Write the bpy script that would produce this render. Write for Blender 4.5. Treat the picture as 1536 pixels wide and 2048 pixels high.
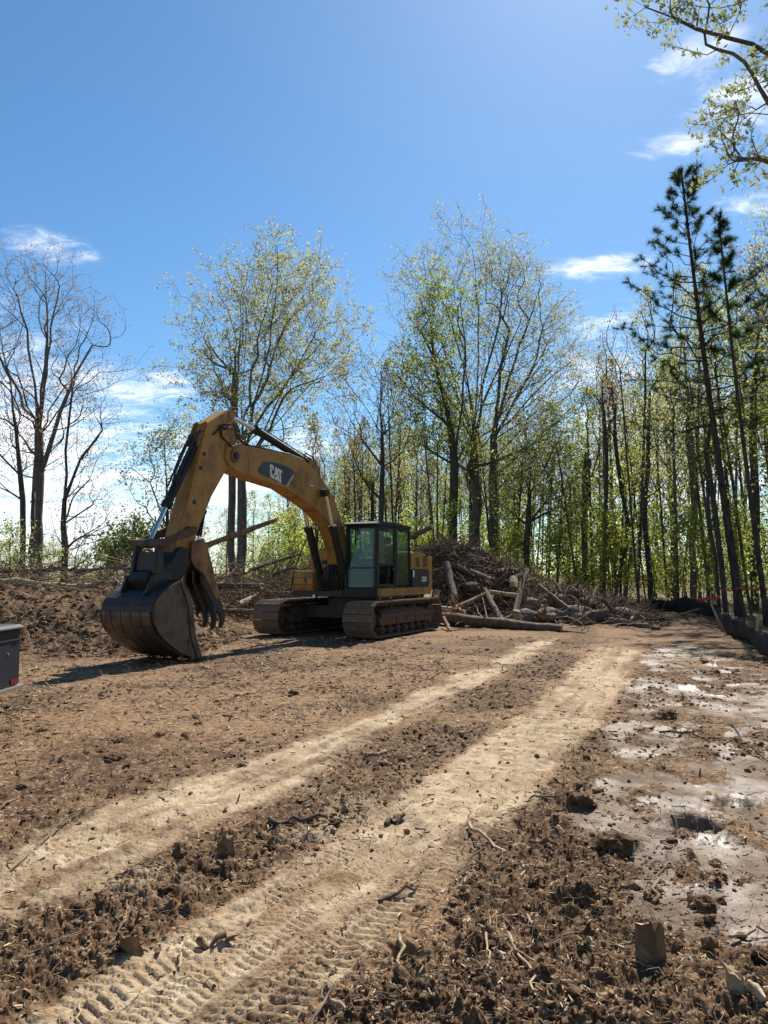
import bpy, bmesh, math, random
import numpy as np
from mathutils import Vector, Matrix

for _o in list(bpy.data.objects):
    bpy.data.objects.remove(_o)
SC = bpy.context.scene
COL = SC.collection
R = math.radians

# ------------------------------------------------------------------ camera
FPX, HC, YH = 1540.0, 1.6, 1147.0            # focal length in photo pixels, eye height, horizon row
PITCH = math.atan((YH - 1024) / FPX)
cam_d = bpy.data.cameras.new('camera')
cam = bpy.data.objects.new('camera', cam_d)
COL.objects.link(cam)
cam.location = (0, 0, HC)
cam.rotation_euler = (math.pi / 2 + PITCH, 0, 0)
cam_d.sensor_fit = 'VERTICAL'
cam_d.sensor_height = 24.0
cam_d.lens = 24.0 * FPX / 2048.0
cam_d.clip_start = 0.05
cam_d.clip_end = 9000
SC.camera = cam

# ------------------------------------------------------------------ sun, sky, exposure
SUN_AZ, SUN_EL = R(18.5), R(47.5)            # azimuth clockwise from +Y (the view direction)
SKY_STRENGTH, SUN_STRENGTH = 0.078, 5.0
SC.view_settings.view_transform = 'Standard'
SC.view_settings.look = 'None'
SC.view_settings.gamma = 1.0
SC.view_settings.use_curve_mapping = False
SC.view_settings.exposure = 0.68
sun_vec = Vector((math.sin(SUN_AZ) * math.cos(SUN_EL), math.cos(SUN_AZ) * math.cos(SUN_EL), math.sin(SUN_EL)))
sun_d = bpy.data.lights.new('sun', 'SUN')
sun_d.energy = SUN_STRENGTH
sun_d.angle = R(0.53)
sun_d.color = (1.0, 0.945, 0.86)
sun = bpy.data.objects.new('sun', sun_d)
COL.objects.link(sun)
sun.rotation_euler = sun_vec.to_track_quat('Z', 'Y').to_euler()
sun.location = (20, 60, 70)

SC.cycles.max_bounces = 7
SC.cycles.diffuse_bounces = 3
SC.cycles.glossy_bounces = 2
SC.cycles.transmission_bounces = 4
SC.cycles.transparent_max_bounces = 12
SC.cycles.caustics_reflective = False
SC.cycles.caustics_refractive = False


class NT:
    """small helper round a node tree"""
    def __init__(self, tree):
        self.t = tree
        self.n = tree.nodes
        self.l = tree.links

    def node(self, kind, **kw):
        nd = self.n.new(kind)
        for k, v in kw.items():
            setattr(nd, k, v)
        return nd

    def put(self, sock, v):
        if isinstance(v, bpy.types.NodeSocket):
            self.l.new(v, sock)
        elif v is not None:
            sock.default_value = v

    def math(self, op, a, b=None, c=None, clamp=False):
        nd = self.node('ShaderNodeMath', operation=op, use_clamp=clamp)
        for i, v in enumerate((a, b, c)):
            self.put(nd.inputs[i], v)
        return nd.outputs[0]

    def noise(self, vec, scale, detail=4.0, rough=0.55, dist=0.0):
        nd = self.node('ShaderNodeTexNoise')
        self.put(nd.inputs['Vector'], vec)
        nd.inputs['Scale'].default_value = scale
        nd.inputs['Detail'].default_value = detail
        nd.inputs['Roughness'].default_value = rough
        nd.inputs['Distortion'].default_value = dist
        return nd.outputs['Fac']

    def vor(self, vec, scale, out='Distance', feature='F1'):
        nd = self.node('ShaderNodeTexVoronoi', feature=feature)
        self.put(nd.inputs['Vector'], vec)
        nd.inputs['Scale'].default_value = scale
        return nd.outputs[out]

    def rng(self, v, a, b, c=0.0, d=1.0, smooth=True):
        nd = self.node('ShaderNodeMapRange')
        nd.interpolation_type = 'SMOOTHSTEP' if smooth else 'LINEAR'
        self.put(nd.inputs[0], v)
        for i, x in enumerate((a, b, c, d)):
            nd.inputs[i + 1].default_value = x
        return nd.outputs[0]

    def mix(self, f, a, b, blend='MIX'):
        nd = self.node('ShaderNodeMix', data_type='RGBA', blend_type=blend)
        self.put(nd.inputs[0], f)
        for s, v in ((nd.inputs[6], a), (nd.inputs[7], b)):
            if isinstance(v, (tuple, list)):
                v = (*v[:3], 1.0)
            self.put(s, v)
        return nd.outputs[2]

    def ramp(self, f, stops):
        nd = self.node('ShaderNodeValToRGB')
        self.put(nd.inputs[0], f)
        cr = nd.color_ramp
        while len(cr.elements) < len(stops):
            cr.elements.new(0.5)
        for e, (p, c) in zip(cr.elements, stops):
            e.position = p
            e.color = (*c, 1.0)
        return nd.outputs[0]

    def bump(self, h, strength, dist, normal=None):
        nd = self.node('ShaderNodeBump')
        nd.inputs['Strength'].default_value = strength
        nd.inputs['Distance'].default_value = dist
        self.put(nd.inputs['Height'], h)
        self.put(nd.inputs['Normal'], normal)
        return nd.outputs[0]


world = bpy.data.worlds.new('World')
SC.world = world
world.use_nodes = True
w = NT(world.node_tree)
w.n.clear()
sky = w.node('ShaderNodeTexSky', sky_type='NISHITA')
sky.sun_disc = False
sky.sun_elevation = SUN_EL
sky.sun_rotation = SUN_AZ
sky.altitude = 200
sky.air_density = 1.0
sky.dust_density = 0.3
sky.ozone_density = 2.2
tc = w.node('ShaderNodeTexCoord')
sep = w.node('ShaderNodeSeparateXYZ')
w.put(sep.inputs[0], tc.outputs['Generated'])
dx, dy, dz = sep.outputs
az = w.math('ARCTAN2', dx, dy)
el = w.math('ARCSINE', w.math('MAXIMUM', w.math('MINIMUM', dz, 1.0), -1.0))
# clouds: thin wisps and low banks; each patch is a soft ellipse in (azimuth, elevation)
sc_ = w.math('DIVIDE', 1.0, w.math('ADD', w.math('MAXIMUM', dz, 0.0), 0.16))
comb = w.node('ShaderNodeCombineXYZ')
w.put(comb.inputs[0], w.math('MULTIPLY', dx, sc_))
w.put(comb.inputs[1], w.math('MULTIPLY', w.math('MULTIPLY', dy, sc_), 1.6))
cl_n = w.noise(comb.outputs[0], 2.1, 9.0, 0.6, 0.35)
cl_f = w.noise(comb.outputs[0], 8.0, 10.0, 0.66, 1.1)
patches = [  # az, el, half width, half height, amount (degrees)
    (-29, 8.0, 13, 7.0, 1.1), (-22, 3.5, 16, 5.0, 1.0), (-13, 6.5, 6, 3.5, 0.9), (-15.8, 13.9, 2.1, 0.55, 0.75), (-15.3, 12.9, 1.8, 0.5, 0.6),
    (-25.0, 21.6, 3.6, 1.0, 0.75), (-5.2, 9.2, 3.2, 1.7, 0.8), (1.5, 8.0, 4, 2.2, 0.5),
    (22.5, 33.0, 3.4, 1.5, 0.95), (27, 30.0, 5, 2.2, 0.6), (22.5, 28.2, 4.0, 1.0, 0.6), (16.5, 21.4, 4.2, 0.8, 0.6),
    (18, 17.8, 5, 1.2, 0.75), (17, 14.2, 5, 2.0, 0.95), (20, 8.0, 10, 5.5, 0.95), (27, 24.0, 4.0, 1.5, 0.6),
    (28, 38.5, 3.5, 1.6, 0.5), (60, 12, 22, 7, 0.8), (-70, 10, 24, 6, 0.8), (120, 14, 30, 8, 0.8), (-140, 12, 40, 7, 0.8), (180, 20, 24, 6, 0.7)]
tot = None
for a0, e0, sa, se, amt in patches:
    da = w.math('MULTIPLY', w.math('SUBTRACT', az, R(a0)), 1 / R(sa))
    de = w.math('MULTIPLY', w.math('SUBTRACT', el, R(e0)), 1 / R(se))
    q = w.math('ADD', w.math('MULTIPLY', da, da), w.math('MULTIPLY', de, de))
    g = w.math('MULTIPLY', w.math('POWER', 2.718, w.math('MULTIPLY', q, -0.9)), amt)
    tot = g if tot is None else w.math('MAXIMUM', tot, g)
cover = w.math('ADD', w.math('MULTIPLY', cl_n, 1.0), w.math('MULTIPLY', cl_f, 0.75))
cover = w.math('ADD', w.math('MULTIPLY', w.math('SUBTRACT', cover, 0.86), 2.0), w.math('MULTIPLY', tot, 1.0))
cmask = w.rng(cover, 0.22, 1.25, 0.0, 0.97)
cmask = w.math('MULTIPLY', cmask, w.rng(tot, 0.06, 0.34))
hsv = w.node('ShaderNodeHueSaturation')
hsv.inputs['Saturation'].default_value = 1.16
hsv.inputs['Value'].default_value = 1.0
w.put(hsv.inputs['Color'], sky.outputs[0])
skyc = w.mix(1.0, hsv.outputs[0], (0.86, 1.05, 1.10), 'MULTIPLY')
cloudc = w.mix(w.rng(cl_f, 0.3, 0.7), (9.0, 9.6, 10.4), (12.5, 12.5, 12.5))
skyc = w.mix(cmask, skyc, cloudc)
bg = w.node('ShaderNodeBackground')
w.put(bg.inputs['Color'], skyc)
bg.inputs['Strength'].default_value = SKY_STRENGTH
wo = w.node('ShaderNodeOutputWorld')
w.l.new(bg.outputs[0], wo.inputs[0])
world.cycles.sampling_method = 'MANUAL'
world.cycles.sample_map_resolution = 512


# ------------------------------------------------------------------ where photo pixels lie in the place
_F = np.array([0, math.cos(PITCH), math.sin(PITCH)])
_U = np.array([0, -math.sin(PITCH), math.cos(PITCH)])


def at(px, py, depth):
    """the place's point seen at a photo pixel, at the given distance along Y"""
    r = _F * FPX + np.array([1.0, 0, 0]) * (px - 768) + _U * (1024 - py)
    return np.array([0, 0, HC]) + r * (depth / r[1])


def gp(px, py, z=0.0):
    r = _F * FPX + np.array([1.0, 0, 0]) * (px - 768) + _U * (1024 - py)
    return np.array([0, 0, HC]) + r * ((z - HC) / r[2])


# ------------------------------------------------------------------ object helpers
def tag(o, label=None, cat=None, group=None, kind=None):
    if label:
        o['label'] = label
    if cat:
        o['category'] = cat
    if group:
        o['group'] = group
    if kind:
        o['kind'] = kind
    return o


def empty(name, loc=(0, 0, 0), rz=0.0):
    o = bpy.data.objects.new(name, None)
    o.empty_display_size = 0.2
    o.location = loc
    o.rotation_euler = (0, 0, rz)
    COL.objects.link(o)
    return o


def link(name, me, parent=None):
    o = bpy.data.objects.new(name, me)
    COL.objects.link(o)
    if parent is not None:
        o.parent = parent
    return o


def mesh_np(name, V, F, mats=(), smooth=True, mat_idx=None):
    """V n x 3, F m x k (k = 3 or 4), or a list of such face arrays"""
    me = bpy.data.meshes.new(name)
    Fs = F if isinstance(F, list) else [F]
    Fs = [np.asarray(f, dtype=np.int32) for f in Fs if len(f)]
    V = np.asarray(V, dtype=np.float32)
    me.vertices.add(len(V))
    me.vertices.foreach_set('co', V.ravel())
    loops = np.concatenate([f.ravel() for f in Fs])
    tot_ = np.concatenate([np.full(len(f), f.shape[1], dtype=np.int32) for f in Fs])
    start = np.concatenate([[0], np.cumsum(tot_)[:-1]]).astype(np.int32)
    me.loops.add(len(loops))
    me.loops.foreach_set('vertex_index', loops)
    me.polygons.add(len(tot_))
    me.polygons.foreach_set('loop_start', start)
    me.polygons.foreach_set('loop_total', tot_)
    me.polygons.foreach_set('use_smooth', np.full(len(tot_), smooth, dtype=bool))
    if mat_idx is not None:
        me.polygons.foreach_set('material_index', np.asarray(mat_idx, dtype=np.int32))
    for m in mats:
        me.materials.append(m)
    me.update(calc_edges=True)
    return me


class MB:
    """collects faces of ONE part"""
    def __init__(self):
        self.v, self.f = [], []

    def add(self, vs, fs):
        o = len(self.v)
        self.v += [tuple(map(float, p)) for p in vs]
        self.f += [tuple(i + o for i in f) for f in fs]
        return self

    def box(self, x0, x1, y0, y1, z0, z1):
        vs = [(x, y, z) for x in (x0, x1) for y in (y0, y1) for z in (z0, z1)]
        return self.add(vs, [(0, 1, 3, 2), (4, 6, 7, 5), (0, 4, 5, 1), (2, 3, 7, 6), (0, 2, 6, 4), (1, 5, 7, 3)])

    def prism(self, prof, y0, y1):
        """profile in x-z, pushed along y"""
        n = len(prof)
        a = sum(prof[i][0] * prof[(i + 1) % n][1] - prof[(i + 1) % n][0] * prof[i][1] for i in range(n))
        p = list(prof) if a > 0 else list(prof)[::-1]
        vs = [(x, y0, z) for x, z in p] + [(x, y1, z) for x, z in p]
        fs = [tuple(range(n)), tuple(range(2 * n - 1, n - 1, -1))]
        fs += [(i, i + n, (i + 1) % n + n, (i + 1) % n) for i in range(n)]
        return self.add(vs, fs)

    def tube(self, pts, rad, n=8, cap=True):
        pts = [Vector(p) for p in pts]
        rad = rad if isinstance(rad, (list, tuple)) else [rad] * len(pts)
        vs, fs = [], []
        ref = None
        for i, p in enumerate(pts):
            t = (pts[min(i + 1, len(pts) - 1)] - pts[max(i - 1, 0)]).normalized()
            if ref is None:
                ref = t.orthogonal().normalized()
            u = (ref - t * ref.dot(t)).normalized()
            ref = u
            b = t.cross(u)
            for k in range(n):
                a = 2 * math.pi * k / n
                vs.append(p + (u * math.cos(a) + b * math.sin(a)) * rad[i])
        for i in range(len(pts) - 1):
            for k in range(n):
                k2 = (k + 1) % n
                fs.append((i * n + k, i * n + k2, (i + 1) * n + k2, (i + 1) * n + k))
        if cap:
            fs.append(tuple(range(n - 1, -1, -1)))
            m = (len(pts) - 1) * n
            fs.append(tuple(range(m, m + n)))
        return self.add(vs, fs)

    def cyl_y(self, x, z, r, y0, y1, n=20):
        return self.tube([(x, y0, z), (x, y1, z)], r, n)

    def build(self, name, mat, parent=None, bevel=0.0, smooth=False, segs=2):
        me = bpy.data.meshes.new(name)
        me.from_pydata(self.v, [], self.f)
        me.materials.append(mat)
        if smooth:
            me.polygons.foreach_set('use_smooth', [True] * len(me.polygons))
        bm = bmesh.new()
        bm.from_mesh(me)
        bmesh.ops.recalc_face_normals(bm, faces=bm.faces)
        if bevel > 0:
            es = [e for e in bm.edges if len(e.link_faces) == 2 and e.calc_face_angle(0) > 0.5]
            bmesh.ops.bevel(bm, geom=es, offset=bevel, segments=segs, affect='EDGES', clamp_overlap=True)
        bm.to_mesh(me)
        bm.free()
        if smooth:
            me.set_sharp_from_angle(angle=R(40))
        return link(name, me, parent)


# ------------------------------------------------------------------ materials
def mat(name):
    m = bpy.data.materials.new(name)
    m.use_nodes = True
    n = NT(m.node_tree)
    n.n.clear()
    out = n.node('ShaderNodeOutputMaterial')
    return m, n, out


def principled(n, out, color, rough=0.6, metal=0.0, spec=0.5, normal=None):
    p = n.node('ShaderNodeBsdfPrincipled')
    if isinstance(color, (tuple, list)):
        color = (*color[:3], 1.0)
    n.put(p.inputs['Base Color'], color)
    n.put(p.inputs['Roughness'], rough)
    n.put(p.inputs['Metallic'], metal)
    n.put(p.inputs['Specular IOR Level'], spec)
    if normal is not None:
        n.l.new(normal, p.inputs['Normal'])
    n.l.new(p.outputs[0], out.inputs[0])
    return p


def worn(name, base, dirt, amount=0.5, rough=0.5, metal=0.0, scale=3.0, bump=0.12, dust=(0.30, 0.22, 0.14)):
    """paint or steel with dirt that follows its own noise and streaks"""
    m, n, out = mat(name)
    tcn = n.node('ShaderNodeTexCoord')
    v = tcn.outputs['Object']
    mp = n.node('ShaderNodeMapping')
    n.put(mp.inputs[0], v)
    mp.inputs['Scale'].default_value = (1.0, 1.0, 0.25)
    a = n.noise(v, scale, 7, 0.65)
    b = n.noise(mp.outputs[0], scale * 4, 5, 0.6)
    c = n.noise(v, scale * 16, 4, 0.6)
    f = n.rng(n.math('ADD', n.math('MULTIPLY', a, 0.65), n.math('MULTIPLY', b, 0.35)), 0.60 - 0.25 * amount, 0.78 - 0.2 * amount)
    col = n.mix(n.math('MULTIPLY', f, min(1.0, 0.35 + amount)), base, dirt)
    col = n.mix(n.math('MULTIPLY', n.rng(c, 0.55, 0.75), 0.35 * amount), col, dust)
    rg = n.math('ADD', rough, n.math('MULTIPLY', f, 0.25), clamp=True)
    nm = n.bump(n.math('ADD', c, n.math('MULTIPLY', a, 0.6)), bump, 0.01)
    principled(n, out, col, rg, metal, 0.45, nm)
    return m


def glass(name, tint):
    m, n, out = mat(name)
    tr = n.node('ShaderNodeBsdfTransparent')
    tr.inputs[0].default_value = (*tint, 1)
    gl = n.node('ShaderNodeBsdfGlossy')
    gl.inputs['Roughness'].default_value = 0.10
    gl.inputs['Color'].default_value = (0.9, 0.95, 0.93, 1)
    df = n.node('ShaderNodeBsdfDiffuse')
    df.inputs['Color'].default_value = (0.05, 0.058, 0.05, 1)
    tcn = n.node('ShaderNodeTexCoord')
    dirt = n.rng(n.noise(tcn.outputs['Object'], 5.0, 6, 0.7), 0.45, 0.85, 0.03, 0.22)
    fr = n.node('ShaderNodeLayerWeight')
    fr.inputs[0].default_value = 0.5
    refl = n.math('ADD', 0.035, n.math('MULTIPLY', n.math('POWER', fr.outputs['Facing'], 4.0), 0.6))
    m1 = n.node('ShaderNodeMixShader')
    n.put(m1.inputs[0], dirt)
    n.l.new(tr.outputs[0], m1.inputs[1])
    n.l.new(df.outputs[0], m1.inputs[2])
    m2 = n.node('ShaderNodeMixShader')
    n.put(m2.inputs[0], refl)
    n.l.new(m1.outputs[0], m2.inputs[1])
    n.l.new(gl.outputs[0], m2.inputs[2])
    n.l.new(m2.outputs[0], out.inputs[0])
    return m


def leafmat(name, c1, c2, t1, t2, trans=0.55):
    """thin leaf: each leaf its own shade, light comes through it"""
    m, n, out = mat(name)
    geo = n.node('ShaderNodeNewGeometry')
    rnd = geo.outputs['Random Per Island']
    oi = n.node('ShaderNodeObjectInfo')
    rr = n.math('FRACT', n.math('ADD', rnd, oi.outputs['Random']))
    df = n.node('ShaderNodeBsdfDiffuse')
    n.put(df.inputs[0], n.mix(rr, c1, c2))
    tl = n.node('ShaderNodeBsdfTranslucent')
    n.put(tl.inputs[0], n.mix(rr, t1, t2))
    mx = n.node('ShaderNodeMixShader')
    mx.inputs[0].default_value = trans
    n.l.new(df.outputs[0], mx.inputs[1])
    n.l.new(tl.outputs[0], mx.inputs[2])
    n.l.new(mx.outputs[0], out.inputs[0])
    return m


def barkmat(name, c1, c2, scale=(14, 14, 2.2), bump=0.6):
    m, n, out = mat(name)
    tcn = n.node('ShaderNodeTexCoord')
    mp = n.node('ShaderNodeMapping')
    n.put(mp.inputs[0], tcn.outputs['Object'])
    mp.inputs['Scale'].default_value = scale
    a = n.noise(mp.outputs[0], 1.0, 6, 0.65, 0.6)
    b = n.noise(tcn.outputs['Object'], 1.1, 4, 0.6)
    col = n.mix(n.rng(a, 0.35, 0.68), c1, c2)
    col = n.mix(n.math('MULTIPLY', n.rng(b, 0.45, 0.7), 0.45), col, tuple(0.5 * (x + y) * 1.1 for x, y in zip(c1, c2)))
    principled(n, out, col, 0.9, 0.0, 0.2, n.bump(a, bump, 0.03))
    return m


M = {}
M['yellow'] = worn('machine_yellow_paint', (0.39, 0.195, 0.032), (0.17, 0.09, 0.035), 0.6, 0.5, 0, 1.8)
M['yellow_worn'] = worn('scraped_yellow_paint', (0.30, 0.155, 0.04), (0.11, 0.06, 0.033), 0.8, 0.5, 0, 2.4)
M['black'] = worn('black_paint', (0.009, 0.010, 0.011), (0.04, 0.033, 0.027), 0.35, 0.6, 0, 2.5)
M['steel_dark'] = worn('greasy_dark_steel', (0.035, 0.032, 0.032), (0.10, 0.065, 0.04), 0.6, 0.5, 0.4, 4)
M['bucket'] = worn('bucket_black_blue_steel', (0.030, 0.029, 0.030), (0.085, 0.062, 0.046), 0.7, 0.5, 0.4, 2.2)
M['bucket_worn'] = worn('bucket_bare_worn_steel', (0.105, 0.078, 0.062), (0.055, 0.038, 0.03), 0.6, 0.45, 0.5, 3.5)
M['shoe'] = worn('rusty_track_steel', (0.165, 0.115, 0.078), (0.28, 0.195, 0.12), 0.6, 0.6, 0.2, 5)
M['mudsteel'] = worn('mud_caked_steel', (0.085, 0.055, 0.036), (0.15, 0.098, 0.06), 0.7, 0.88, 0, 4, 0.6)
M['chrome'] = worn('chrome_rod', (0.62, 0.62, 0.62), (0.30, 0.25, 0.2), 0.12, 0.16, 1.0, 3, 0.02)
M['rubber'] = worn('black_rubber_hose', (0.018, 0.018, 0.018), (0.07, 0.055, 0.04), 0.4, 0.6, 0, 5)
M['decal_black'] = worn('black_decal', (0.012, 0.014, 0.020), (0.05, 0.045, 0.04), 0.15, 0.35, 0, 3, 0.02)
M['decal_white'] = worn('white_decal', (0.72, 0.71, 0.66), (0.4, 0.36, 0.3), 0.2, 0.45, 0, 3, 0.02)
M['decal_red'] = worn('faded_red_decal', (0.45, 0.13, 0.08), (0.3, 0.16, 0.1), 0.2, 0.45, 0, 3, 0.02)
M['decal_pale'] = worn('faded_pink_decal', (0.55, 0.36, 0.30), (0.4, 0.26, 0.2), 0.3, 0.45, 0, 3, 0.02)
M['seat'] = worn('grey_brown_seat_cloth', (0.16, 0.125, 0.10), (0.10, 0.08, 0.06), 0.4, 0.9, 0, 6)
M['glass'] = glass('cab_glass', (0.74, 0.86, 0.81))
M['navy'] = worn('navy_trailer_paint', (0.005, 0.007, 0.018), (0.014, 0.014, 0.02), 0.10, 0.55, 0, 2, 0.03)
M['silver'] = worn('brushed_silver_trim', (0.55, 0.55, 0.56), (0.35, 0.3, 0.27), 0.25, 0.3, 0.9, 4, 0.03)
M['red_lens'] = worn('red_reflector', (0.16, 0.012, 0.01), (0.08, 0.02, 0.02), 0.15, 0.25, 0, 4, 0.02)
M['fabric'] = worn('black_silt_fabric', (0.014, 0.017, 0.019), (0.045, 0.042, 0.04), 0.45, 0.75, 0, 3, 0.3)
M['stake'] = worn('pale_stake_wood', (0.42, 0.31, 0.19), (0.25, 0.17, 0.1), 0.4, 0.85, 0, 6)
M['tape'] = worn('red_flagging_tape', (0.75, 0.07, 0.05), (0.55, 0.06, 0.04), 0.2, 0.5, 0, 6, 0.02)
M['bark_oak'] = barkmat('bark_grey_oak', (0.075, 0.064, 0.056), (0.20, 0.17, 0.148))
M['bark_dark'] = barkmat('bark_dark', (0.042, 0.035, 0.029), (0.125, 0.104, 0.086))
M['bark_pine'] = barkmat('bark_pine', (0.032, 0.024, 0.019), (0.10, 0.07, 0.052), (9, 9, 2.5))
M['bark_pale'] = barkmat('bark_pale', (0.085, 0.068, 0.055), (0.19, 0.155, 0.125))
M['wood_log'] = barkmat('log_bark', (0.060, 0.040, 0.027), (0.21, 0.15, 0.10), (9, 9, 9), 1.0)
M['wood_grey'] = barkmat('weathered_log', (0.060, 0.047, 0.037), (0.20, 0.155, 0.118), (9, 9, 9), 1.0)
M['wood_pale'] = barkmat('stripped_pale_wood', (0.30, 0.215, 0.13), (0.52, 0.40, 0.26), (8, 8, 8), 0.35)
M['wood_brown'] = barkmat('brown_splintered_wood', (0.12, 0.07, 0.04), (0.30, 0.19, 0.11), (9, 9, 9))
M['cut'] = barkmat('sawn_wood_face', (0.26, 0.165, 0.095), (0.50, 0.36, 0.22), (12, 12, 12), 0.2)
M['twig'] = barkmat('dead_twig', (0.10, 0.07, 0.05), (0.30, 0.22, 0.15), (6, 6, 6), 0.2)
M['twig_pale'] = barkmat('pale_root', (0.28, 0.20, 0.125), (0.50, 0.38, 0.25), (20, 20, 20), 0.2)
M['twig_dark'] = barkmat('dark_branch', (0.045, 0.034, 0.026), (0.15, 0.11, 0.08), (20, 20, 20), 0.2)
M['chip_tan'] = worn('wood_chip_tan', (0.36, 0.26, 0.155), (0.22, 0.15, 0.085), 0.5, 0.85, 0, 30, 0.1)
M['chip_pale'] = worn('wood_chip_pale', (0.52, 0.41, 0.27), (0.33, 0.24, 0.15), 0.4, 0.85, 0, 30, 0.1)
M['chip_brown'] = worn('bark_chip_brown', (0.16, 0.095, 0.055), (0.09, 0.056, 0.034), 0.5, 0.9, 0, 30, 0.1)
M['leaf_oak'] = leafmat('young_oak_leaf', (0.14, 0.145, 0.06), (0.19, 0.17, 0.08), (0.46, 0.48, 0.17), (0.56, 0.49, 0.21))
M['leaf_bud'] = leafmat('reddish_bud_leaf', (0.15, 0.12, 0.075), (0.20, 0.14, 0.09), (0.36, 0.29, 0.15), (0.42, 0.27, 0.16), 0.45)
M['leaf_green'] = leafmat('fresh_green_leaf', (0.08, 0.108, 0.032), (0.125, 0.145, 0.045), (0.40, 0.48, 0.09), (0.60, 0.61, 0.15), 0.62)
M['leaf_pale'] = leafmat('pale_spring_leaf', (0.13, 0.155, 0.06), (0.18, 0.19, 0.08), (0.42, 0.48, 0.15), (0.56, 0.57, 0.21), 0.6)
M['leaf_maple'] = leafmat('young_maple_leaf', (0.11, 0.13, 0.055), (0.15, 0.155, 0.065), (0.30, 0.34, 0.13), (0.38, 0.39, 0.16), 0.5)
M['needle'] = leafmat('pine_needle', (0.022, 0.045, 0.018), (0.04, 0.065, 0.026), (0.05, 0.09, 0.025), (0.08, 0.11, 0.035), 0.3)
# ------------------------------------------------------------------ noise for the terrain
def _hash(ix, iy, s):
    with np.errstate(over='ignore'):
        h = ix.astype(np.uint32) * np.uint32(374761393) + iy.astype(np.uint32) * np.uint32(668265263) + np.uint32((s * 974634777 + 12345) & 0xffffffff)
        h = (h ^ (h >> np.uint32(13))) * np.uint32(1274126177)
        h = (h ^ (h >> np.uint32(16))) * np.uint32(2246822519)
        h = h ^ (h >> np.uint32(15))
    return (h & np.uint32(0xffffff)).astype(np.float32) / np.float32(16777216.0)


def vnoise(x, y, s):
    xf, yf = np.floor(x), np.floor(y)
    ix, iy = xf.astype(np.int32), yf.astype(np.int32)
    u, v = (x - xf).astype(np.float32), (y - yf).astype(np.float32)
    u = u * u * (3 - 2 * u)
    v = v * v * (3 - 2 * v)
    a, b = _hash(ix, iy, s), _hash(ix + 1, iy, s)
    c, d = _hash(ix, iy + 1, s), _hash(ix + 1, iy + 1, s)
    return (a + (b - a) * u) * (1 - v) + (c + (d - c) * u) * v


def fbm(x, y, s, octv=4, gain=0.5):
    t, a, n = 0.0, 1.0, 0.0
    for k in range(octv):
        t = t + a * vnoise(x * 2 ** k + 17.3 * k, y * 2 ** k - 9.1 * k, s + k)
        n += a
        a *= gain
    return t / n


def lumps(x, y, s, fill=0.75):
    """rounded clods of uneven size, one at most per unit cell: height about 0..0.6"""
    xf, yf = np.floor(x), np.floor(y)
    ix, iy = xf.astype(np.int32), yf.astype(np.int32)
    out = np.zeros(x.shape, dtype=np.float32)
    for i in (-1, 0, 1):
        for j in (-1, 0, 1):
            cx, cy = ix + i, iy + j
            px = cx + _hash(cx, cy, s)
            py = cy + _hash(cx, cy, s + 1)
            r = _hash(cx, cy, s + 2)
            r = np.where(r > fill, 0.0, 0.22 + 0.55 * (r / fill) ** 2)
            d2 = ((x - px) ** 2 + (y - py) ** 2) / np.maximum(r, 1e-3) ** 2
            out = np.maximum(out, np.sqrt(np.maximum(0, 1 - d2)) * r)
    return out


def sstep(x, a, b):
    t = np.clip((x - a) / (b - a), 0, 1)
    return t * t * (3 - 2 * t)


# ------------------------------------------------------------------ layout of the ground, in metres
_ya = np.array([-8.0, 0.0, 2.88, 3.4, 4.6, 6.44, 10.0, 16.5, 20.5, 26.0])
TR_L = np.array([-7.6, -3.0, -1.36, -1.06, -0.43, 0.38, 1.95, 4.38, 5.7, 7.0])     # right-hand track, its two edges
TR_R = np.array([-6.6, -2.0, -0.30, -0.03, 0.53, 1.40, 2.98, 5.40, 6.8, 8.2])
_yb = np.array([-8.0, 0.0, 3.5, 4.5, 5.7, 6.2, 7.8, 11.5, 19.5, 26.0])
TL_L = np.array([-9.0, -4.6, -2.82, -2.38, -1.88, -1.62, -0.68, 0.78, 3.75, 5.6])   # left-hand track
TL_R = np.array([-8.2, -3.8, -1.82, -1.30, -0.72, -0.53, -0.04, 1.45, 4.55, 6.4])
_ym = np.array([0.0, 3.0, 3.35, 3.6, 3.9, 4.3, 4.7, 5.4, 6.1, 9.2, 16.3, 20.0, 26])
MUD = np.array([9.0, 3.4, 1.95, 1.52, 1.43, 1.41, 1.40, 1.38, 1.62, 2.85, 5.6, 7.0, 9.5])
_xp = np.array([-60.0, -22, -12, -6, -4, -2.2, -1, 0, 1.2, 2.4, 4.2, 6.0, 7.85, 9.6])
PILE = np.array([0.25, 0.35, 0.5, 0.5, 0.75, 0.9, 1.0, 1.35, 2.2, 2.3, 1.7, 0.9, 0.35, 0.0])
FEN_Y = np.array([-5.0, 9.0, 14.7, 16.0, 19.5, 27.4, 33.2])
FEN_X = np.array([6.2, 6.3, 7.25, 7.65, 8.75, 11.75, 13.1])


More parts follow.
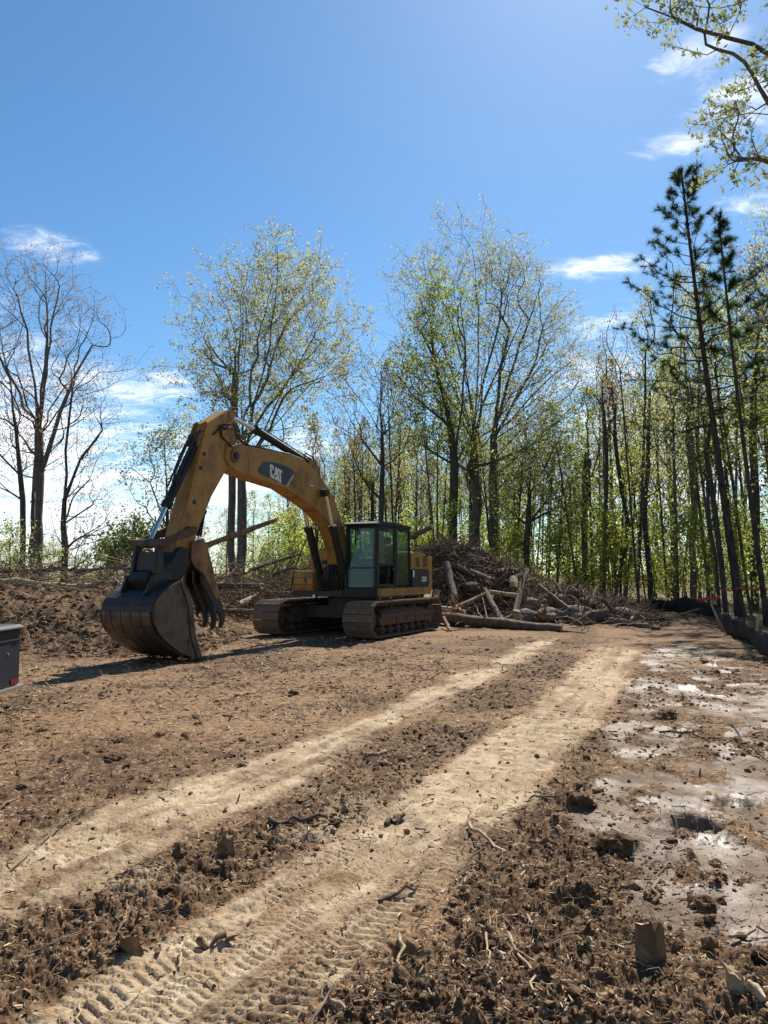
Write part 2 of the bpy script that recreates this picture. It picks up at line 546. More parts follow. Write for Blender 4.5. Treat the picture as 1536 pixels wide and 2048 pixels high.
def big_height(x, y):
    x = np.asarray(x, dtype=np.float32)
    y = np.asarray(y, dtype=np.float32)
    h = 0.10 * (fbm(x * 0.16 + 5, y * 0.16, 3, 3) - 0.5) * sstep(np.hypot(x, y), 2, 10)
    # earth bank on the left
    wob = 1.1 * (fbm(x * 0.35, y * 0.35, 21, 3) - 0.5)
    ridge = 20.4 + wob
    front = sstep(y, 15.0 + 1.5 * wob, ridge)
    back = 1 - 0.75 * sstep(y, ridge, 26.0)
    side = 1 - sstep(x + 0.5 * wob, -6.6, -3.9)
    h = h + 1.12 * front * back * side * (0.78 + 0.5 * fbm(x * 0.5, y * 0.5, 31, 3))
    # mound under the brush piles
    ph = np.interp(x, _xp, PILE).astype(np.float32)
    yr = 28.0 + 1.2 * (fbm(x * 0.3, y * 0.3, 41, 2) - 0.5)
    wid = np.where(y < yr, 2.1, 3.0)
    h = h + ph * np.exp(-((y - yr) / wid) ** 2) * (0.75 + 0.5 * fbm(x * 0.9, y * 0.9, 51, 3))
    # beyond the treeline the floor rolls gently
    h = h + 0.5 * (fbm(x * 0.05, y * 0.05, 61, 3) - 0.5) * sstep(y, 34, 60)
    return h.astype(np.float32)


HOLES = [(2.01, 5.06, .17, .10), (2.50, 5.62, .15, .05), (0.98, 4.0, .11, .09), (0.05, 3.42, .10, .06)]
HEAPS = [(1.40, 5.6, .11, .11), (1.42, 4.80, .13, .13), (1.57, 3.93, .08, .075), (3.21, 8.98, .16, .15), (1.95, 5.35, .2, .06), (2.15, 6.6, .17, .08), (0.45, 3.6, .12, .06),
         (-0.9, 4.45, .14, .07), (0.62, 5.0, .13, .05), (1.75, 4.55, .12, .05), (-0.35, 7.6, .3, .05), (-2.6, 7.0, .3, .08), (-3.2, 8.1, .35, .07),
         (-1.12, 3.45, .1, .05), (4.4, 11.2, .25, .1), (6.2, 14.0, .5, .16), (2.45, 3.9, .12, .08), (1.2, 3.15, .25, .09), (0.55, 2.9, .2, .08), (0.1, 2.75, .16, .06)]


def zones(x, y):
    tl, tr = np.interp(y, _ya, TR_L), np.interp(y, _ya, TR_R)
    ul, ur = np.interp(y, _yb, TL_L), np.interp(y, _yb, TL_R)
    n1 = 0.62 * (fbm(x * 1.6, y * 1.6, 71, 6, 0.62) - 0.5)
    e = 0.11 + 0.007 * y
    rt = sstep(np.minimum(x - tl, tr - x) + 0.5 * n1 * (0.3 + 0.06 * y), -e, e)
    lt = sstep(np.minimum(x - ul, ur - x) + 0.9 * n1 * (0.3 + 0.06 * y), -e * 1.3, e * 1.6)
    rt = rt * (1 - sstep(y + 4 * n1, 16.2, 18.5))
    lt = lt * (1 - sstep(y + 4 * n1, 18.2, 21.0))
    xm = np.interp(y, _ym, MUD)
    n2 = fbm(x * 1.3 + 3, y * 0.9, 81, 5) - 0.5
    n3 = fbm(x * 4.5, y * 3.2, 86, 6, 0.62) - 0.5
    mud = sstep(x - xm + 1.4 * n2, -0.10, 0.22) * sstep(n2 * 0.9 + n3 * 2.1 + 0.17 + 0.10 * (1 - sstep(y, 4.5, 6.5)) - 0.010 * np.maximum(y - 6, 0), -0.06, 0.20)
    mud = mud * (1 - sstep(y + 5 * n2, 17, 21)) * (1 - rt) * (1 - sstep(x - np.interp(y, FEN_Y, FEN_X), -1.3, -0.3))
    wood = np.maximum(sstep(x - np.interp(y, FEN_Y, FEN_X), -0.1, 0.5), sstep(y + 3 * n1, 31.5, 34.0))
    bank = (1 - sstep(x + n1, -4.9, -4.1)) * sstep(y + 2 * n1, 15.0, 16.6) * (1 - wood)
    pile = sstep(np.interp(x, _xp, PILE) * np.exp(-((y - 28.0) / 2.6) ** 2) + 0.3 * n1, 0.28, 0.42) * (1 - bank)
    return rt, lt, mud, wood, bank, pile


def full_height(x, y, dr):
    """x, y in metres; dr = local mesh spacing, so that no bump finer than the mesh is asked for"""
    h = big_height(x, y)
    rt, lt, mud, wood, bank, pile = zones(x, y)
    far = np.hypot(x, y)

    def f(wl):
        return 1 - sstep(dr, 0.30 * wl, 0.65 * wl)
    wx = x + 0.05 * (vnoise(x * 9, y * 9, 5) - 0.5) + 0.02 * (vnoise(x * 31, y * 31, 6) - 0.5)
    wy = y + 0.05 * (vnoise(x * 9 + 40, y * 9, 7) - 0.5) + 0.02 * (vnoise(x * 31, y * 31 + 9, 8) - 0.5)
    xm_ = np.interp(y, _ym, MUD)
    # how clumpy: the right foreground and the strip between the tracks are the roughest
    tl, tr = np.interp(y, _ya, TR_L), np.interp(y, _ya, TR_R)
    ur = np.interp(y, _yb, TL_R)
    strip = sstep(x - ur, 0.0, 0.2) * sstep(tl - x, 0.0, 0.2)
    fore = sstep(x - tr, 0.0, 0.25)
    patch = fbm(x * 0.8, y * 0.8, 91, 4)
    rough = np.clip(0.50 + 1.5 * (patch - 0.45) + 0.32 * strip + 0.52 * fore, 0.10, 1.5)
    rough = rough * (1 - 0.84 * np.maximum(rt, lt)) * (1 - 0.5 * sstep(x - np.interp(y, _ym, MUD), -0.05, 0.3) * sstep(y, 3.3, 3.8)) * (1 - 0.86 * mud)
    rough = rough * (1 + 0.9 * bank + 0.8 * pile)
    soil = 0.055 * (fbm(x * 2.2, y * 2.2, 101, 3) - 0.5)
    soil = soil + (0.042 + 0.10 * bank) * lumps(wx * 3.6, wy * 3.6, 111, 0.45) * f(.28)
    soil = soil + (0.036 + 0.05 * bank) * lumps(wx * 9, wy * 9, 121, 0.55) * f(.11)
    soil = soil + 0.034 * lumps(wx * 21, wy * 21, 131, 0.8) * f(.048)
    soil = soil + 0.020 * lumps(wx * 47, wy * 47, 141, 0.85) * f(.022)
    soil = soil + 0.050 * (fbm(x * 30, y * 30, 151, 3, 0.6) - 0.5) * f(.045) + 0.055 * (fbm(x * 7, y * 7, 153, 4, 0.55) - 0.5) * f(.14)
    h = h + rough * (soil - 0.040)
    far_rough = sstep(far, 12, 18) * (1 - wood)
    h = h + far_rough * (0.02 + 0.20 * np.maximum(bank, pile)) * (fbm(x * 3.1, y * 1.5, 161, 3) - 0.5)
    # the tracks are pressed in, with the marks of tyre lugs
    xc = 0.5 * (tl + tr)
    slope = np.gradient(0.5 * (TR_L + TR_R), _ya)
    sl = np.interp(y, _ya, slope)
    cs = 1 / np.sqrt(1 + sl * sl)
    u = (x - xc) * cs
    yy = np.linspace(-8, 26, 400)
    sw = np.concatenate([[0], np.cumsum(np.sqrt(1 + np.interp(yy[:-1], _ya, slope) ** 2) * (yy[1] - yy[0]))])
    s = np.interp(y, yy, sw) + u * sl * cs
    h = h - 0.035 * rt - 0.02 * lt
    worn_ = sstep(fbm(x * 2.3 + 8, y * 2.3, 171, 5, 0.6), 0.38, 0.56)
    for u0, hw, amp, pitch, lean in ((-0.39, 0.16, 0.015, 0.060, 0.30), (-0.09, 0.12, 0.010, 0.048, 0.2), (0.38, 0.16, 0.017, 0.064, 0.40), (0.15, 0.07, 0.012, 0.050, 0.3)):
        du = u - u0 - 0.03 * (vnoise(s * 0.7, u * 0, 181) - 0.5)
        band = sstep(hw - np.abs(du), 0.0, 0.02)
        ph = (s + 0.014 * vnoise(s * 2.3, u * 4, 187) + lean * np.abs(du) + np.where(du > 0, pitch * 0.5, 0)) / pitch
        tri = np.abs((ph % 1.0) * 2 - 1)
        lug = sstep(tri, 0.40, 0.54) * sstep(np.abs(du), 0.004, 0.014)
        h = h + rt * band * worn_ * (amp * (lug - 0.65)) * f(pitch * 1.1)
        h = h + rt * 0.012 * np.exp(-((np.abs(du) - hw - 0.015) / 0.014) ** 2) * f(.03)
    h = h + rt * 0.030 * (fbm(u * 13, s * 0.45, 183, 4, 0.6) - 0.5) * f(.06)
    bar = np.abs((s / 0.19 % 1.0) * 2 - 1)
    h = h + np.maximum(rt * sstep(0.42 - np.abs(u), 0, 0.05), lt * sstep(worn_, 0, 1)) * 0.016 * (sstep(bar, 0.35, 0.6) - 0.5) * f(.17) * sstep(far, 5.5, 7.5)
    xc2 = 0.5 * (np.interp(y, _yb, TL_L) + np.interp(y, _yb, TL_R))
    for u0 in (-0.26, -0.05, 0.2):
        du = x - xc2 - u0
        h = h + lt * 0.016 * np.exp(-(du / 0.03) ** 2) * f(.06)
        tri = np.abs(((y * 1.2 + 0.5 * np.abs(du)) / 0.06 % 1.0) * 2 - 1)
        h = h + lt * 0.010 * sstep(0.09 - np.abs(du - 0.1), 0, 0.02) * sstep(tri, 0.4, 0.6) * worn_ * f(.06)
    h = h + np.maximum(rt, lt) * (0.012 * (fbm(x * 14, y * 14, 191, 3) - 0.5) * f(.07) + (0.5 + 1.2 * (1 - worn_)) * (0.012 * lumps(wx * 17, wy * 17, 196, 0.35) * f(.06) + 0.008 * lumps(wx * 39, wy * 39, 197, 0.5)) * f(.06))
    # wet flat: low, smooth, pocked
    h = h - 0.026 * mud + mud * 0.035 * (fbm((x - xm_) * 3.2, y * 0.35, 203, 3) - 0.5) + mud * 0.012 * (fbm(x * 5, y * 5, 201, 4) - 0.5) + mud * 0.03 * np.maximum(0, fbm(x * 6, y * 6, 205, 5, 0.6) - 0.56) * f(.16) + mud * 0.012 * lumps(wx * 19, wy * 15, 207, 0.16) * f(.06)
    h = h + lt * 0.028 * (fbm((x - xc2) * 13, y * 0.5, 185, 4, 0.6) - 0.5) * f(.06)
    for hx, hy, r, dpt in HOLES:
        q = np.hypot((x - hx) * 0.8, (y - hy)) + 0.5 * r * (fbm(x * 7, y * 9, 211, 4, 0.6) - 0.5) * 2.2
        h = h - dpt * (1 - sstep(q, 0.45 * r, r)) + 0.3 * dpt * np.exp(-((q - 1.15 * r) / (0.3 * r)) ** 2)
    for hx, hy, r, ht in HEAPS:
        q = np.hypot(x - hx, y - hy) + 0.10 * r * 4 * (vnoise(x * 7 / (4 * r), y * 7 / (4 * r), 221) - 0.5)
        h = h + 0.45 * ht * np.sqrt(np.maximum(0, 1 - (q / r) ** 2)) * (0.7 + 0.6 * fbm(x * 22, y * 22, 231, 3))
    h = h + wood * 0.05 * (fbm(x * 1.5, y * 1.5, 241, 4) - 0.5)
    dry = np.clip(np.maximum(rt, lt * (0.75 + 0.25 * worn_)) * (0.40 + 1.5 * (fbm(x * 1.9, y * 1.4, 251, 6, 0.62) - 0.30)), 0, 1)
    near_tan = (1 - fore) * (1 - sstep(y, 4.5, 9.0)) * sstep(fbm(x * 1.1 + 4, y * 1.1, 261, 5, 0.6), 0.44, 0.62)
    dry = np.clip(np.maximum(dry * (0.15 + 1.7 * fbm((x - xc) * 8, s * 0.4, 271, 5, 0.62)), 0.55 * near_tan), 0, 1)
    tone = np.clip(0.46 + 1.3 * (patch - 0.47) + 0.22 * strip * (1 - np.maximum(rt, lt)) + 0.22 * fore + 0.42 * np.maximum(bank, pile), 0, 1)
    return h.astype(np.float32), dry, tone, mud, wood, (rt, lt, mud, wood, bank, pile)


# ------------------------------------------------------------------ the ground sheet: finer near the eye, out to the horizon
def ground_rows():
    k = HC * 770.0
    a = [0.25, 0.6, 0.9, 1.2, 1.5, 1.75, 1.95, 2.1]
    ys = np.arange(k / 2.2, k / 8.0, -1.12)
    b = list(k / ys)
    ys = np.arange(k / 8.0, k / 14.0, -0.62)
    c = list(k / ys)
    d = list(np.arange(14.0, 33.0, 0.135))
    e = list(np.arange(33.0, 62.0, 0.8))
    g = list(np.geomspace(63, 7000, 26))
    return np.array(a + b + c + d + e + g, dtype=np.float32)


rr_ = ground_rows()
aa_ = np.concatenate([np.radians(np.arange(-34.0, 34.001, 0.078)), np.radians(np.linspace(34, 326, 75)[1:-1])]).astype(np.float32)
NR, NA = len(rr_), len(aa_)
_dr = np.gradient(rr_)
GX = (rr_[:, None] * np.sin(aa_)[None, :]).astype(np.float32)
GY = (rr_[:, None] * np.cos(aa_)[None, :]).astype(np.float32)
DR = np.maximum(np.repeat(_dr[:, None], NA, 1) * 0.55, rr_[:, None] * np.where(np.abs(np.arange(NA) - 0) < 0, 0, 0.0014)).astype(np.float32)
_coarse = np.zeros(NA, dtype=np.float32)
_coarse[int(np.sum(aa_ <= math.radians(34.01))):] = 0.07
DR = np.maximum(DR, rr_[:, None] * _coarse[None, :])
GZ, A_DRY, A_TONE, A_MUD, A_WOOD, ZN = full_height(GX.ravel(), GY.ravel(), DR.ravel())


def ground_z(x, y):
    """height of the finished ground under a point (bilinear in the polar sheet; smooth height outside it)"""
    r, a = math.hypot(x, y), math.atan2(x, y)
    if abs(a) > R(33.9) or r < 0.3:
        return float(big_height(np.array([x]), np.array([y]))[0])
    i = int(np.searchsorted(rr_, r)) - 1
    j = min(int((a + R(34)) / R(0.078)), NA - 2)
    i = max(0, min(i, NR - 2))
    t = (r - rr_[i]) / (rr_[i + 1] - rr_[i])
    z = GZ.reshape(NR, NA)
    return float(z[i, j] * (1 - t) + z[i + 1, j] * t)


def build_ground_material():
    m, n, out = mat('soil')
    geo = n.node('ShaderNodeNewGeometry')
    v = geo.outputs['Position']

    def attr(k):
        nd = n.node('ShaderNodeAttribute')
        nd.attribute_name = k
        return nd.outputs['Fac']
    dry, tone, wet, litter = attr('dry'), attr('tone'), attr('wet'), attr('litter')
    n1 = n.noise(v, 1.7, 5, 0.6)
    n2 = n.noise(v, 13.0, 6, 0.65, 0.4)
    n3 = n.noise(v, 85.0, 4, 0.7)
    n4 = n.noise(v, 5.0, 4, 0.6, 0.5)
    vc = n.node('ShaderNodeTexVoronoi')
    n.put(vc.inputs['Vector'], v)
    vc.inputs['Scale'].default_value = 62.0
    vsep = n.node('ShaderNodeSeparateColor')
    n.put(vsep.inputs[0], vc.outputs['Color'])
    dark = n.mix(n.rng(n2, 0.35, 0.65), (0.076, 0.043, 0.023), (0.160, 0.096, 0.051))
    mid = n.mix(n.rng(n2, 0.35, 0.65), (0.165, 0.095, 0.049), (0.285, 0.178, 0.096))
    tn = n.math('ADD', tone, n.math('MULTIPLY', n.math('SUBTRACT', n4, 0.5), 0.9), clamp=True)
    col = n.mix(n.rng(tn, 0.30, 0.75), mid, dark)
    col = n.mix(n.math('MULTIPLY', n.rng(n1, 0.52, 0.66), 0.40), col, (0.200, 0.112, 0.060))
    chips = n.math('MULTIPLY', n.rng(vsep.outputs[0], 0.80, 0.84), n.rng(n2, 0.42, 0.6))
    col = n.mix(n.math('MULTIPLY', chips, 0.8), col, n.mix(vsep.outputs[1], (0.27, 0.18, 0.105), (0.46, 0.345, 0.22)))
    specks = n.rng(vsep.outputs[2], 0.84, 0.88)
    col = n.mix(n.math('MULTIPLY', specks, 0.6), col, (0.05, 0.03, 0.02))
    tan = n.mix(n.rng(n4, 0.35, 0.68), (0.340, 0.245, 0.148), (0.49, 0.385, 0.255))
    tan = n.mix(n.math('MULTIPLY', n.rng(n2, 0.49, 0.68), 0.75), tan, (0.225, 0.145, 0.085))
    tan = n.mix(n.math('MULTIPLY', n.rng(n3, 0.56, 0.72), 0.45), tan, (0.18, 0.115, 0.07))
    dryf = n.math('ADD', dry, n.math('MULTIPLY', n.math('SUBTRACT', n2, 0.5), 0.5), clamp=True)
    col = n.mix(n.rng(dryf, 0.18, 0.80), col, tan)
    mudc = n.mix(n.rng(n4, 0.35, 0.65), (0.110, 0.074, 0.048), (0.205, 0.147, 0.098))
    wetf = n.math('ADD', wet, n.math('MULTIPLY', n.math('SUBTRACT', n3, 0.5), 0.35), clamp=True)
    wf = n.rng(wetf, 0.35, 0.72)
    col = n.mix(wf, col, mudc)
    lit = n.mix(n.rng(n2, 0.4, 0.6), (0.10, 0.062, 0.035), (0.22, 0.14, 0.075))
    lit = n.mix(n.math('MULTIPLY', n.rng(n4, 0.45, 0.6), 0.6), lit, (0.06, 0.085, 0.025))
    col = n.mix(litter, col, lit)
    film = n.math('MULTIPLY', wf, n.rng(n.noise(v, 1.3, 6, 0.58), 0.40, 0.68))
    rough = n.math('SUBTRACT', 0.93, n.math('ADD', n.math('MULTIPLY', wf, 0.12), n.math('MULTIPLY', film, 0.42)))
    rough = n.math('ADD', rough, n.math('MULTIPLY', n.math('SUBTRACT', n3, 0.5), 0.10), clamp=True)
    hb = n.math('ADD', n.math('MULTIPLY', n3, 0.6), n.math('MULTIPLY', n.math('SUBTRACT', 1.0, vc.outputs['Distance']), 0.4))
    hb = n.math('MULTIPLY', hb, n.math('SUBTRACT', 1.0, n.math('MULTIPLY', film, 0.85)))
    nm = n.bump(n2, 0.35, 0.03, n.bump(hb, 0.75, 0.012))
    p = principled(n, out, col, rough, 0, n.math('ADD', 0.12, n.math('MULTIPLY', film, 0.21)), nm)
    return m


M['soil'] = build_ground_material()


def build_ground():
    idx = np.arange(NR * NA).reshape(NR, NA)
    a, b = idx[:-1, :], idx[1:, :]
    quads = np.stack([a, np.roll(a, -1, 1), np.roll(b, -1, 1), b], axis=-1).reshape(-1, 4)
    quads = quads[:, ::-1]
    V = np.stack([GX.ravel(), GY.ravel(), GZ], axis=1)
    rt, lt, mud, wood, bank, pile = [z[quads].mean(axis=1) for z in ZN]
    which = np.zeros(len(quads), dtype=np.int32)
    which[wood > 0.5] = 5
    which[pile > 0.5] = 6
    which[bank > 0.5] = 4
    which[mud > 0.5] = 3
    which[lt > 0.5] = 2
    which[rt > 0.5] = 1
    names = {0: ('ground', 'brown churned soil strewn with wood chips across the cleared site'),
             1: ('wheel_track', 'right-hand pale tan wheel track printed with tyre lugs'),
             2: ('wheel_track', 'left-hand pale tan wheel track, smoother and narrower'),
             3: ('mud_flat', 'wet grey shining mud flat with holes on the right'),
             4: ('earth_bank', 'reddish brown bank of root-filled soil behind the bucket'),
             5: ('forest_floor', 'leaf-littered forest floor under the standing trees'),
             6: ('earth_mound', 'dark earth mound under the piled logs and brush')}
    for k, (nm, lab) in names.items():
        q = quads[which == k]
        if not len(q):
            continue
        used, inv = np.unique(q, return_inverse=True)
        me = mesh_np(nm, V[used], inv.reshape(-1, 4), [M['soil']])
        for an, arr in (('dry', A_DRY), ('tone', A_TONE), ('wet', A_MUD), ('litter', A_WOOD)):
            at_ = me.attributes.new(an, 'FLOAT', 'POINT')
            at_.data.foreach_set('value', np.asarray(arr, dtype=np.float32)[used])
        tag(link(nm, me), lab, None, None, 'structure')
    # close the sheet under the eye
    mb = MB()
    ring = [tuple(V[i]) for i in idx[0]]
    mb.add(ring, [tuple(range(len(ring)))])
    me = bpy.data.meshes.new('ground')
    me.from_pydata(mb.v, [], mb.f)
    me.materials.append(M['soil'])
    tag(link('ground', me), 'brown soil under the viewer', None, None, 'structure')


build_ground()
# ------------------------------------------------------------------ the excavator (local axes: x forward, y to the machine's left, z up)
EX = empty('excavator', (-0.87, 21.4, 0.0), 0.0)
_hd = R(26.5)
EX.rotation_euler = (0, 0, math.atan2(-math.cos(_hd), -math.sin(_hd)))
EX.location.z = 0.0
tag(EX, 'dusty yellow tracked excavator with black cab, its bucket resting on the soil', 'excavator')


def text_part(name, body, size, loc, xdir, normal, mat_, parent, ext=0.003, bold=0.02, sx=1.0):
    cu = bpy.data.curves.new(name, 'FONT')
    cu.body = body
    cu.size = size
    cu.extrude = ext
    cu.offset = bold * size
    cu.align_x = 'CENTER'
    cu.align_y = 'CENTER'
    tmp = bpy.data.objects.new('tmp_text', cu)
    COL.objects.link(tmp)
    bpy.context.view_layer.update()
    me = bpy.data.meshes.new_from_object(tmp.evaluated_get(bpy.context.evaluated_depsgraph_get()))
    bpy.data.objects.remove(tmp)
    me.name = name
    x = Vector(xdir).normalized()
    z = Vector(normal).normalized()
    y = z.cross(x)
    mtx = Matrix((x * sx, y, z)).transposed().to_4x4()
    mtx.translation = Vector(loc)
    me.transform(mtx)
    me.materials.clear()
    me.materials.append(mat_)
    return link(name, me, parent)


def xz(points, y):
    return [(x, y, z) for x, z in points]


# ---- crawler tracks
TR, TZ, THALF = 0.41, 0.465, 1.80


def loop_point(s, r):
    """point and direction on the track loop at arc length s (front idler at +x), clockwise seen from +y"""
    straight = 2 * THALF
    arc = math.pi * r
    s = s % (2 * straight + 2 * arc)
    if s < straight:                       # along the top, going forward
        return (-THALF + s, TZ + r), 0.0
    s -= straight
    if s < arc:
        a = s / r
        return (THALF + r * math.sin(a), TZ + r * math.cos(a)), a
    s -= arc
    if s < straight:
        return (THALF - s, TZ - r), math.pi
    s -= straight
    a = s / r
    return (-THALF - r * math.sin(a), TZ - r * math.cos(a)), math.pi + a


def shoe_mesh():
    L, g = 0.188, 0.036
    prof = [(-L / 2, 0.0), (L / 2, 0.0), (L / 2, 0.016), (0.080, 0.016), (0.076, g), (0.060, g), (0.056, 0.018),
            (0.012, 0.018), (0.007, g), (-0.007, g), (-0.012, 0.018), (-0.056, 0.018), (-0.060, g), (-0.076, g), (-0.080, 0.016), (-L / 2, 0.016)]
    mb = MB()
    mb.prism(prof, -0.40, 0.40)
    for sx in (-0.05, 0.05):
        for sy in (-0.11, 0.11):
            mb.box(sx - 0.014, sx + 0.014, sy - 0.014, sy + 0.014, 0.016, 0.030)
    me = bpy.data.meshes.new('track_shoe')
    me.from_pydata(mb.v, [], mb.f)
    me.materials.append(M['shoe'])
    bm = bmesh.new()
    bm.from_mesh(me)
    bmesh.ops.recalc_face_normals(bm, faces=bm.faces)
    bm.to_mesh(me)
    bm.free()
    return me


shoe_me = shoe_mesh()
per = 4 * THALF + 2 * math.pi * TR
NSH = 50
for yc in (1.35, -1.35):
    # chain band that the shoes are bolted to
    mb = MB()
    n_ = 100
    ring = []
    for i in range(n_):
        (px_, pz_), a_ = loop_point(per * i / n_, TR)
        (qx, qz), _a = loop_point((4 * THALF + 2 * math.pi * (TR - 0.10)) * i / n_, TR - 0.10)
        ring += [(px_, yc - 0.13, pz_), (px_, yc + 0.13, pz_), (qx, yc + 0.13, qz), (qx, yc - 0.13, qz)]
    fs = []
    for i in range(n_):
        j = (i + 1) % n_
        for k in range(4):
            k2 = (k + 1) % 4
            fs.append((i * 4 + k, j * 4 + k, j * 4 + k2, i * 4 + k2))
    mb.add(ring, fs)
    trk = mb.build('crawler_track', M['mudsteel'], EX)
    for i in range(NSH):
        (px_, pz_), a_ = loop_point(per * (i + 0.5) / NSH, TR)
        o = link('track_shoe', shoe_me, trk)
        o.location = (px_, yc, pz_)
        o.rotation_euler = (0, a_, 0)
    mb = MB()
    mb.prism([(-1.55, 0.30), (1.5, 0.30), (1.62, 0.42), (1.55, 0.60), (0.9, 0.68), (-0.9, 0.68), (-1.5, 0.60), (-1.62, 0.45)], yc - 0.30, yc + 0.30)
    for k in range(5):
        x0 = -1.2 + k * 0.6
        mb.box(x0 - 0.05, x0 + 0.05, yc - 0.325, yc + 0.325, 0.30, 0.52)
    mb.build('side_frame', M['mudsteel'], trk, 0.012)
    for k in range(7):
        x0 = -1.35 + k * 0.45
        r_ = MB().cyl_y(x0, 0.185, 0.10, yc - 0.27, yc + 0.27, 14)
        r_.cyl_y(x0, 0.185, 0.05, yc - 0.31, yc + 0.31, 10)
        r_.build('track_roller', M['mudsteel'], trk, 0.006, True)
    for x0 in (-0.7, 0.7):
        MB().cyl_y(x0, 0.72, 0.075, yc - 0.2, yc + 0.2, 14).build('carrier_roller', M['mudsteel'], trk, 0.005, True)
    r_ = MB().cyl_y(THALF, TZ, 0.31, yc - 0.16, yc + 0.16, 28)
    r_.cyl_y(THALF, TZ, 0.17, yc - 0.22, yc + 0.22, 18)
    r_.build('front_idler', M['mudsteel'], trk, 0.012, True)
    r_ = MB().cyl_y(-THALF, TZ, 0.27, yc - 0.22, yc + 0.22, 28)
    teeth = []
    for k in range(42):
        a_ = 2 * math.pi * k / 42
        rad = 0.345 if k % 2 == 0 else 0.29
        teeth.append((-THALF + rad * math.cos(a_), TZ + rad * math.sin(a_)))
    r_.prism(teeth, yc - 0.05, yc + 0.05)
    r_.build('drive_sprocket', M['mudsteel'], trk, 0, False)
    # packed mud along the frame's ledge
    rg = np.random.default_rng(5)
    mb = MB()
    xs = np.linspace(-1.6, 1.6, 30)
    vs, fs = [], []
    for i, x0 in enumerate(xs):
        hgt = 0.60 + 0.10 * rg.random() - 0.05 * abs(x0)
        for (yy_, zz_) in ((yc + 0.33 + 0.03 * rg.random(), 0.50), (yc + 0.34 + 0.05 * rg.random(), 0.56 + 0.05 * rg.random()), (yc + 0.2, hgt + 0.08), (yc - 0.2, hgt + 0.08), (yc - 0.33, 0.56)):
            vs.append((x0, yy_, zz_))
    for i in range(len(xs) - 1):
        for k in range(4):
            fs.append((i * 5 + k, i * 5 + k + 1, i * 5 + 6 + k, i * 5 + 5 + k))
    mb.add(vs, fs)
    mb.build('packed_mud', M['soil'] if False else M['mudsteel'], trk, 0, True)

mb = MB()
mb.prism([(-0.75, 0.42), (0.75, 0.42), (0.62, 0.74), (-0.62, 0.74)], -1.06, 1.06)
mb.tube([(0, 0, 0.74), (0, 0, 0.97)], 0.68, 36)
mb.build('undercarriage', M['mudsteel'], EX, 0.015)

# ---- upper structure
up = MB()
up.prism([(-2.30, 0.99), (1.16, 0.99), (1.16, 1.14), (-2.30, 1.14)], -1.22, 0.40)
up.prism([(-2.30, 0.99), (0.2, 0.99), (0.2, 1.14), (-2.30, 1.14)], 0.402, 1.20)
up.build('platform', M['steel_dark'], EX, 0.015)
MB().box(-2.36, 1.17, 1.203, 1.362, 1.00, 1.215).build('side_skirt', M['yellow'], EX, 0.018)
cw = MB()
prof = [(-2.28, -1.38), (-2.44, -1.36), (-2.62, -1.0), (-2.74, -0.4), (-2.74, 0.4), (-2.62, 1.0), (-2.44, 1.36), (-2.28, 1.38), (-1.95, 1.20), (-1.95, -1.20)]
n_ = len(prof)
lv = [(1.03, 0.0), (1.10, 1.0), (2.02, 1.0), (2.12, 0.86)]
vs, fs = [], []
for z_, k_ in lv:
    for x_, y_ in prof:
        kk = 0.93 + 0.07 * k_
        vs.append(((x_ + 2.2) * kk - 2.2, y_ * kk, z_))
for i in range(3):
    for k in range(n_):
        fs.append((i * n_ + k, i * n_ + (k + 1) % n_, (i + 1) * n_ + (k + 1) % n_, (i + 1) * n_ + k))
fs += [tuple(range(n_))[::-1], tuple(range(3 * n_, 4 * n_))]
cw.add(vs, fs)
cw.build('counterweight', M['yellow'], EX, 0.02)
sp = MB().box(-2.40, -1.02, 0.90, 1.350, 1.222, 1.715).build('side_panel', M['decal_black'], EX, 0.02)
text_part('lettering', '320D', 0.20, (-1.86, 1.352, 1.43), (-1, 0, 0), (0, 1, 0), M['decal_white'], sp, 0.003, 0.03, 0.80)
MB().add(xz([(-2.15, 1.235), (-2.385, 1.235), (-2.385, 1.52)], 1.3525), [(0, 1, 2)]).build('red_stripe', M['decal_red'], sp)
MB().add(xz([(-1.06, 1.50), (-1.06, 1.69), (-1.17, 1.69), (-1.17, 1.50)], 1.3525), [(0, 1, 2, 3)]).build('warning_label', M['decal_white'], sp)
# rounded engine hood above the black panel, with louvre slots on its side
hd = MB()
hp = [(-2.42, 1.722), (-0.95, 1.722), (-0.95, 2.20), (-1.2, 2.22), (-1.75, 2.21), (-2.0, 2.17), (-2.2, 2.07), (-2.34, 1.94), (-2.41, 1.80)]
hd.prism(hp, 0.32, 1.345)
hood = hd.build('engine_hood', M['yellow'], EX, 0.035)
for gx, nslot, wd in ((-1.40, 9, 0.26), (-1.93, 11, 0.34)):
    for k in range(nslot):
        z_ = 1.79 + k * 0.030
        sft = 0.0 if gx < -1.6 else -0.006 * k
        s_ = MB()
        s_.prism([(gx - wd / 2 - sft, z_), (gx + wd / 2 - sft, z_), (gx + wd / 2 - sft, z_ + 0.019), (gx - wd / 2 - sft, z_ + 0.019)], 1.345, 1.3485)
        s_.build('vent_slot', M['black'], hood)
mb = MB()
mb.prism([(-2.2, 1.145), (-0.9, 1.145), (-0.9, 2.02), (-1.0, 2.10), (-2.1, 2.10), (-2.2, 2.0)], -0.52, 0.315)
mb.tube([(-1.7, -0.25, 2.10), (-1.7, -0.25, 2.42)], 0.06, 14)
mb.build('engine_cover', M['yellow_worn'], EX, 0.02)
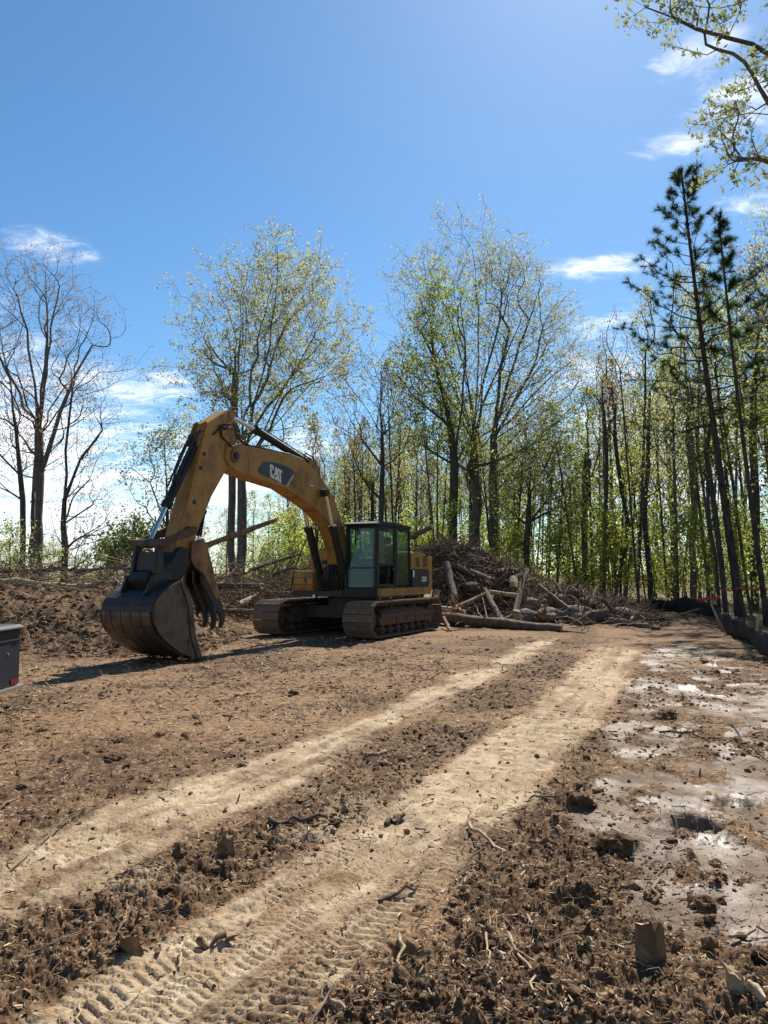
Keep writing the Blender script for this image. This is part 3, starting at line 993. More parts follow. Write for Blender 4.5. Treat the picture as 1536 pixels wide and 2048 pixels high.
# right-hand side: fuel tank with rounded shoulder, tool box in front of it
tk = MB()
ty = [(-1.33, 1.145), (-0.56, 1.145), (-0.56, 2.26), (-1.02, 2.26), (-1.16, 2.21), (-1.27, 2.10), (-1.33, 1.94)]
n_ = len(ty)
vs = [(x_, y_, z_) for x_ in (-0.95, 0.20) for y_, z_ in ty]
fs = [tuple(range(n_))[::-1], tuple(range(n_, 2 * n_))] + [(k, (k + 1) % n_, n_ + (k + 1) % n_, n_ + k) for k in range(n_)]
tk.add(vs, fs)
tank = tk.build('fuel_tank', M['yellow'], EX, 0.025)
MB().box(-0.30, 0.205, -0.95, -0.58, 2.262, 2.30).build('tank_lid', M['yellow_worn'], tank, 0.01)
MB().tube([(-0.2, -0.75, 2.29), (-0.2, -0.75, 2.40)], 0.05, 12).build('filler_cap', M['decal_red'], tank, 0.008)
MB().box(0.203, 0.208, -0.86, -0.64, 1.86, 1.97).build('warning_label', M['black'], tank)
MB().box(0.203, 0.215, -1.20, -1.0, 1.93, 1.955).build('handle', M['decal_pale'], tank)
tb = MB()
tb.prism([(0.205, 1.00), (0.98, 1.00), (1.06, 1.08), (1.12, 1.30), (1.12, 1.60), (1.08, 1.66), (0.205, 1.66)], -1.335, -0.60)
tool = tb.build('tool_box', M['yellow'], EX, 0.02)
MB().box(1.118, 1.123, -1.30, -0.64, 1.485, 1.500).build('seam', M['black'], tool)
MB().box(1.115, 1.1225, -1.30, -0.64, 1.300, 1.311).build('seam', M['black'], tool)
MB().box(1.1185, 1.1235, -0.87, -0.79, 1.385, 1.47).build('decal', M['decal_black'], tool)
MB().box(1.1185, 1.1235, -0.87, -0.76, 1.335, 1.36).build('decal', M['decal_black'], tool)
MB().box(0.30, 1.05, -1.30, -0.66, 1.662, 1.675).build('step_plate', M['silver'], tool, 0.003)
MB().tube([(1.20, -1.20, 1.04), (1.19, -1.25, 1.10), (1.10, -1.22, 1.65), (0.95, -1.10, 2.15), (0.72, -0.92, 2.80)], 0.016, 8).build('hand_rail', M['black'], EX, 0, True)
# front plate and hose bundle at the foot of the boom
MB().prism([(0.2, 1.145), (1.06, 1.145), (0.95, 1.42), (0.62, 2.05), (0.15, 2.05), (-0.1, 1.6)], -0.30, -0.235).build('boom_bracket', M['yellow_worn'], EX, 0.012)
MB().prism([(0.2, 1.145), (1.06, 1.145), (0.95, 1.42), (0.62, 2.05), (0.15, 2.05), (-0.1, 1.6)], 0.235, 0.30).build('boom_bracket', M['yellow_worn'], EX, 0.012)
rg = np.random.default_rng(11)
for k in range(13):
    y0 = -0.30 + 0.052 * k
    b_ = 0.10 * rg.random()
    pts = [(0.95, y0, 1.10), (1.08 + b_, y0 + 0.02 * rg.normal(), 1.22), (1.20 + b_, y0 + 0.03 * rg.normal(), 1.42), (1.12 + b_, y0 + 0.03 * rg.normal(), 1.64), (0.98, y0 * 0.8, 1.82), (0.80, y0 * 0.6, 1.9)]
    MB().tube(pts, 0.019, 7).build('hydraulic_hose', M['rubber'], EX, 0, True)
wl = MB().tube([(1.16, -0.48, 1.00), (1.24, -0.48, 1.00)], 0.062, 14).build('work_light', M['black'], EX)
MB().tube([(1.242, -0.48, 1.00), (1.25, -0.48, 1.00)], 0.052, 14).build('lens', M['decal_white'], wl)
MB().box(1.16, 1.20, -0.42, 0.36, 1.005, 1.10).build('front_plate', M['steel_dark'], EX, 0.01)

# ---- cab
cab = MB()
CX0, CX1, CY0, CY1, CZ0, CZ1 = -0.93, 1.20, 0.42, 1.36, 0.985, 2.93
t_ = 0.075
# floor tub and lower walls
cab.box(CX0, CX1, CY0, CY1, 1.22 if False else CZ0 + 0.235, CZ0 + 0.26)
cab.box(CX1 - 0.10, CX1, CY0, CY1, CZ0, CZ0 + 0.23)
cab.box(CX0, CX0 + t_, CY0 + 0.078, CY1 - 0.078, CZ0 + 0.262, 1.60)
cab.box(CX0 + 0.08, CX1 - 0.11, CY0, CY0 + t_, CZ0 + 0.262, 1.62)
# pillars
def pil(xa, xb, y, z0=CZ0 + 0.262, z1=CZ1 - 0.09, wx=0.085, wy=0.075):
    vs = []
    for (x_, z_) in ((xa, z0), (xb, z1)):
        vs += [(x_ - wx / 2, y - wy / 2, z_), (x_ + wx / 2, y - wy / 2, z_), (x_ + wx / 2, y + wy / 2, z_), (x_ - wx / 2, y + wy / 2, z_)]
    cab.add(vs, [(0, 3, 2, 1), (4, 5, 6, 7), (0, 1, 5, 4), (1, 2, 6, 5), (2, 3, 7, 6), (3, 0, 4, 7)])
yl, yr_ = CY1 - 0.04, CY0 + 0.04
pil(CX1 - 0.045, CX1 - 0.10, yl, CZ0 + 0.265, wx=0.10, wy=0.085)
pil(CX1 - 0.045, CX1 - 0.10, yr_, CZ0 + 0.265, wx=0.10, wy=0.085)
pil(0.02, 0.02, yl, wx=0.15)
pil(CX0 + 0.045, CX0 + 0.10, yl, wx=0.07)
pil(CX0 + 0.045, CX0 + 0.10, yr_, wx=0.07)
# headers under the roof, and the bar across the windscreen
cab.box(CX1 - 0.16, CX1 - 0.07, CY0 + 0.085, CY1 - 0.085, CZ1 - 0.16, CZ1 - 0.092)
cab.box(CX0 + 0.1, CX1 - 0.16, CY1 - 0.078, CY1 - 0.002, CZ1 - 0.17, CZ1 - 0.095)
cab.box(CX0 + 0.1, CX1 - 0.16, CY0 + 0.002, CY0 + 0.078, CZ1 - 0.17, CZ1 - 0.095)
cab_o = cab.build('cab', M['black'], EX, 0.012)
MB().prism([(CX0 - 0.02, CZ1 - 0.088), (CX1 + 0.06, CZ1 - 0.088), (CX1 + 0.09, CZ1 - 0.05), (CX1 - 0.1, CZ1 + 0.015), (0.2, CZ1 + 0.03), (CX0 + 0.1, CZ1 - 0.01)], CY0 - 0.02, CY1 + 0.035).build('roof', M['black'], cab_o, 0.02)
MB().box(-0.88, -0.12, CY1 + 0.002, CY1 + 0.10, CZ1 - 0.20, CZ1 - 0.17).build('rain_visor', M['black'], cab_o, 0.008)
def pane(name, vs):
    mb_ = MB()
    a_, b_, c_ = (Vector(v) for v in vs[:3])
    nrm = (b_ - a_).cross(c_ - a_).normalized() * 0.006
    back_ = [tuple(Vector(v) - nrm) for v in vs]
    n__ = len(vs)
    mb_.add(list(vs) + back_, [tuple(range(n__)), tuple(range(2 * n__ - 1, n__ - 1, -1))] + [(i, i + n__, (i + 1) % n__ + n__, (i + 1) % n__) for i in range(n__)])
    return mb_.build(name, M['glass'], cab_o)
xf0, xf1 = CX1 - 0.035, CX1 - 0.095
zmid = 1.73
xm_ = xf0 + (xf1 - xf0) * (zmid - 1.25) / (2.84 - 1.25)
pane('windscreen', [(xm_, CY0 + 0.09, zmid + 0.03), (xf1, CY0 + 0.09, 2.765), (xf1, CY1 - 0.09, 2.765), (xm_, CY1 - 0.09, zmid + 0.03)])
pane('lower_windscreen', [(xf0, CY0 + 0.09, 1.25), (xm_, CY0 + 0.09, zmid - 0.005), (xm_, CY1 - 0.09, zmid - 0.005), (xf0, CY1 - 0.09, 1.25)])
MB().box(xm_ - 0.02, xm_ + 0.012, CY0 + 0.086, CY1 - 0.086, zmid - 0.002, zmid + 0.026).build('windscreen_bar', M['black'], cab_o)
# rounded black border round the windscreen opening
for y0_, y1_ in ((CY0 + 0.085, CY0 + 0.15), (CY1 - 0.15, CY1 - 0.085)):
    mb = MB()
    vs = []
    for z_, x_ in ((1.25, xf0 + 0.004), (2.765, xf1 + 0.004)):
        vs += [(x_, y0_, z_), (x_, y1_, z_), (x_ - 0.02, y1_, z_), (x_ - 0.02, y0_, z_)]
    mb.add(vs, [(0, 1, 5, 4), (1, 2, 6, 5), (2, 3, 7, 6), (3, 0, 4, 7), (0, 3, 2, 1), (4, 5, 6, 7)])
    mb.build('windscreen_border', M['black'], cab_o)
# the door between the front pillars: frame, two panes, handle
dr_ = MB()
dx0, dx1, dz0, dz1 = 0.105, 1.085, CZ0 + 0.275, CZ1 - 0.18
for (a_, b_, c_, d_) in ((dx0, dx0 + 0.05, dz0, dz1), (dx1 - 0.07, dx1, dz0, dz1), (dx0 + 0.052, dx1 - 0.072, dz0, dz0 + 0.07), (dx0 + 0.052, dx1 - 0.072, dz1 - 0.05, dz1), (dx0 + 0.052, dx1 - 0.072, 1.80, 1.86)):
    dr_.box(a_, b_, CY1 - 0.055, CY1 - 0.012, c_, d_)
door = dr_.build('cab_door', M['black'], cab_o, 0.006)
MB().box(0.16, 0.30, CY1 - 0.01, CY1 + 0.02, 1.70, 1.74).build('handle', M['steel_dark'], cab_o, 0.006)
pane('door_pane', [(dx0 + 0.05, CY1 - 0.03, 1.86), (dx1 - 0.07, CY1 - 0.03, 1.86), (dx1 - 0.07, CY1 - 0.03, dz1 - 0.05), (dx0 + 0.05, CY1 - 0.03, dz1 - 0.05)])
pane('rear_quarter_pane', [(CX0 + 0.13, CY1 - 0.03, 1.27), (-0.06, CY1 - 0.03, 1.27), (-0.06, CY1 - 0.03, 2.76), (CX0 + 0.15, CY1 - 0.03, 2.76)])
pane('right_pane', [(CX0 + 0.15, CY0 + 0.035, 1.63), (CX1 - 0.17, CY0 + 0.035, 1.63), (CX1 - 0.17, CY0 + 0.035, 2.76), (CX0 + 0.15, CY0 + 0.035, 2.76)])
pane('rear_pane', [(CX0 + 0.05, CY0 + 0.09, 1.62), (CX0 + 0.05, CY1 - 0.09, 1.62), (CX0 + 0.08, CY1 - 0.09, 2.76), (CX0 + 0.08, CY0 + 0.09, 2.76)])
# inside the cab
st = MB()
st.box(-0.35, 0.18, 0.66, 1.12, 1.56, 1.70)
seat = st.build('seat', M['seat'], cab_o, 0.04, False, 3)
MB().prism([(-0.36, 1.70), (-0.22, 1.70), (-0.34, 2.36), (-0.46, 2.36)], 0.67, 1.11).build('backrest', M['seat'], seat, 0.04, False, 3)
MB().prism([(-0.37, 2.40), (-0.29, 2.40), (-0.31, 2.60), (-0.40, 2.60)], 0.76, 1.02).build('headrest', M['seat'], seat, 0.03, False, 3)
MB().box(-0.20, 0.06, 0.72, 1.06, 1.25, 1.555).build('pedestal', M['black'], seat, 0.02)
for y_ in (0.54, 1.20):
    c_ = MB().box(-0.25, 0.38, y_ - 0.065, y_ + 0.065, 1.50, 1.86).build('console', M['black'], cab_o, 0.025)
    MB().tube([(0.30, y_, 1.86), (0.33, y_, 1.98), (0.36, y_ + 0.01, 2.08)], [0.012, 0.014, 0.026], 8).build('joystick', M['rubber'], c_, 0, True)
MB().box(0.86, 0.95, 0.52, 0.66, 1.85, 2.10).build('monitor', M['black'], cab_o, 0.012)
for y_ in (0.78, 0.95):
    MB().tube([(0.62, y_, 1.25), (0.78, y_, 1.55), (0.80, y_, 1.85)], 0.013, 7).build('pedal_lever', M['steel_dark'], cab_o, 0, True)

# ---- boom
bo = MB()
bp = [(5.92, 4.02), (5.90, 4.24), (5.70, 4.36), (5.08, 4.39), (3.91, 4.42), (3.2, 4.42), (2.78, 4.36), (2.42, 4.24), (2.11, 4.07), (1.78, 3.88), (1.48, 3.64), (1.22, 3.35), (1.03, 3.08), (0.76, 2.62), (0.53, 2.24), (0.30, 1.98), (0.14, 1.92), (0.08, 1.75), (0.20, 1.62),
      (0.42, 1.60), (0.86, 1.72), (1.02, 1.86), (1.10, 2.16), (1.31, 2.54), (1.60, 2.85), (2.08, 3.10), (2.45, 3.25), (2.79, 3.35), (3.69, 3.60), (4.84, 3.69), (5.5, 3.77), (5.80, 3.86)]
bo.prism(bp, -0.21, 0.21)
boom = bo.build('boom', M['yellow'], EX, 0.018)
# welded flange plates along the top and bottom edge, pin bosses
for (x_, z_, r_) in ((5.62, 4.10, 0.15), (0.30, 1.80, 0.17), (2.12, 3.63, 0.12)):
    MB().cyl_y(x_, z_, r_, -0.255, 0.255, 22).build('pin_boss', M['yellow_worn'], boom, 0.012)
    MB().cyl_y(x_, z_, r_ * 0.55, -0.29, 0.29, 18).build('pin', M['steel_dark'], boom, 0.008)
dec = MB().prism([(4.58, 4.115), (4.15, 4.155), (3.65, 4.13), (3.36, 4.07), (3.34, 3.98), (3.66, 3.665), (4.72, 3.83), (4.80, 3.90)], 0.211, 0.2145).build('decal_panel', M['decal_black'], boom)
MB().prism([(3.345, 3.97), (3.325, 3.92), (3.575, 3.655), (3.655, 3.668)], 0.211, 0.2143).build('decal_edge', M['decal_pale'], dec)
# three block letters with a triangle at the foot of the middle one, the whole tilted along the boom
def plane_letters():
    e1 = Vector((-1.0, 0, -0.21)).normalized()
    e2 = Vector((0.10, 0, 1.0)).normalized()
    o_ = Vector((4.02, 0.2147, 3.885))
    def put(poly, name, m_):
        mb_ = MB()
        a_ = [o_ + e1 * u + e2 * v for u, v in poly]
        b_ = [p + Vector((0, 0.004, 0)) for p in a_]
        n__ = len(poly)
        mb_.add(a_ + b_, [tuple(range(n__)), tuple(range(2 * n__ - 1, n__ - 1, -1))] + [(i, i + n__, (i + 1) % n__ + n__, (i + 1) % n__) for i in range(n__)])
        return mb_.build(name, m_, dec)
    W = M['decal_white']
    put([(-0.30, -0.12), (-0.27, -0.155), (-0.17, -0.155), (-0.14, -0.12), (-0.14, -0.045), (-0.20, -0.045), (-0.20, -0.10), (-0.235, -0.10), (-0.235, 0.10), (-0.20, 0.10), (-0.20, 0.05), (-0.14, 0.05), (-0.14, 0.12), (-0.17, 0.155), (-0.27, 0.155), (-0.30, 0.12)], 'letter', W)
    put([(-0.135, -0.06), (-0.06, 0.155), (0.015, 0.155), (0.09, -0.155), (0.035, -0.155), (-0.02, 0.0), (-0.055, -0.035)], 'letter', W)
    put([(0.03, 0.155), (0.03, 0.095), (0.085, 0.095), (0.095, -0.155), (0.155, -0.155), (0.15, 0.095), (0.21, 0.095), (0.21, 0.155)], 'letter', W)
    put([(-0.155, -0.145), (-0.03, -0.035), (0.065, -0.15)], 'triangle', W)
plane_letters()
MB().box(2.50, 2.66, 0.212, 0.25, 3.76, 3.785).build('step_bracket', M['silver'], boom)
# hydraulic lines along the boom's back
for y_ in (-0.12, -0.04, 0.06, 0.13):
    MB().tube([(0.55, y_, 2.30), (0.80, y_, 2.74), (1.08, y_, 3.22), (1.5, y_, 3.70), (2.12, y_, 4.12), (2.78, y_, 4.40), (3.4, y_, 4.46), (5.0, y_, 4.43)], 0.016, 6).build('steel_line', M['rubber'], boom, 0, True)
rg = np.random.default_rng(3)
for k in range(4):
    y_ = -0.12 + 0.08 * k
    MB().tube([(5.0, y_, 4.43), (5.3, y_, 4.46 + 0.05 * k), (5.52, y_ * 1.5, 4.58 + 0.08 * rg.random()), (5.75, y_ * 2.2, 4.78), (6.0, 0.20, 4.70), (6.3, 0.18, 4.45)], 0.018, 7).build('hydraulic_hose', M['rubber'], boom, 0, True)
for k in range(3):
    MB().tube([(2.70, -0.05 + 0.05 * k, 4.36), (2.55, -0.05 + 0.05 * k, 4.52 + 0.04 * k), (2.30, 0.05 * k, 4.44 + 0.05 * k), (2.05, 0.05 * k, 4.30), (1.9, 0.05 * k, 4.02)], 0.020, 7).build('hydraulic_hose', M['rubber'], boom, 0, True)


def cylinder(name, y, base, split, tip, rb, rr, parent, end=True):
    b_, s_, t2 = (Vector((p[0], y, p[1])) for p in (base, split, tip))
    mb_ = MB()
    d_ = (s_ - b_).normalized()
    mb_.tube([b_, s_ - d_ * 0.10], rb, 18)
    mb_.tube([s_ - d_ * 0.12, s_], rb * 1.22, 18)
    mb_.cyl_y(base[0], base[1], rb * 1.15, y - rb * 0.95, y + rb * 0.95, 16)
    c = mb_.build(name, M['black'], parent, 0.006, True)
    MB().tube([s_ - d_ * 0.02, t2], rr, 16).build('piston_rod', M['chrome'], c, 0, True)
    if end:
        MB().cyl_y(tip[0], tip[1], rr * 1.9, y - rr * 1.6, y + rr * 1.6, 16).build('rod_eye', M['steel_dark'], c, 0.006, True)
    off = Vector((0, rb * 0.9, rb * 0.75))
    MB().tube([b_ + d_ * 0.12 + off, b_ + d_ * 0.3 + off * 1.15, s_ - d_ * 0.12 + off * 1.15], 0.014, 6).build('steel_line', M['rubber'], c, 0, True)
    return c


cylinder('boom_cylinder', 0.365, (0.98, 1.20), (1.76, 2.82), (2.12, 3.63), 0.095, 0.050, EX)
cylinder('boom_cylinder', -0.365, (0.98, 1.20), (1.76, 2.82), (2.12, 3.63), 0.095, 0.050, EX)
MB().prism([(2.0, 4.02), (2.62, 4.28), (2.42, 4.46), (2.2, 4.46), (2.02, 4.30)], 0.09, 0.125).build('cylinder_bracket', M['yellow_worn'], boom, 0.006)
MB().prism([(2.0, 4.02), (2.62, 4.28), (2.42, 4.46), (2.2, 4.46), (2.02, 4.30)], -0.125, -0.09).build('cylinder_bracket', M['yellow_worn'], boom, 0.006)
cylinder('stick_cylinder', 0.0, (2.28, 4.37), (4.62, 4.86), (5.62, 5.00), 0.088, 0.047, EX)

# ---- stick
sk = MB()
sp_ = [(5.80, 5.07), (5.66, 5.02), (5.56, 4.60), (5.46, 4.25), (5.50, 4.02), (5.86, 3.72), (6.27, 3.19), (6.62, 2.57), (6.83, 2.13), (7.02, 1.88), (7.25, 1.83), (7.42, 1.94), (7.24, 2.46), (6.88, 3.49), (6.52, 4.56), (6.47, 4.66)]
sk.prism(sp_, -0.165, 0.165)
stick = sk.build('stick', M['yellow'], EX, 0.018)
MB().cyl_y(7.18, 1.98, 0.14, -0.20, 0.20, 20).build('pin_boss', M['steel_dark'], stick, 0.01)
MB().cyl_y(7.00, 2.42, 0.10, -0.20, 0.20, 18).build('pin_boss', M['steel_dark'], stick, 0.01)
MB().cyl_y(5.70, 4.98, 0.11, -0.19, 0.19, 18).build('pin_boss', M['yellow_worn'], stick, 0.01)
for y_ in (-0.11, 0.11):
    MB().prism([(6.40, 4.62), (6.58, 4.42), (6.64, 4.20), (6.72, 4.15), (6.72, 4.28), (6.56, 4.66), (6.46, 4.72)], y_ - 0.02, y_ + 0.02).build('cylinder_bracket', M['yellow_worn'], stick, 0.006)
for k in range(0, 5, 2):
    x_, z_ = [(6.56, 4.02), (6.72, 3.40), (6.83, 3.02), (6.95, 2.62), (6.66, 3.72)][k]
    MB().box(x_ - 0.05, x_ + 0.04, 0.166, 0.172 + 0.012 * (k % 2), z_ - 0.04, z_ + 0.03).build('weld_pad', M['black'], stick)
cylinder('bucket_cylinder', 0.0, (6.66, 4.20), (7.44, 2.88), (7.87, 2.16), 0.088, 0.046, EX)
for y_, b_ in ((0.12, 0.10), (-0.10, 0.06), (0.05, 0.16)):
    MB().tube([(6.35, y_, 4.62), (6.62 + b_, y_, 4.40), (6.90 + b_, y_, 3.95), (7.10 + b_, y_, 3.55), (7.25 + b_ * 0.6, y_, 3.30)], 0.018, 7).build('hydraulic_hose', M['rubber'], stick, 0, True)
# loose hose down the stick's inner side
for y_ in (0.19, 0.215):
    MB().tube([(5.75, y_, 4.70), (5.95, y_, 4.62), (6.12, y_, 4.68), (6.05, y_, 4.45), (5.75, y_ + 0.03, 4.28), (5.45, y_ + 0.05, 4.38)], 0.016, 7).build('hydraulic_hose', M['rubber'], stick, 0, True)

# ---- bucket linkage
lk = MB()
for y_ in (-0.26, 0.26):
    lk.prism([(7.80, 2.20), (7.94, 2.20), (8.04, 1.62), (7.98, 1.46), (7.86, 1.46), (7.80, 1.62)], y_ - 0.045, y_ + 0.045)
lk.prism([(7.83, 2.0), (7.93, 2.0), (7.98, 1.65), (7.86, 1.65)], -0.21, 0.21)
link_o = lk.build('bucket_link', M['steel_dark'], EX, 0.012)
MB().cyl_y(7.87, 2.16, 0.085, -0.40, 0.40, 18).build('link_pin', M['mudsteel'], link_o, 0.01, True)
for y_ in (-0.34, 0.34):
    MB().prism([(7.83, 2.24), (7.93, 2.20), (7.93, 2.10), (7.05, 2.34), (6.95, 2.38), (6.95, 2.50), (7.05, 2.52)], y_ - 0.03, y_ + 0.03).build('idler_link', M['mudsteel'], link_o, 0.01)
MB().prism([(6.98, 1.80), (7.05, 2.08), (7.32, 2.10), (7.55, 1.82), (7.85, 1.66), (8.10, 1.62), (8.16, 1.48), (8.02, 1.30), (7.62, 1.30), (7.25, 1.42)], -0.24, 0.24).build('quick_coupler', M['black'], EX, 0.02)

# ---- bucket
bk = MB()
outer = [(7.70, 1.47), (7.92, 1.385), (8.14, 1.285), (8.30, 1.16), (8.385, 1.02), (8.40, 0.86), (8.36, 0.70), (8.26, 0.555), (8.11, 0.42), (7.94, 0.305), (7.74, 0.19), (7.50, 0.085), (7.28, 0.03), (7.06, 0.0)]
inner = [(x_ - 0.035 * (1 if x_ > 7.9 else 0.4), z_ + (0.02 if z_ < 0.8 else -0.03)) for x_, z_ in outer]
bk.prism(outer + inner[::-1], -0.60, 0.60)
bucket = bk.build('bucket', M['bucket'], EX, 0.006)
side = [(7.70, 1.47), (7.60, 1.40), (7.47, 1.24), (7.38, 1.02), (7.28, 0.45), (7.06, 0.0), (7.28, 0.03), (7.50, 0.085), (7.74, 0.19), (7.94, 0.305), (8.11, 0.42), (8.26, 0.555), (8.36, 0.70), (8.40, 0.86), (8.385, 1.02), (8.30, 1.16), (8.14, 1.285), (7.92, 1.385)]
for y0_, y1_ in ((0.602, 0.632), (-0.632, -0.602)):
    s_ = MB().prism([(x_ if i < 5 or i > 16 else x_ - 0.01, z_) for i, (x_, z_) in enumerate(side)], y0_, y1_).build('side_plate', M['bucket_worn'], bucket, 0.006)
    ya_, yb_ = (y1_, y1_ + 0.022) if y0_ > 0 else (y0_ - 0.022, y0_)
    MB().prism([(7.585, 1.375), (7.46, 1.23), (7.37, 1.01), (7.27, 0.44), (7.07, 0.01), (7.22, 0.03), (7.40, 0.40), (7.50, 1.0), (7.60, 1.22), (7.72, 1.40)], ya_, yb_).build('side_cutter', M['bucket_worn'], s_, 0.004)
    MB().prism([(8.385, 0.95), (8.40, 0.86), (8.36, 0.70), (8.26, 0.555), (8.11, 0.42), (7.94, 0.305), (7.74, 0.19), (7.70, 0.25), (7.90, 0.36), (8.06, 0.47), (8.20, 0.60), (8.28, 0.73), (8.31, 0.86)], ya_, yb_).build('heel_plate', M['bucket_worn'], s_, 0.004)
low = [(8.405, 0.93), (8.41, 0.86), (8.37, 0.695), (8.27, 0.548), (8.118, 0.412), (7.946, 0.297), (7.745, 0.182), (7.503, 0.077)]
lowi = [(x_ - 0.012, z_ + 0.006) for x_, z_ in low]
for k in range(5):
    y0_ = -0.585 + k * 0.2365
    lo_ = [(x_ + 0.012, z_ - 0.01) for x_, z_ in low]
    MB().prism(lo_ + lowi[::-1], y0_, y0_ + 0.222).build('wear_strip', M['bucket_worn'], bucket, 0.003)
for k in range(5):
    y0_ = -0.56 + k * 0.28
    MB().prism([(7.20, 0.045), (7.16, -0.01), (6.86, -0.075), (6.90, -0.04)], y0_ - 0.05, y0_ + 0.05).build('tooth', M['bucket_worn'], bucket, 0.006)
for y_ in (-0.30, 0.30):
    MB().prism([(7.50, 1.36), (7.62, 1.62), (7.84, 1.62), (8.10, 1.56), (8.26, 1.24), (7.92, 1.37), (7.70, 1.455)], y_ - 0.03, y_ + 0.03).build('hinge_ear', M['bucket'], bucket, 0.008)
MB().prism([(7.72, 1.49), (7.56, 1.44), (7.50, 1.33), (7.60, 1.35)], -0.598, 0.598).build('torque_tube', M['bucket_worn'], bucket, 0.01)
MB().tube([(8.20, 0.25, 1.27), (8.32, 0.27, 1.12), (8.37, 0.27, 1.0)], 0.035, 8).build('lifting_eye', M['steel_dark'], bucket, 0, True)

# ---- thumb behind the bucket
th = MB()
th.prism([(6.95, 2.22), (6.62, 2.30), (6.48, 2.10), (6.16, 1.34), (6.08, 1.12), (6.18, 1.06), (6.34, 1.24), (6.60, 1.60), (6.86, 1.72), (7.0, 1.9)], -0.26, -0.225)
th.prism([(6.95, 2.22), (6.62, 2.30), (6.48, 2.10), (6.16, 1.34), (6.08, 1.12), (6.18, 1.06), (6.34, 1.24), (6.60, 1.60), (6.86, 1.72), (7.0, 1.9)], 0.225, 0.26)
th.prism([(6.60, 2.24), (6.48, 2.10), (6.16, 1.34), (6.19, 1.32), (6.51, 2.06), (6.63, 2.20)], -0.224, 0.224)
thumb = th.build('thumb', M['yellow_worn'], EX, 0.008)
for k, y_ in enumerate((-0.21, 0.0, 0.21)):
    dz = -0.05 * (k == 1)
    MB().prism([(6.62, 1.66), (6.36, 1.56), (6.14, 1.20), (5.97, 0.92), (5.89, 0.74), (5.90, 0.60 + dz), (5.99, 0.48 + dz), (6.04, 0.53 + dz), (6.00, 0.64), (6.06, 0.78), (6.17, 0.86), (6.19, 0.76), (6.25, 0.75), (6.27, 0.94), (6.40, 1.14), (6.62, 1.42)], y_ - 0.035, y_ + 0.035).build('tine', M['steel_dark'], thumb, 0.008)
cylinder('thumb_cylinder', 0.0, (6.34, 2.86), (6.47, 2.36), (6.56, 1.95), 0.05, 0.03, EX)
# ------------------------------------------------------------------ trees: branches grown towards points spread through the crown
def grow(seed_pts, seed_par, targets, bf=0.35, down=1.2):
    """join every target to the growing tree where it is cheap for length and for the sap's way from the root"""
    n0, n = len(seed_pts), len(seed_pts) + len(targets)
    P = np.zeros((n, 3))
    P[:n0] = seed_pts
    par = np.full(n, -1, dtype=np.int64)
    par[:n0] = seed_par
    plen = np.zeros(n)
    for i in range(1, n0):
        plen[i] = plen[par[i]] + np.linalg.norm(P[i] - P[par[i]])
    T = np.asarray(targets, dtype=float)
    best = np.full(len(T), 1e9)
    bpar = np.zeros(len(T), dtype=np.int64)

    def upd(k):
        d = T - P[k]
        L = np.sqrt((d * d).sum(1)) + 1e-6
        cost = L * (1 + down * np.maximum(0, -d[:, 2] / L + 0.12)) + bf * plen[k]
        m = cost < best
        best[m] = cost[m]
        bpar[m] = k
    for k in range(n0):
        upd(k)
    k = n0
    for _ in range(len(T)):
        i = int(np.argmin(best))
        P[k] = T[i]
        par[k] = bpar[i]
        plen[k] = plen[par[k]] + np.linalg.norm(P[k] - P[par[k]])
        best[i] = np.inf
        T[i] = 1e6
        upd(k)
        best[best > 1e8] = np.inf
        k += 1
    return P, par


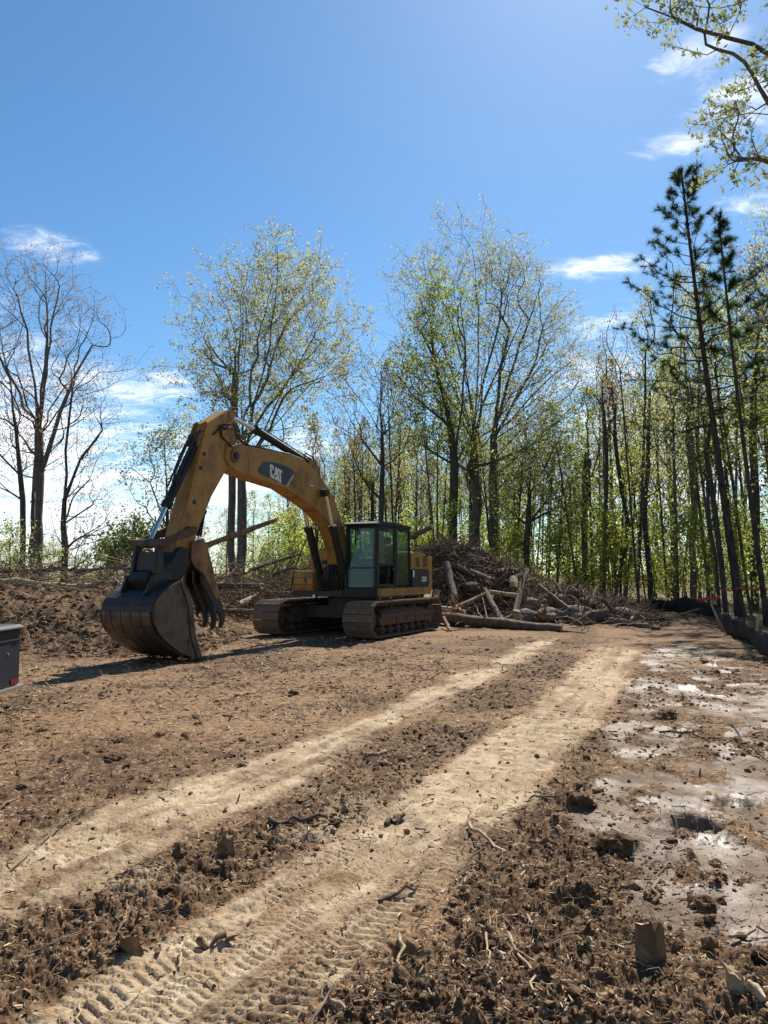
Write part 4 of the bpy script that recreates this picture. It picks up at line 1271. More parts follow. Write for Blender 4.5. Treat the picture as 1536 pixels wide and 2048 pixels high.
def tree_arrays(P, par, n0, r_base, r_tip=0.009, expo=2.3, smooth=2, twigs=2, twig_len=0.45, rng=None, spread=0.8, sides=(7, 5, 3), seed_r=None):
    """smooth, add end twigs, radii by the pipe rule; returns wood V, F4 and leaf anchors"""
    n = len(P)
    kids = [[] for _ in range(n)]
    for i in range(1, n):
        kids[par[i]].append(i)
    wgt = np.ones(n)
    order = np.argsort([_depth for _depth in _depths(par)])[::-1]
    for i in order:
        if par[i] >= 0:
            wgt[par[i]] += wgt[i]
    main = np.array([max(k, key=lambda c: wgt[c]) if k else -1 for k in kids])
    for _ in range(smooth):
        Q = P.copy()
        for i in range(n0, n):
            if main[i] >= 0:
                Q[i] = 0.5 * P[i] + 0.25 * (P[par[i]] + P[main[i]])
        P = Q
    # end twigs
    if twigs:
        tips = np.array([i for i in range(n0, n) if wgt[i] <= 2])
        d = P[tips] - P[par[tips]]
        d /= np.linalg.norm(d, axis=1)[:, None] + 1e-9
        newP, newpar = [], []
        for t in range(twigs):
            v = d + spread * rng.normal(size=d.shape)
            v[:, 2] += 0.25
            v /= np.linalg.norm(v, axis=1)[:, None]
            newP.append(P[tips] + v * (twig_len * (0.5 + rng.random((len(tips), 1)))))
            newpar.append(tips)
        P = np.concatenate([P] + newP)
        par = np.concatenate([par] + newpar)
        m = len(P)
        for i in range(n, m):
            kids.append([])
            kids[par[i]].append(i)
        wgt = np.concatenate([wgt, np.full(m - n, 0.6)])
        main = np.array([max(k, key=lambda c: wgt[c]) if k else -1 for k in kids])
        n = m
    rad = np.maximum(r_tip, r_base * (wgt / wgt[0]) ** (1 / expo))
    if seed_r is not None:
        rad[:len(seed_r)] = seed_r
    # chains
    ch_n, ch_r, ch_id = [], [], []
    starts = [0] + [c for i in range(n) for c in kids[i] if c != main[i]]
    cid = 0
    for s in starts:
        nodes = [] if s == 0 else [par[s]]
        i = s
        while i >= 0:
            nodes.append(i)
            i = main[i]
        if len(nodes) < 2:
            continue
        rr = rad[nodes].copy()
        if s != 0:
            rr[0] = min(rr[0], rr[1] * 1.25)
        rr[-1] *= 0.4
        ch_n.append(np.array(nodes))
        ch_r.append(rr)
        ch_id.append(np.full(len(nodes), cid))
        cid += 1
    V, F = [], []
    off = 0
    mx = np.array([r.max() for r in ch_r])
    for lo, hi, ns in ((0.05, 99, sides[0]), (0.018, 0.05, sides[1]), (0, 0.018, sides[2])):
        sel = [k for k in range(len(ch_n)) if lo <= mx[k] < hi]
        if not sel:
            continue
        nn = np.concatenate([ch_n[k] for k in sel])
        r_ = np.concatenate([ch_r[k] for k in sel])
        ids = np.concatenate([ch_id[k] for k in sel])
        p = P[nn]
        same_n = np.append(ids[1:] == ids[:-1], False)
        same_p = np.append(False, ids[1:] == ids[:-1])
        nxt = np.where(same_n[:, None], np.roll(p, -1, 0), p)
        prv = np.where(same_p[:, None], np.roll(p, 1, 0), p)
        t = nxt - prv
        t /= np.linalg.norm(t, axis=1)[:, None] + 1e-9
        ref = np.array([0.31, 0.93, 0.19])
        u = np.cross(t, ref)
        u /= np.linalg.norm(u, axis=1)[:, None] + 1e-9
        b = np.cross(t, u)
        ang = 2 * np.pi * np.arange(ns) / ns
        rings = p[:, None, :] + r_[:, None, None] * (np.cos(ang)[None, :, None] * u[:, None, :] + np.sin(ang)[None, :, None] * b[:, None, :])
        V.append(rings.reshape(-1, 3))
        i0 = np.nonzero(same_n)[0]
        k = np.arange(ns)
        k2 = (k + 1) % ns
        f = np.stack([i0[:, None] * ns + k, i0[:, None] * ns + k2, (i0[:, None] + 1) * ns + k2, (i0[:, None] + 1) * ns + k], axis=-1).reshape(-1, 4) + off
        F.append(f)
        off += len(nn) * ns
    anchors = P[[i for i in range(n0, n) if wgt[i] <= 4]]
    return np.concatenate(V), np.concatenate(F), anchors, P


def _depths(par):
    d = np.zeros(len(par), dtype=int)
    for i in range(1, len(par)):
        d[i] = d[par[i]] + 1
    return d


def leaves(anch, n_total, spread, size, rng, up=0.3, squash=1.0, droop=0.0):
    """leaf-sized diamond faces near the twig ends"""
    k = rng.integers(0, len(anch), n_total)
    p = anch[k] + rng.normal(size=(n_total, 3)) * spread * np.array([1, 1, squash])
    a = rng.normal(size=(n_total, 3))
    a[:, 2] -= droop
    a /= np.linalg.norm(a, axis=1)[:, None]
    b = rng.normal(size=(n_total, 3))
    b[:, 2] += up
    b = np.cross(a, b)
    b /= np.linalg.norm(b, axis=1)[:, None] + 1e-9
    s = size * (0.55 + 0.9 * rng.random((n_total, 1)))
    V = np.stack([p, p + a * s * 0.5 + b * s * 0.34, p + a * s, p + a * s * 0.5 - b * s * 0.34], axis=1).reshape(-1, 3)
    F = np.arange(n_total * 4).reshape(-1, 4)
    return V, F


def put_tree(name, loc, rz, wood, leafset, bark, label, group=None, cat='tree', scale=1.0):
    t = empty(name, loc, rz)
    t.scale = (scale, scale, scale)
    tag(t, label, cat, group)
    link('trunk', wood, t)
    if leafset is not None:
        link('crown', leafset, t)
    return t


def copy_tree(src, loc, rz, scale, label, group):
    t = src.copy()
    COL.objects.link(t)
    t.location = loc
    t.rotation_euler = (0, 0, rz)
    t.scale = (scale[0], scale[0], scale[1])
    t['label'] = label
    t['group'] = group
    for ch in src.children:
        c = ch.copy()
        COL.objects.link(c)
        c.parent = t
    return t


def hero(name, base_px, depth, prof, n_pts, trunks, r_base, leaf, n_leaf, leaf_size, bark, label, seed, group=None, bf=0.35, depth_k=0.75, leaf_spread=0.13,
         twigs=2, twig_len=0.5, down=1.2, shell=0.5, r_tip=0.0075, expo=1.7, cat='tree', base_z=None, fan=()):
    """prof: rows (photo y, x left, x right) of the crown; trunks: [ [ (px, py), ... ] ] limbs from the foot up, the first is the trunk"""
    rng = np.random.default_rng(seed)
    b = at(base_px, YH, depth)
    gz = base_z if base_z is not None else float(big_height(np.array([b[0]]), np.array([depth]))[0]) - 0.15
    org = np.array([b[0], depth, gz])
    W = lambda px, py: at(px, py, depth) - org
    seeds, sp, sr = [np.array([0, 0, 0.0])], [-1], [r_base * 1.25]
    for li, limb in enumerate(trunks):
        pts = [W(*q[:2]) + np.array([0, q[2] if len(q) > 2 else 0, 0]) for q in limb]
        if li == 0:
            pts = pts
            prev = 0
        else:
            d = [np.linalg.norm(np.array(s) - pts[0]) for s in seeds]
            prev = int(np.argmin(d))
            pts = pts[1:]
        for q in pts:
            a = seeds[prev]
            m = max(1, int(np.linalg.norm(q - a) / 1.2))
            for j in range(1, m + 1):
                f = j / m
                w_ = a + (q - a) * f + (rng.normal(size=3) * 0.05 if j < m else 0)
                seeds.append(w_)
                sp.append(prev)
                prev = len(seeds) - 1
    ys = np.array([q[0] for q in prof], float)
    xl = np.array([q[1] for q in prof], float)
    xr = np.array([q[2] for q in prof], float)
    wts = np.maximum(xr - xl, 4) ** 1.6
    cum = np.concatenate([[0], np.cumsum(0.5 * (wts[1:] + wts[:-1]) * np.diff(ys))])
    T = []
    lobes = []
    n_lobe = max(4, n_pts // 15)
    lobe_r = 0.030 * float(np.max(xr - xl) + np.ptp(ys)) / FPX * depth
    while len(T) < n_pts:
        if len(lobes) >= n_lobe and rng.random() < 0.80:
            T.append(lobes[int(rng.integers(0, len(lobes)))] + rng.normal(size=3) * lobe_r)
            continue
        y = np.interp(rng.random() * cum[-1], cum, ys)
        l, r = np.interp(y, ys, xl), np.interp(y, ys, xr)
        wob = 1 + 0.16 * math.sin(y * 0.09 + seed) + 0.10 * math.sin(y * 0.23 + 2 * seed)
        c, h = 0.5 * (l + r), 0.5 * (r - l) * wob
        u, v = rng.uniform(-1, 1, 2)
        q = math.hypot(u, v)
        if q > 1 or rng.random() > shell + (1 - shell) * q ** 1.5:
            continue
        p = W(c + u * h, y)
        p[1] = v * h / FPX * depth * depth_k
        if len(lobes) < n_lobe:
            lobes.append(p)
        T.append(p)
    # a fan of ascending limbs from each fork out towards the crown's rim
    for fx, fy, nl_, a0, a1 in fan:
        f0 = W(fx, fy)
        d = [np.linalg.norm(np.array(q) - f0) for q in seeds]
        root = int(np.argmin(d))
        cy, cx = 0.5 * (ys[0] + ys[-1]), np.interp(0.5 * (ys[0] + ys[-1]), ys, 0.5 * (xl + xr))
        for k in range(nl_):
            a = R(a0 + (a1 - a0) * (k + 0.5) / nl_ + rng.normal() * 2)
            # walk out from the fork until the rim
            t_ = 30.0
            while True:
                x_, y_ = fx + t_ * math.sin(a), fy - t_ * math.cos(a)
                if y_ < ys[0] or not (np.interp(y_, ys, xl) - (40 if y_ > ys[-1] else 0) <= x_ <= np.interp(y_, ys, xr) + (40 if y_ > ys[-1] else 0)):
                    break
                t_ += 6
            t_ *= rng.uniform(0.80, 0.92)
            e = W(fx + t_ * math.sin(a), fy - t_ * math.cos(a))
            e[1] = rng.uniform(-0.55, 0.55) * depth_k * abs(t_) / FPX * depth
            c = f0 + (e - f0) * np.array([0.42, 0.42, 0.56])
            m = max(4, int(np.linalg.norm(e - f0) / 0.9))
            prev = root
            for j in range(1, m + 1):
                g = j / m
                p = (1 - g) ** 2 * seeds[root] + 2 * g * (1 - g) * c + g * g * e + rng.normal(size=3) * 0.09
                seeds.append(p)
                sp.append(prev)
                prev = len(seeds) - 1
    P, par = grow(np.array(seeds), np.array(sp), T, bf, down)
    # a trunk keeps its girth up to where it forks
    V, F, anch, _ = tree_arrays(P, par, len(seeds), r_base, r_tip, expo, 2, twigs, twig_len, rng)
    wood = mesh_np('trunk', V, F, [M[bark]])
    lm = None
    if n_leaf:
        LV, LF = leaves(anch, n_leaf, leaf_spread, leaf_size, rng)
        lm = mesh_np('crown', LV, LF, [M[leaf]], smooth=False)
    return put_tree(name, tuple(org), 0, wood, lm, bark, label, group, cat)


# ---- the trees one can tell apart
hero('oak_tree', 75, 48, [(522, 10, 120), (545, -10, 140), (575, -40, 190), (620, -60, 208), (680, -65, 222), (740, -60, 232), (800, -40, 215), (850, -30, 160), (900, 10, 140), (960, 20, 120)], 1500,
     [[(75, 1000), (78, 870)], [(78, 870), (70, 770), (55, 660), (35, 590)], [(78, 870), (90, 760), (95, 640), (92, 560)], [(75, 960), (110, 860), (150, 750), (185, 690)]], 0.36,
     'leaf_bud', 6500, 0.10, 'bark_oak', 'tall nearly bare forked oak, tallest of the trees at the far left', 11, bf=0.14, shell=0.3, fan=((77, 880, 7, -45, 42),))
hero('bare_tree', 129, 44, [(690, 125, 150), (740, 120, 190), (800, 118, 225), (850, 118, 246), (900, 118, 240), (950, 100, 232), (1000, 110, 200), (1050, 112, 250), (1085, 115, 240)], 750,
     [[(129, 1000), (137, 850), (142, 740)], [(131, 1020), (160, 920), (205, 860)], [(129, 1060), (185, 1010), (228, 1000)]], 0.19,
     'leaf_bud', 1300, 0.09, 'bark_dark', 'slim dark bare tree with long branches reaching right, near the left bank', 12, bf=0.3, down=0.6)
hero('bare_tree', 44, 46, [(640, -20, 20), (700, -35, 45), (780, -60, 60), (860, -60, 70), (940, -40, 60), (1010, -30, 80)], 500,
     [[(46, 1050), (36, 900), (22, 770), (5, 700)]], 0.17, 'leaf_bud', 900, 0.09, 'bark_dark', 'thin leaning bare tree at the left frame edge beside the forked oak', 13, bf=0.3)
hero('dead_snag', 66, 45, [(985, 60, 72), (1010, 58, 74)], 5, [[(66, 1060), (67, 985)]], 0.12, None, 0, 0, 'bark_dark', 'short dead broken-off trunk beside the forked oak on the left', 14, twigs=0, expo=8)
hero('spring_tree', 335, 33, [(842, 312, 340), (870, 292, 385), (905, 255, 395), (950, 232, 400), (1000, 255, 405), (1050, 270, 405), (1085, 285, 400)], 520,
     [[(335, 1060), (333, 960), (328, 880)], [(335, 1030), (300, 965), (262, 935)]], 0.10, 'leaf_pale', 3800, 0.095, 'bark_dark', 'small airy tree with pale new leaves behind the excavator stick', 15, bf=0.25)
hero('poplar_tree', 480, 46, [(468, 540, 562), (495, 505, 600), (525, 488, 625), (560, 425, 664), (600, 408, 640), (640, 402, 720), (680, 395, 736), (720, 388, 734), (755, 362, 725), (790, 368, 690), (830, 395, 650), (870, 400, 640), (905, 430, 600)], 2400,
     [[(484, 1000), (488, 930)], [(488, 930), (510, 800), (540, 690), (555, 560), (555, 505)], [(488, 930), (520, 880), (570, 770), (640, 650), (690, 640)], [(488, 940), (540, 860), (620, 770), (700, 690)], [(484, 1000), (474, 850), (478, 700), (480, 600), (500, 520)], [(474, 860), (440, 760), (385, 745)], [(478, 720), (455, 620), (432, 580)]], 0.30,
     'leaf_oak', 30000, 0.125, 'bark_oak', 'tall spreading tree with yellowish new leaves standing behind the boom', 16, bf=0.10, leaf_spread=0.13, shell=0.3, fan=((482, 900, 7, -22, 46), (473, 830, 4, -48, 8)))
hero('poplar_tree', 464, 46.6, [(640, 440, 500), (720, 400, 500), (800, 395, 490), (860, 400, 500)], 160, [[(464, 1000), (467, 850), (470, 700)]], 0.24, 'leaf_oak', 900, 0.12, 'bark_oak', 'straight grey trunk close beside the spreading tree behind the boom', 17, bf=0.3)
hero('oak_tree', 950, 45, [(450, 890, 985), (480, 855, 1010), (510, 825, 1040), (550, 800, 1072), (590, 785, 1095), (630, 778, 1125), (680, 790, 1160), (730, 800, 1172), (780, 800, 1178), (840, 830, 1178), (890, 860, 1165), (930, 880, 1150)], 3000,
     [[(950, 960), (947, 880)], [(947, 880), (935, 760), (900, 640), (860, 540)], [(947, 880), (955, 760), (958, 620), (945, 500)], [(947, 900), (925, 820), (870, 700), (810, 620)], [(947, 890), (965, 770), (1000, 640), (1010, 540)]], 0.30,
     'leaf_oak', 21000, 0.105, 'bark_oak', 'huge grey oak with rounded crown, left of the twin trunks behind the pile', 18, bf=0.10, shell=0.3, fan=((948, 880, 9, -42, 24),))
hero('oak_tree', 986, 45.5, [(500, 950, 1050), (560, 960, 1085), (620, 960, 1115), (680, 970, 1165), (740, 975, 1178), (800, 985, 1180), (860, 985, 1178), (910, 990, 1150), (960, 995, 1110)], 1300,
     [[(986, 960), (987, 880)], [(987, 880), (1000, 740), (1030, 620)], [(987, 900), (1030, 800), (1090, 700)], [(987, 940), (1050, 850), (1140, 790)], [(988, 960), (1060, 890), (1150, 860)]], 0.28,
     'leaf_oak', 11000, 0.105, 'bark_oak', 'huge grey oak whose long limbs fan out to the right, right of the twin trunks', 19, bf=0.10, shell=0.3, fan=((987, 900, 8, -6, 58),))
hero('maple_tree', 907, 42, [(556, 900, 940), (590, 840, 960), (640, 815, 960), (690, 782, 930), (740, 775, 905), (790, 785, 935), (840, 800, 950), (900, 830, 960)], 800,
     [[(907, 1010), (909, 930)], [(909, 930), (895, 820), (870, 720), (840, 660)], [(909, 930), (925, 810), (930, 680), (920, 600)], [(895, 830), (850, 770), (800, 730)]], 0.24,
     'leaf_green', 9500, 0.135, 'bark_dark', 'dark-trunked tree with fresh green leaves just left of the twin oaks', 20, bf=0.25)
hero('bare_tree', 763, 40, [(690, 745, 775), (730, 690, 800), (790, 665, 830), (850, 650, 840), (910, 655, 830), (970, 700, 820), (1010, 720, 800)], 620,
     [[(763, 1000), (764, 870), (762, 720)], [(764, 900), (735, 820), (690, 760)], [(764, 880), (800, 790), (825, 760)], [(763, 960), (725, 880), (670, 850)]], 0.15,
     'leaf_bud', 1500, 0.10, 'bark_dark', 'bare dark tree with crooked branches rising behind the cab roof', 21, bf=0.3)
hero('bare_tree', 746, 41, [(960, 740, 760), (1000, 720, 765)], 40, [[(744, 1050), (742, 960), (735, 880)]], 0.11, 'leaf_green', 300, 0.12, 'bark_dark', 'thin dark stem leaning beside the bare tree behind the cab', 22)
hero('maple_tree', 1056, 40, [(850, 1040, 1110), (900, 1000, 1150), (950, 985, 1180), (1000, 990, 1180), (1050, 1010, 1160)], 480, [[(1056, 1050), (1060, 930), (1068, 860)]], 0.16, 'leaf_pale', 3400, 0.13, 'bark_dark',
     'dark straight trunk with pale green leaves right of the twin oaks', 23, bf=0.3)
hero('dead_snag', 1172, 42, [(905, 1166, 1180), (940, 1160, 1184)], 8, [[(1168, 1050), (1174, 905)]], 0.17, None, 0, 0, 'bark_pale', 'broken-topped dead trunk standing among green trees right of the pile', 24, twigs=0, expo=8)
hero('dead_snag', 1384, 36, [(770, 1372, 1384), (830, 1365, 1395), (880, 1362, 1392)], 14, [[(1390, 1030), (1376, 880), (1372, 770)]], 0.15, None, 0, 0, 'bark_pale', 'tall dead trunk with snapped stubs left of the leaning pine', 25, twigs=0, expo=6)
hero('leafy_bush', 252, 33, [(1058, 235, 275), (1075, 205, 305), (1100, 192, 318), (1125, 190, 320), (1145, 200, 310)], 260, [[(252, 1120), (252, 1100)]], 0.06, 'leaf_green', 3600, 0.13, 'bark_dark',
     'rounded bright green bush left of the bucket link behind the brush', 26, bf=0.2, cat='bush', depth_k=0.9)
hero('leafy_bush', 20, 40, [(1060, 0, 40), (1090, -30, 70), (1125, -40, 90), (1145, -40, 90)], 220, [[(20, 1130), (20, 1110)]], 0.05, 'leaf_pale', 2000, 0.12, 'bark_dark',
     'low pale green bush under the bare trees at the far left', 27, bf=0.2, cat='bush', depth_k=0.9)


# ---- pines: a leaning pole, whorls of branches, tufts of long needles
def pine(base_px, base_d, top_px, top_py, rad, crown_py, half_px, n_br, label, seed, sparse=1.0, arms=()):
    rng = np.random.default_rng(seed)
    b = at(base_px, YH, base_d)
    gz = float(big_height(np.array([b[0]]), np.array([base_d]))[0]) - 0.1
    org = np.array([b[0], base_d, gz])
    top = at(top_px, top_py, base_d) - org
    H = top[2]
    ax = lambda f: np.array([top[0] * (f ** 1.15), 0.02 * H * math.sin(3 * f), H * f])
    mb = MB()
    fs = np.linspace(0, 1, 18)
    mb.tube([ax(f) for f in fs], [rad * (1 - 0.86 * f) + 0.012 + (0.05 * rad / 0.15 if i == 0 else 0) for i, f in enumerate(fs)], 8)
    f0 = ((at(base_px, crown_py, base_d) - org)[2]) / H
    tufts, tdir = [], []
    for k in range(n_br):
        f = f0 + (0.985 - f0) * ((k + rng.random()) / n_br) ** 0.9
        L = half_px / FPX * base_d * (1.15 - 0.95 * ((f - f0) / (1 - f0)) ** 1.3) * rng.uniform(0.55, 1.15)
        az_ = k * 2.4 + rng.normal() * 0.4
        rise = 0.15 + 0.65 * (f - f0) / (1 - f0) + rng.normal() * 0.1
        d = np.array([math.cos(az_), math.sin(az_), rise])
        d /= np.linalg.norm(d)
        p0 = ax(f)
        pts = [p0]
        for j in range(1, 6):
            g = j / 5
            pts.append(p0 + d * L * g + np.array([0, 0, 0.22 * L * g * g - 0.10 * L * g]) + rng.normal(size=3) * 0.03 * L)
        r0 = max(0.010, 0.030 * L / 2.2)
        mb.tube(pts, [r0 * (1 - 0.75 * j / 5) for j in range(6)], 5, False)
        for j in range(2, 6):
            m = 1 if rng.random() > 0.55 * sparse else 2
            for _ in range(m):
                side = rng.normal(size=3) * np.array([1, 1, 0.5])
                side += d * 1.2
                side[2] += 0.35
                side /= np.linalg.norm(side)
                e = pts[j] + side * L * rng.uniform(0.10, 0.26)
                mb.tube([pts[j], e], [0.010, 0.006], 3, False)
                tufts.append(e)
                tdir.append(side)
        tufts.append(pts[-1])
        tdir.append(d)
    for (sx, sy, ex, ey) in arms:
        z0 = (at(sx, sy, base_d) - org)[2]
        p0, e = ax(z0 / H), at(ex, ey, base_d) - org
        e[1] = rng.uniform(-0.5, 0.3)
        pts = [p0 + (e - p0) * g + np.array([0, 0, -0.25 * math.sin(math.pi * g)]) + rng.normal(size=3) * 0.03 for g in np.linspace(0, 1, 8)]
        mb.tube(pts, [0.035 - 0.027 * g for g in np.linspace(0, 1, 8)], 5, False)
        for j in range(3, 8):
            for _ in range(2 if j < 7 else 3):
                v = rng.normal(size=3) * np.array([0.7, 0.7, 0.5]) + np.array([-0.6, 0, 0.5])
                v /= np.linalg.norm(v)
                q = pts[j] + v * rng.uniform(0.12, 0.42)
                mb.tube([pts[j], q], [0.010, 0.006], 3, False)
                tufts.append(q)
                tdir.append(v)
    for _ in range(5):
        tufts.append(ax(1.0) + rng.normal(size=3) * 0.08)
        tdir.append(np.array([0, 0, 1.0]))
    V, F = [], []
    tufts, tdir = np.array(tufts), np.array(tdir)
    nn = 48
    n = len(tufts)
    dd = rng.normal(size=(n, nn, 3)) + tdir[:, None, :] * 0.9
    dd /= np.linalg.norm(dd, axis=2)[:, :, None]
    st = tufts[:, None, :] - tdir[:, None, :] * rng.random((n, nn, 1)) * 0.22
    ln = 0.17 + 0.15 * rng.random((n, nn, 1))
    sd = np.cross(dd, rng.normal(size=(n, nn, 3)))
    sd /= np.linalg.norm(sd, axis=2)[:, :, None]
    tri = np.stack([st - sd * 0.008, st + sd * 0.008, st + dd * ln], axis=2).reshape(-1, 3)
    t = empty('pine_tree', tuple(org))
    tag(t, label, 'pine tree')
    o = mb.build('trunk', M['bark_pine'], t, 0, True)
    link('crown', mesh_np('crown', tri, np.arange(len(tri)).reshape(-1, 3), [M['needle']], smooth=False), t)
    return t


pine(1478, 29.2, 1363, 338, 0.165, 860, 150, 62, 'tall dark pine leaning left above the others, beside the silt fence', 31, 1.0,
     ((1400, 640, 1250, 572), (1402, 690, 1246, 660), (1392, 560, 1290, 520), (1410, 760, 1300, 700)))
pine(1531, 23.6, 1438, 432, 0.085, 740, 58, 16, 'slender second pine, lower than the tall one, with red tape round it', 32)
hero('slender_tree', 1450, 30.5, [(760, 1380, 1420), (800, 1370, 1440), (860, 1380, 1450), (930, 1385, 1460)], 130, [[(1442, 1120), (1428, 1010), (1412, 900), (1398, 770)]], 0.11, 'leaf_pale', 900, 0.10, 'bark_dark',
     'slim dark trunk leaning left just beside the tall pine', 34)
hero('slender_tree', 1437, 30.8, [(900, 1400, 1440), (960, 1400, 1450)], 40, [[(1432, 1120), (1416, 1000), (1408, 890)]], 0.075, 'leaf_green', 500, 0.10, 'bark_dark', 'thinner of the two slim trunks left of the tall pine', 35)


hero('hardwood_tree', 1508, 34, [(560, 1490, 1560), (620, 1450, 1600), (700, 1430, 1620), (780, 1430, 1620), (860, 1440, 1600)], 620, [[(1512, 1000), (1505, 860), (1512, 720)]], 0.17, 'leaf_green', 5200, 0.12, 'bark_dark', 'big leafy hardwood filling the right frame edge behind the pines', 36)
hero('hardwood_tree', 1556, 33, [(440, 1530, 1580), (500, 1500, 1620), (600, 1490, 1640), (700, 1490, 1640)], 520, [[(1556, 1000), (1552, 800), (1550, 600)]], 0.16, 'leaf_bud', 3000, 0.12, 'bark_dark', 'tall thin-leaved hardwood cut by the right frame edge', 37)
hero('hardwood_tree', 1300, 39, [(715, 1285, 1330), (760, 1260, 1350), (820, 1245, 1365), (900, 1240, 1370), (980, 1250, 1360)], 420, [[(1290, 1050), (1296, 900), (1300, 780)]], 0.14, 'leaf_pale', 2600, 0.12, 'bark_dark', 'airy pale green tree left of the dead trunk with snapped stubs', 38)
hero('bare_tree', 1206, 40, [(715, 1195, 1215), (780, 1180, 1230), (860, 1175, 1240)], 110, [[(1212, 1050), (1214, 920), (1204, 760)]], 0.10, 'leaf_bud', 350, 0.10, 'bark_dark', 'bare pole with fine upright twigs right of the twin oaks', 39)
hero('bare_tree', 1226, 41, [(735, 1215, 1240), (800, 1205, 1255), (880, 1200, 1262)], 110, [[(1258, 1050), (1236, 930), (1224, 780)]], 0.11, 'leaf_bud', 350, 0.10, 'bark_dark', 'leaning bare trunk just right of the bare pole', 40)


# ---- the tree outside the frame whose leafy limbs hang in from the right
def overhang():
    rng = np.random.default_rng(44)
    org = np.array([7.4, 12.5, 0.0])
    org[2] = float(big_height(np.array([7.4]), np.array([12.5]))[0]) - 0.1
    limbs = [[at(1545, 100, 11.2), at(1460, 78, 10.8), at(1390, 60, 10.6), at(1330, 34, 10.5), at(1275, 12, 10.4)],
             [at(1600, -60, 11.4), at(1480, 10, 11.0), at(1400, 20, 10.8), at(1345, -5, 10.8)],
             [at(1600, 20, 11.6), at(1540, -20, 11.4), at(1480, -60, 11.0)],
             [at(1560, 315, 11.0), at(1510, 318, 10.7), at(1470, 322, 10.6), at(1448, 332, 10.6)],
             [at(1560, 220, 11.0), at(1500, 222, 10.8), at(1440, 240, 10.6)],
             [at(1490, 322, 10.65), at(1465, 285, 10.6), at(1437, 252, 10.6)],
             [at(1560, 120, 11.3), at(1520, 165, 11.0), at(1488, 180, 10.9)]]
    top = np.array([7.1, 12.3, 0.0])
    seeds, sp = [np.zeros(3)], [-1]
    for z in np.arange(1.0, 11.01, 1.0):
        seeds.append(np.array([-0.35 * z / 11, -0.2 * z / 11, z]))
        sp.append(len(seeds) - 2)
    trunk_n = len(seeds)
    T = []
    for li, lb in enumerate(limbs):
        pts = [p - org for p in lb]
        d = [np.linalg.norm(s - pts[0] + np.array([0, 0, 1.5])) for s in seeds[:trunk_n]]
        prev = int(np.argmin(d)) if li != 5 else int(np.argmin([np.linalg.norm(s - pts[0]) for s in seeds]))
        for q in pts:
            a = seeds[prev]
            m = max(1, int(np.linalg.norm(q - a) / 0.35))
            for j in range(1, m + 1):
                w_ = a + (q - a) * j / m + (rng.normal(size=3) * 0.02 if j < m else 0)
                seeds.append(w_)
                sp.append(prev)
                prev = len(seeds) - 1
        for a, b in zip(pts[:-1], pts[1:]):
            for _ in range(10):
                f = rng.random()
                p = a + (b - a) * f + rng.normal(size=3) * np.array([0.16, 0.22, 0.15])
                p[2] += 0.05
                T.append(p)
    # the rest of the crown, out of the frame
    for _ in range(160):
        T.append(np.array([rng.uniform(0.3, 3.4), rng.uniform(-2.2, 3.0), rng.uniform(7.0, 13.0)]))
    P, par = grow(np.array(seeds), np.array(sp), T, 0.15, 0.3)
    V, F, anch, _ = tree_arrays(P, par, trunk_n, 0.16, 0.0030, 1.55, 1, 2, 0.22, rng, 0.7, (7, 5, 4))
    wood = mesh_np('trunk', V, F, [M['bark_oak']])
    # clusters of small lobed leaves: three diamonds fanned from one stalk point
    n = 3600
    k = rng.integers(0, len(anch), n)
    c = anch[k] + rng.normal(size=(n, 3)) * 0.05
    a = rng.normal(size=(n, 3)) + np.array([0, 0, -0.5])
    a /= np.linalg.norm(a, axis=1)[:, None]
    b = np.cross(a, rng.normal(size=(n, 3)))
    b /= np.linalg.norm(b, axis=1)[:, None]
    VV, s = [], 0.054 * (0.6 + 0.8 * rng.random((n, 1)))
    for th in (-0.85, 0.0, 0.85):
        d = a * math.cos(th) + b * math.sin(th)
        e = -a * math.sin(th) + b * math.cos(th)
        VV.append(np.stack([c, c + d * s * 0.55 + e * s * 0.22, c + d * s, c + d * s * 0.55 - e * s * 0.22], axis=1).reshape(-1, 3))
    VV = np.concatenate(VV)
    lm = mesh_np('crown', VV, np.arange(len(VV)).reshape(-1, 4), [M['leaf_maple']], smooth=False)
    put_tree('maple_tree', tuple(org), 0, wood, lm, 'bark_oak', 'near maple whose small-leaved branches hang into the top right corner')


overhang()


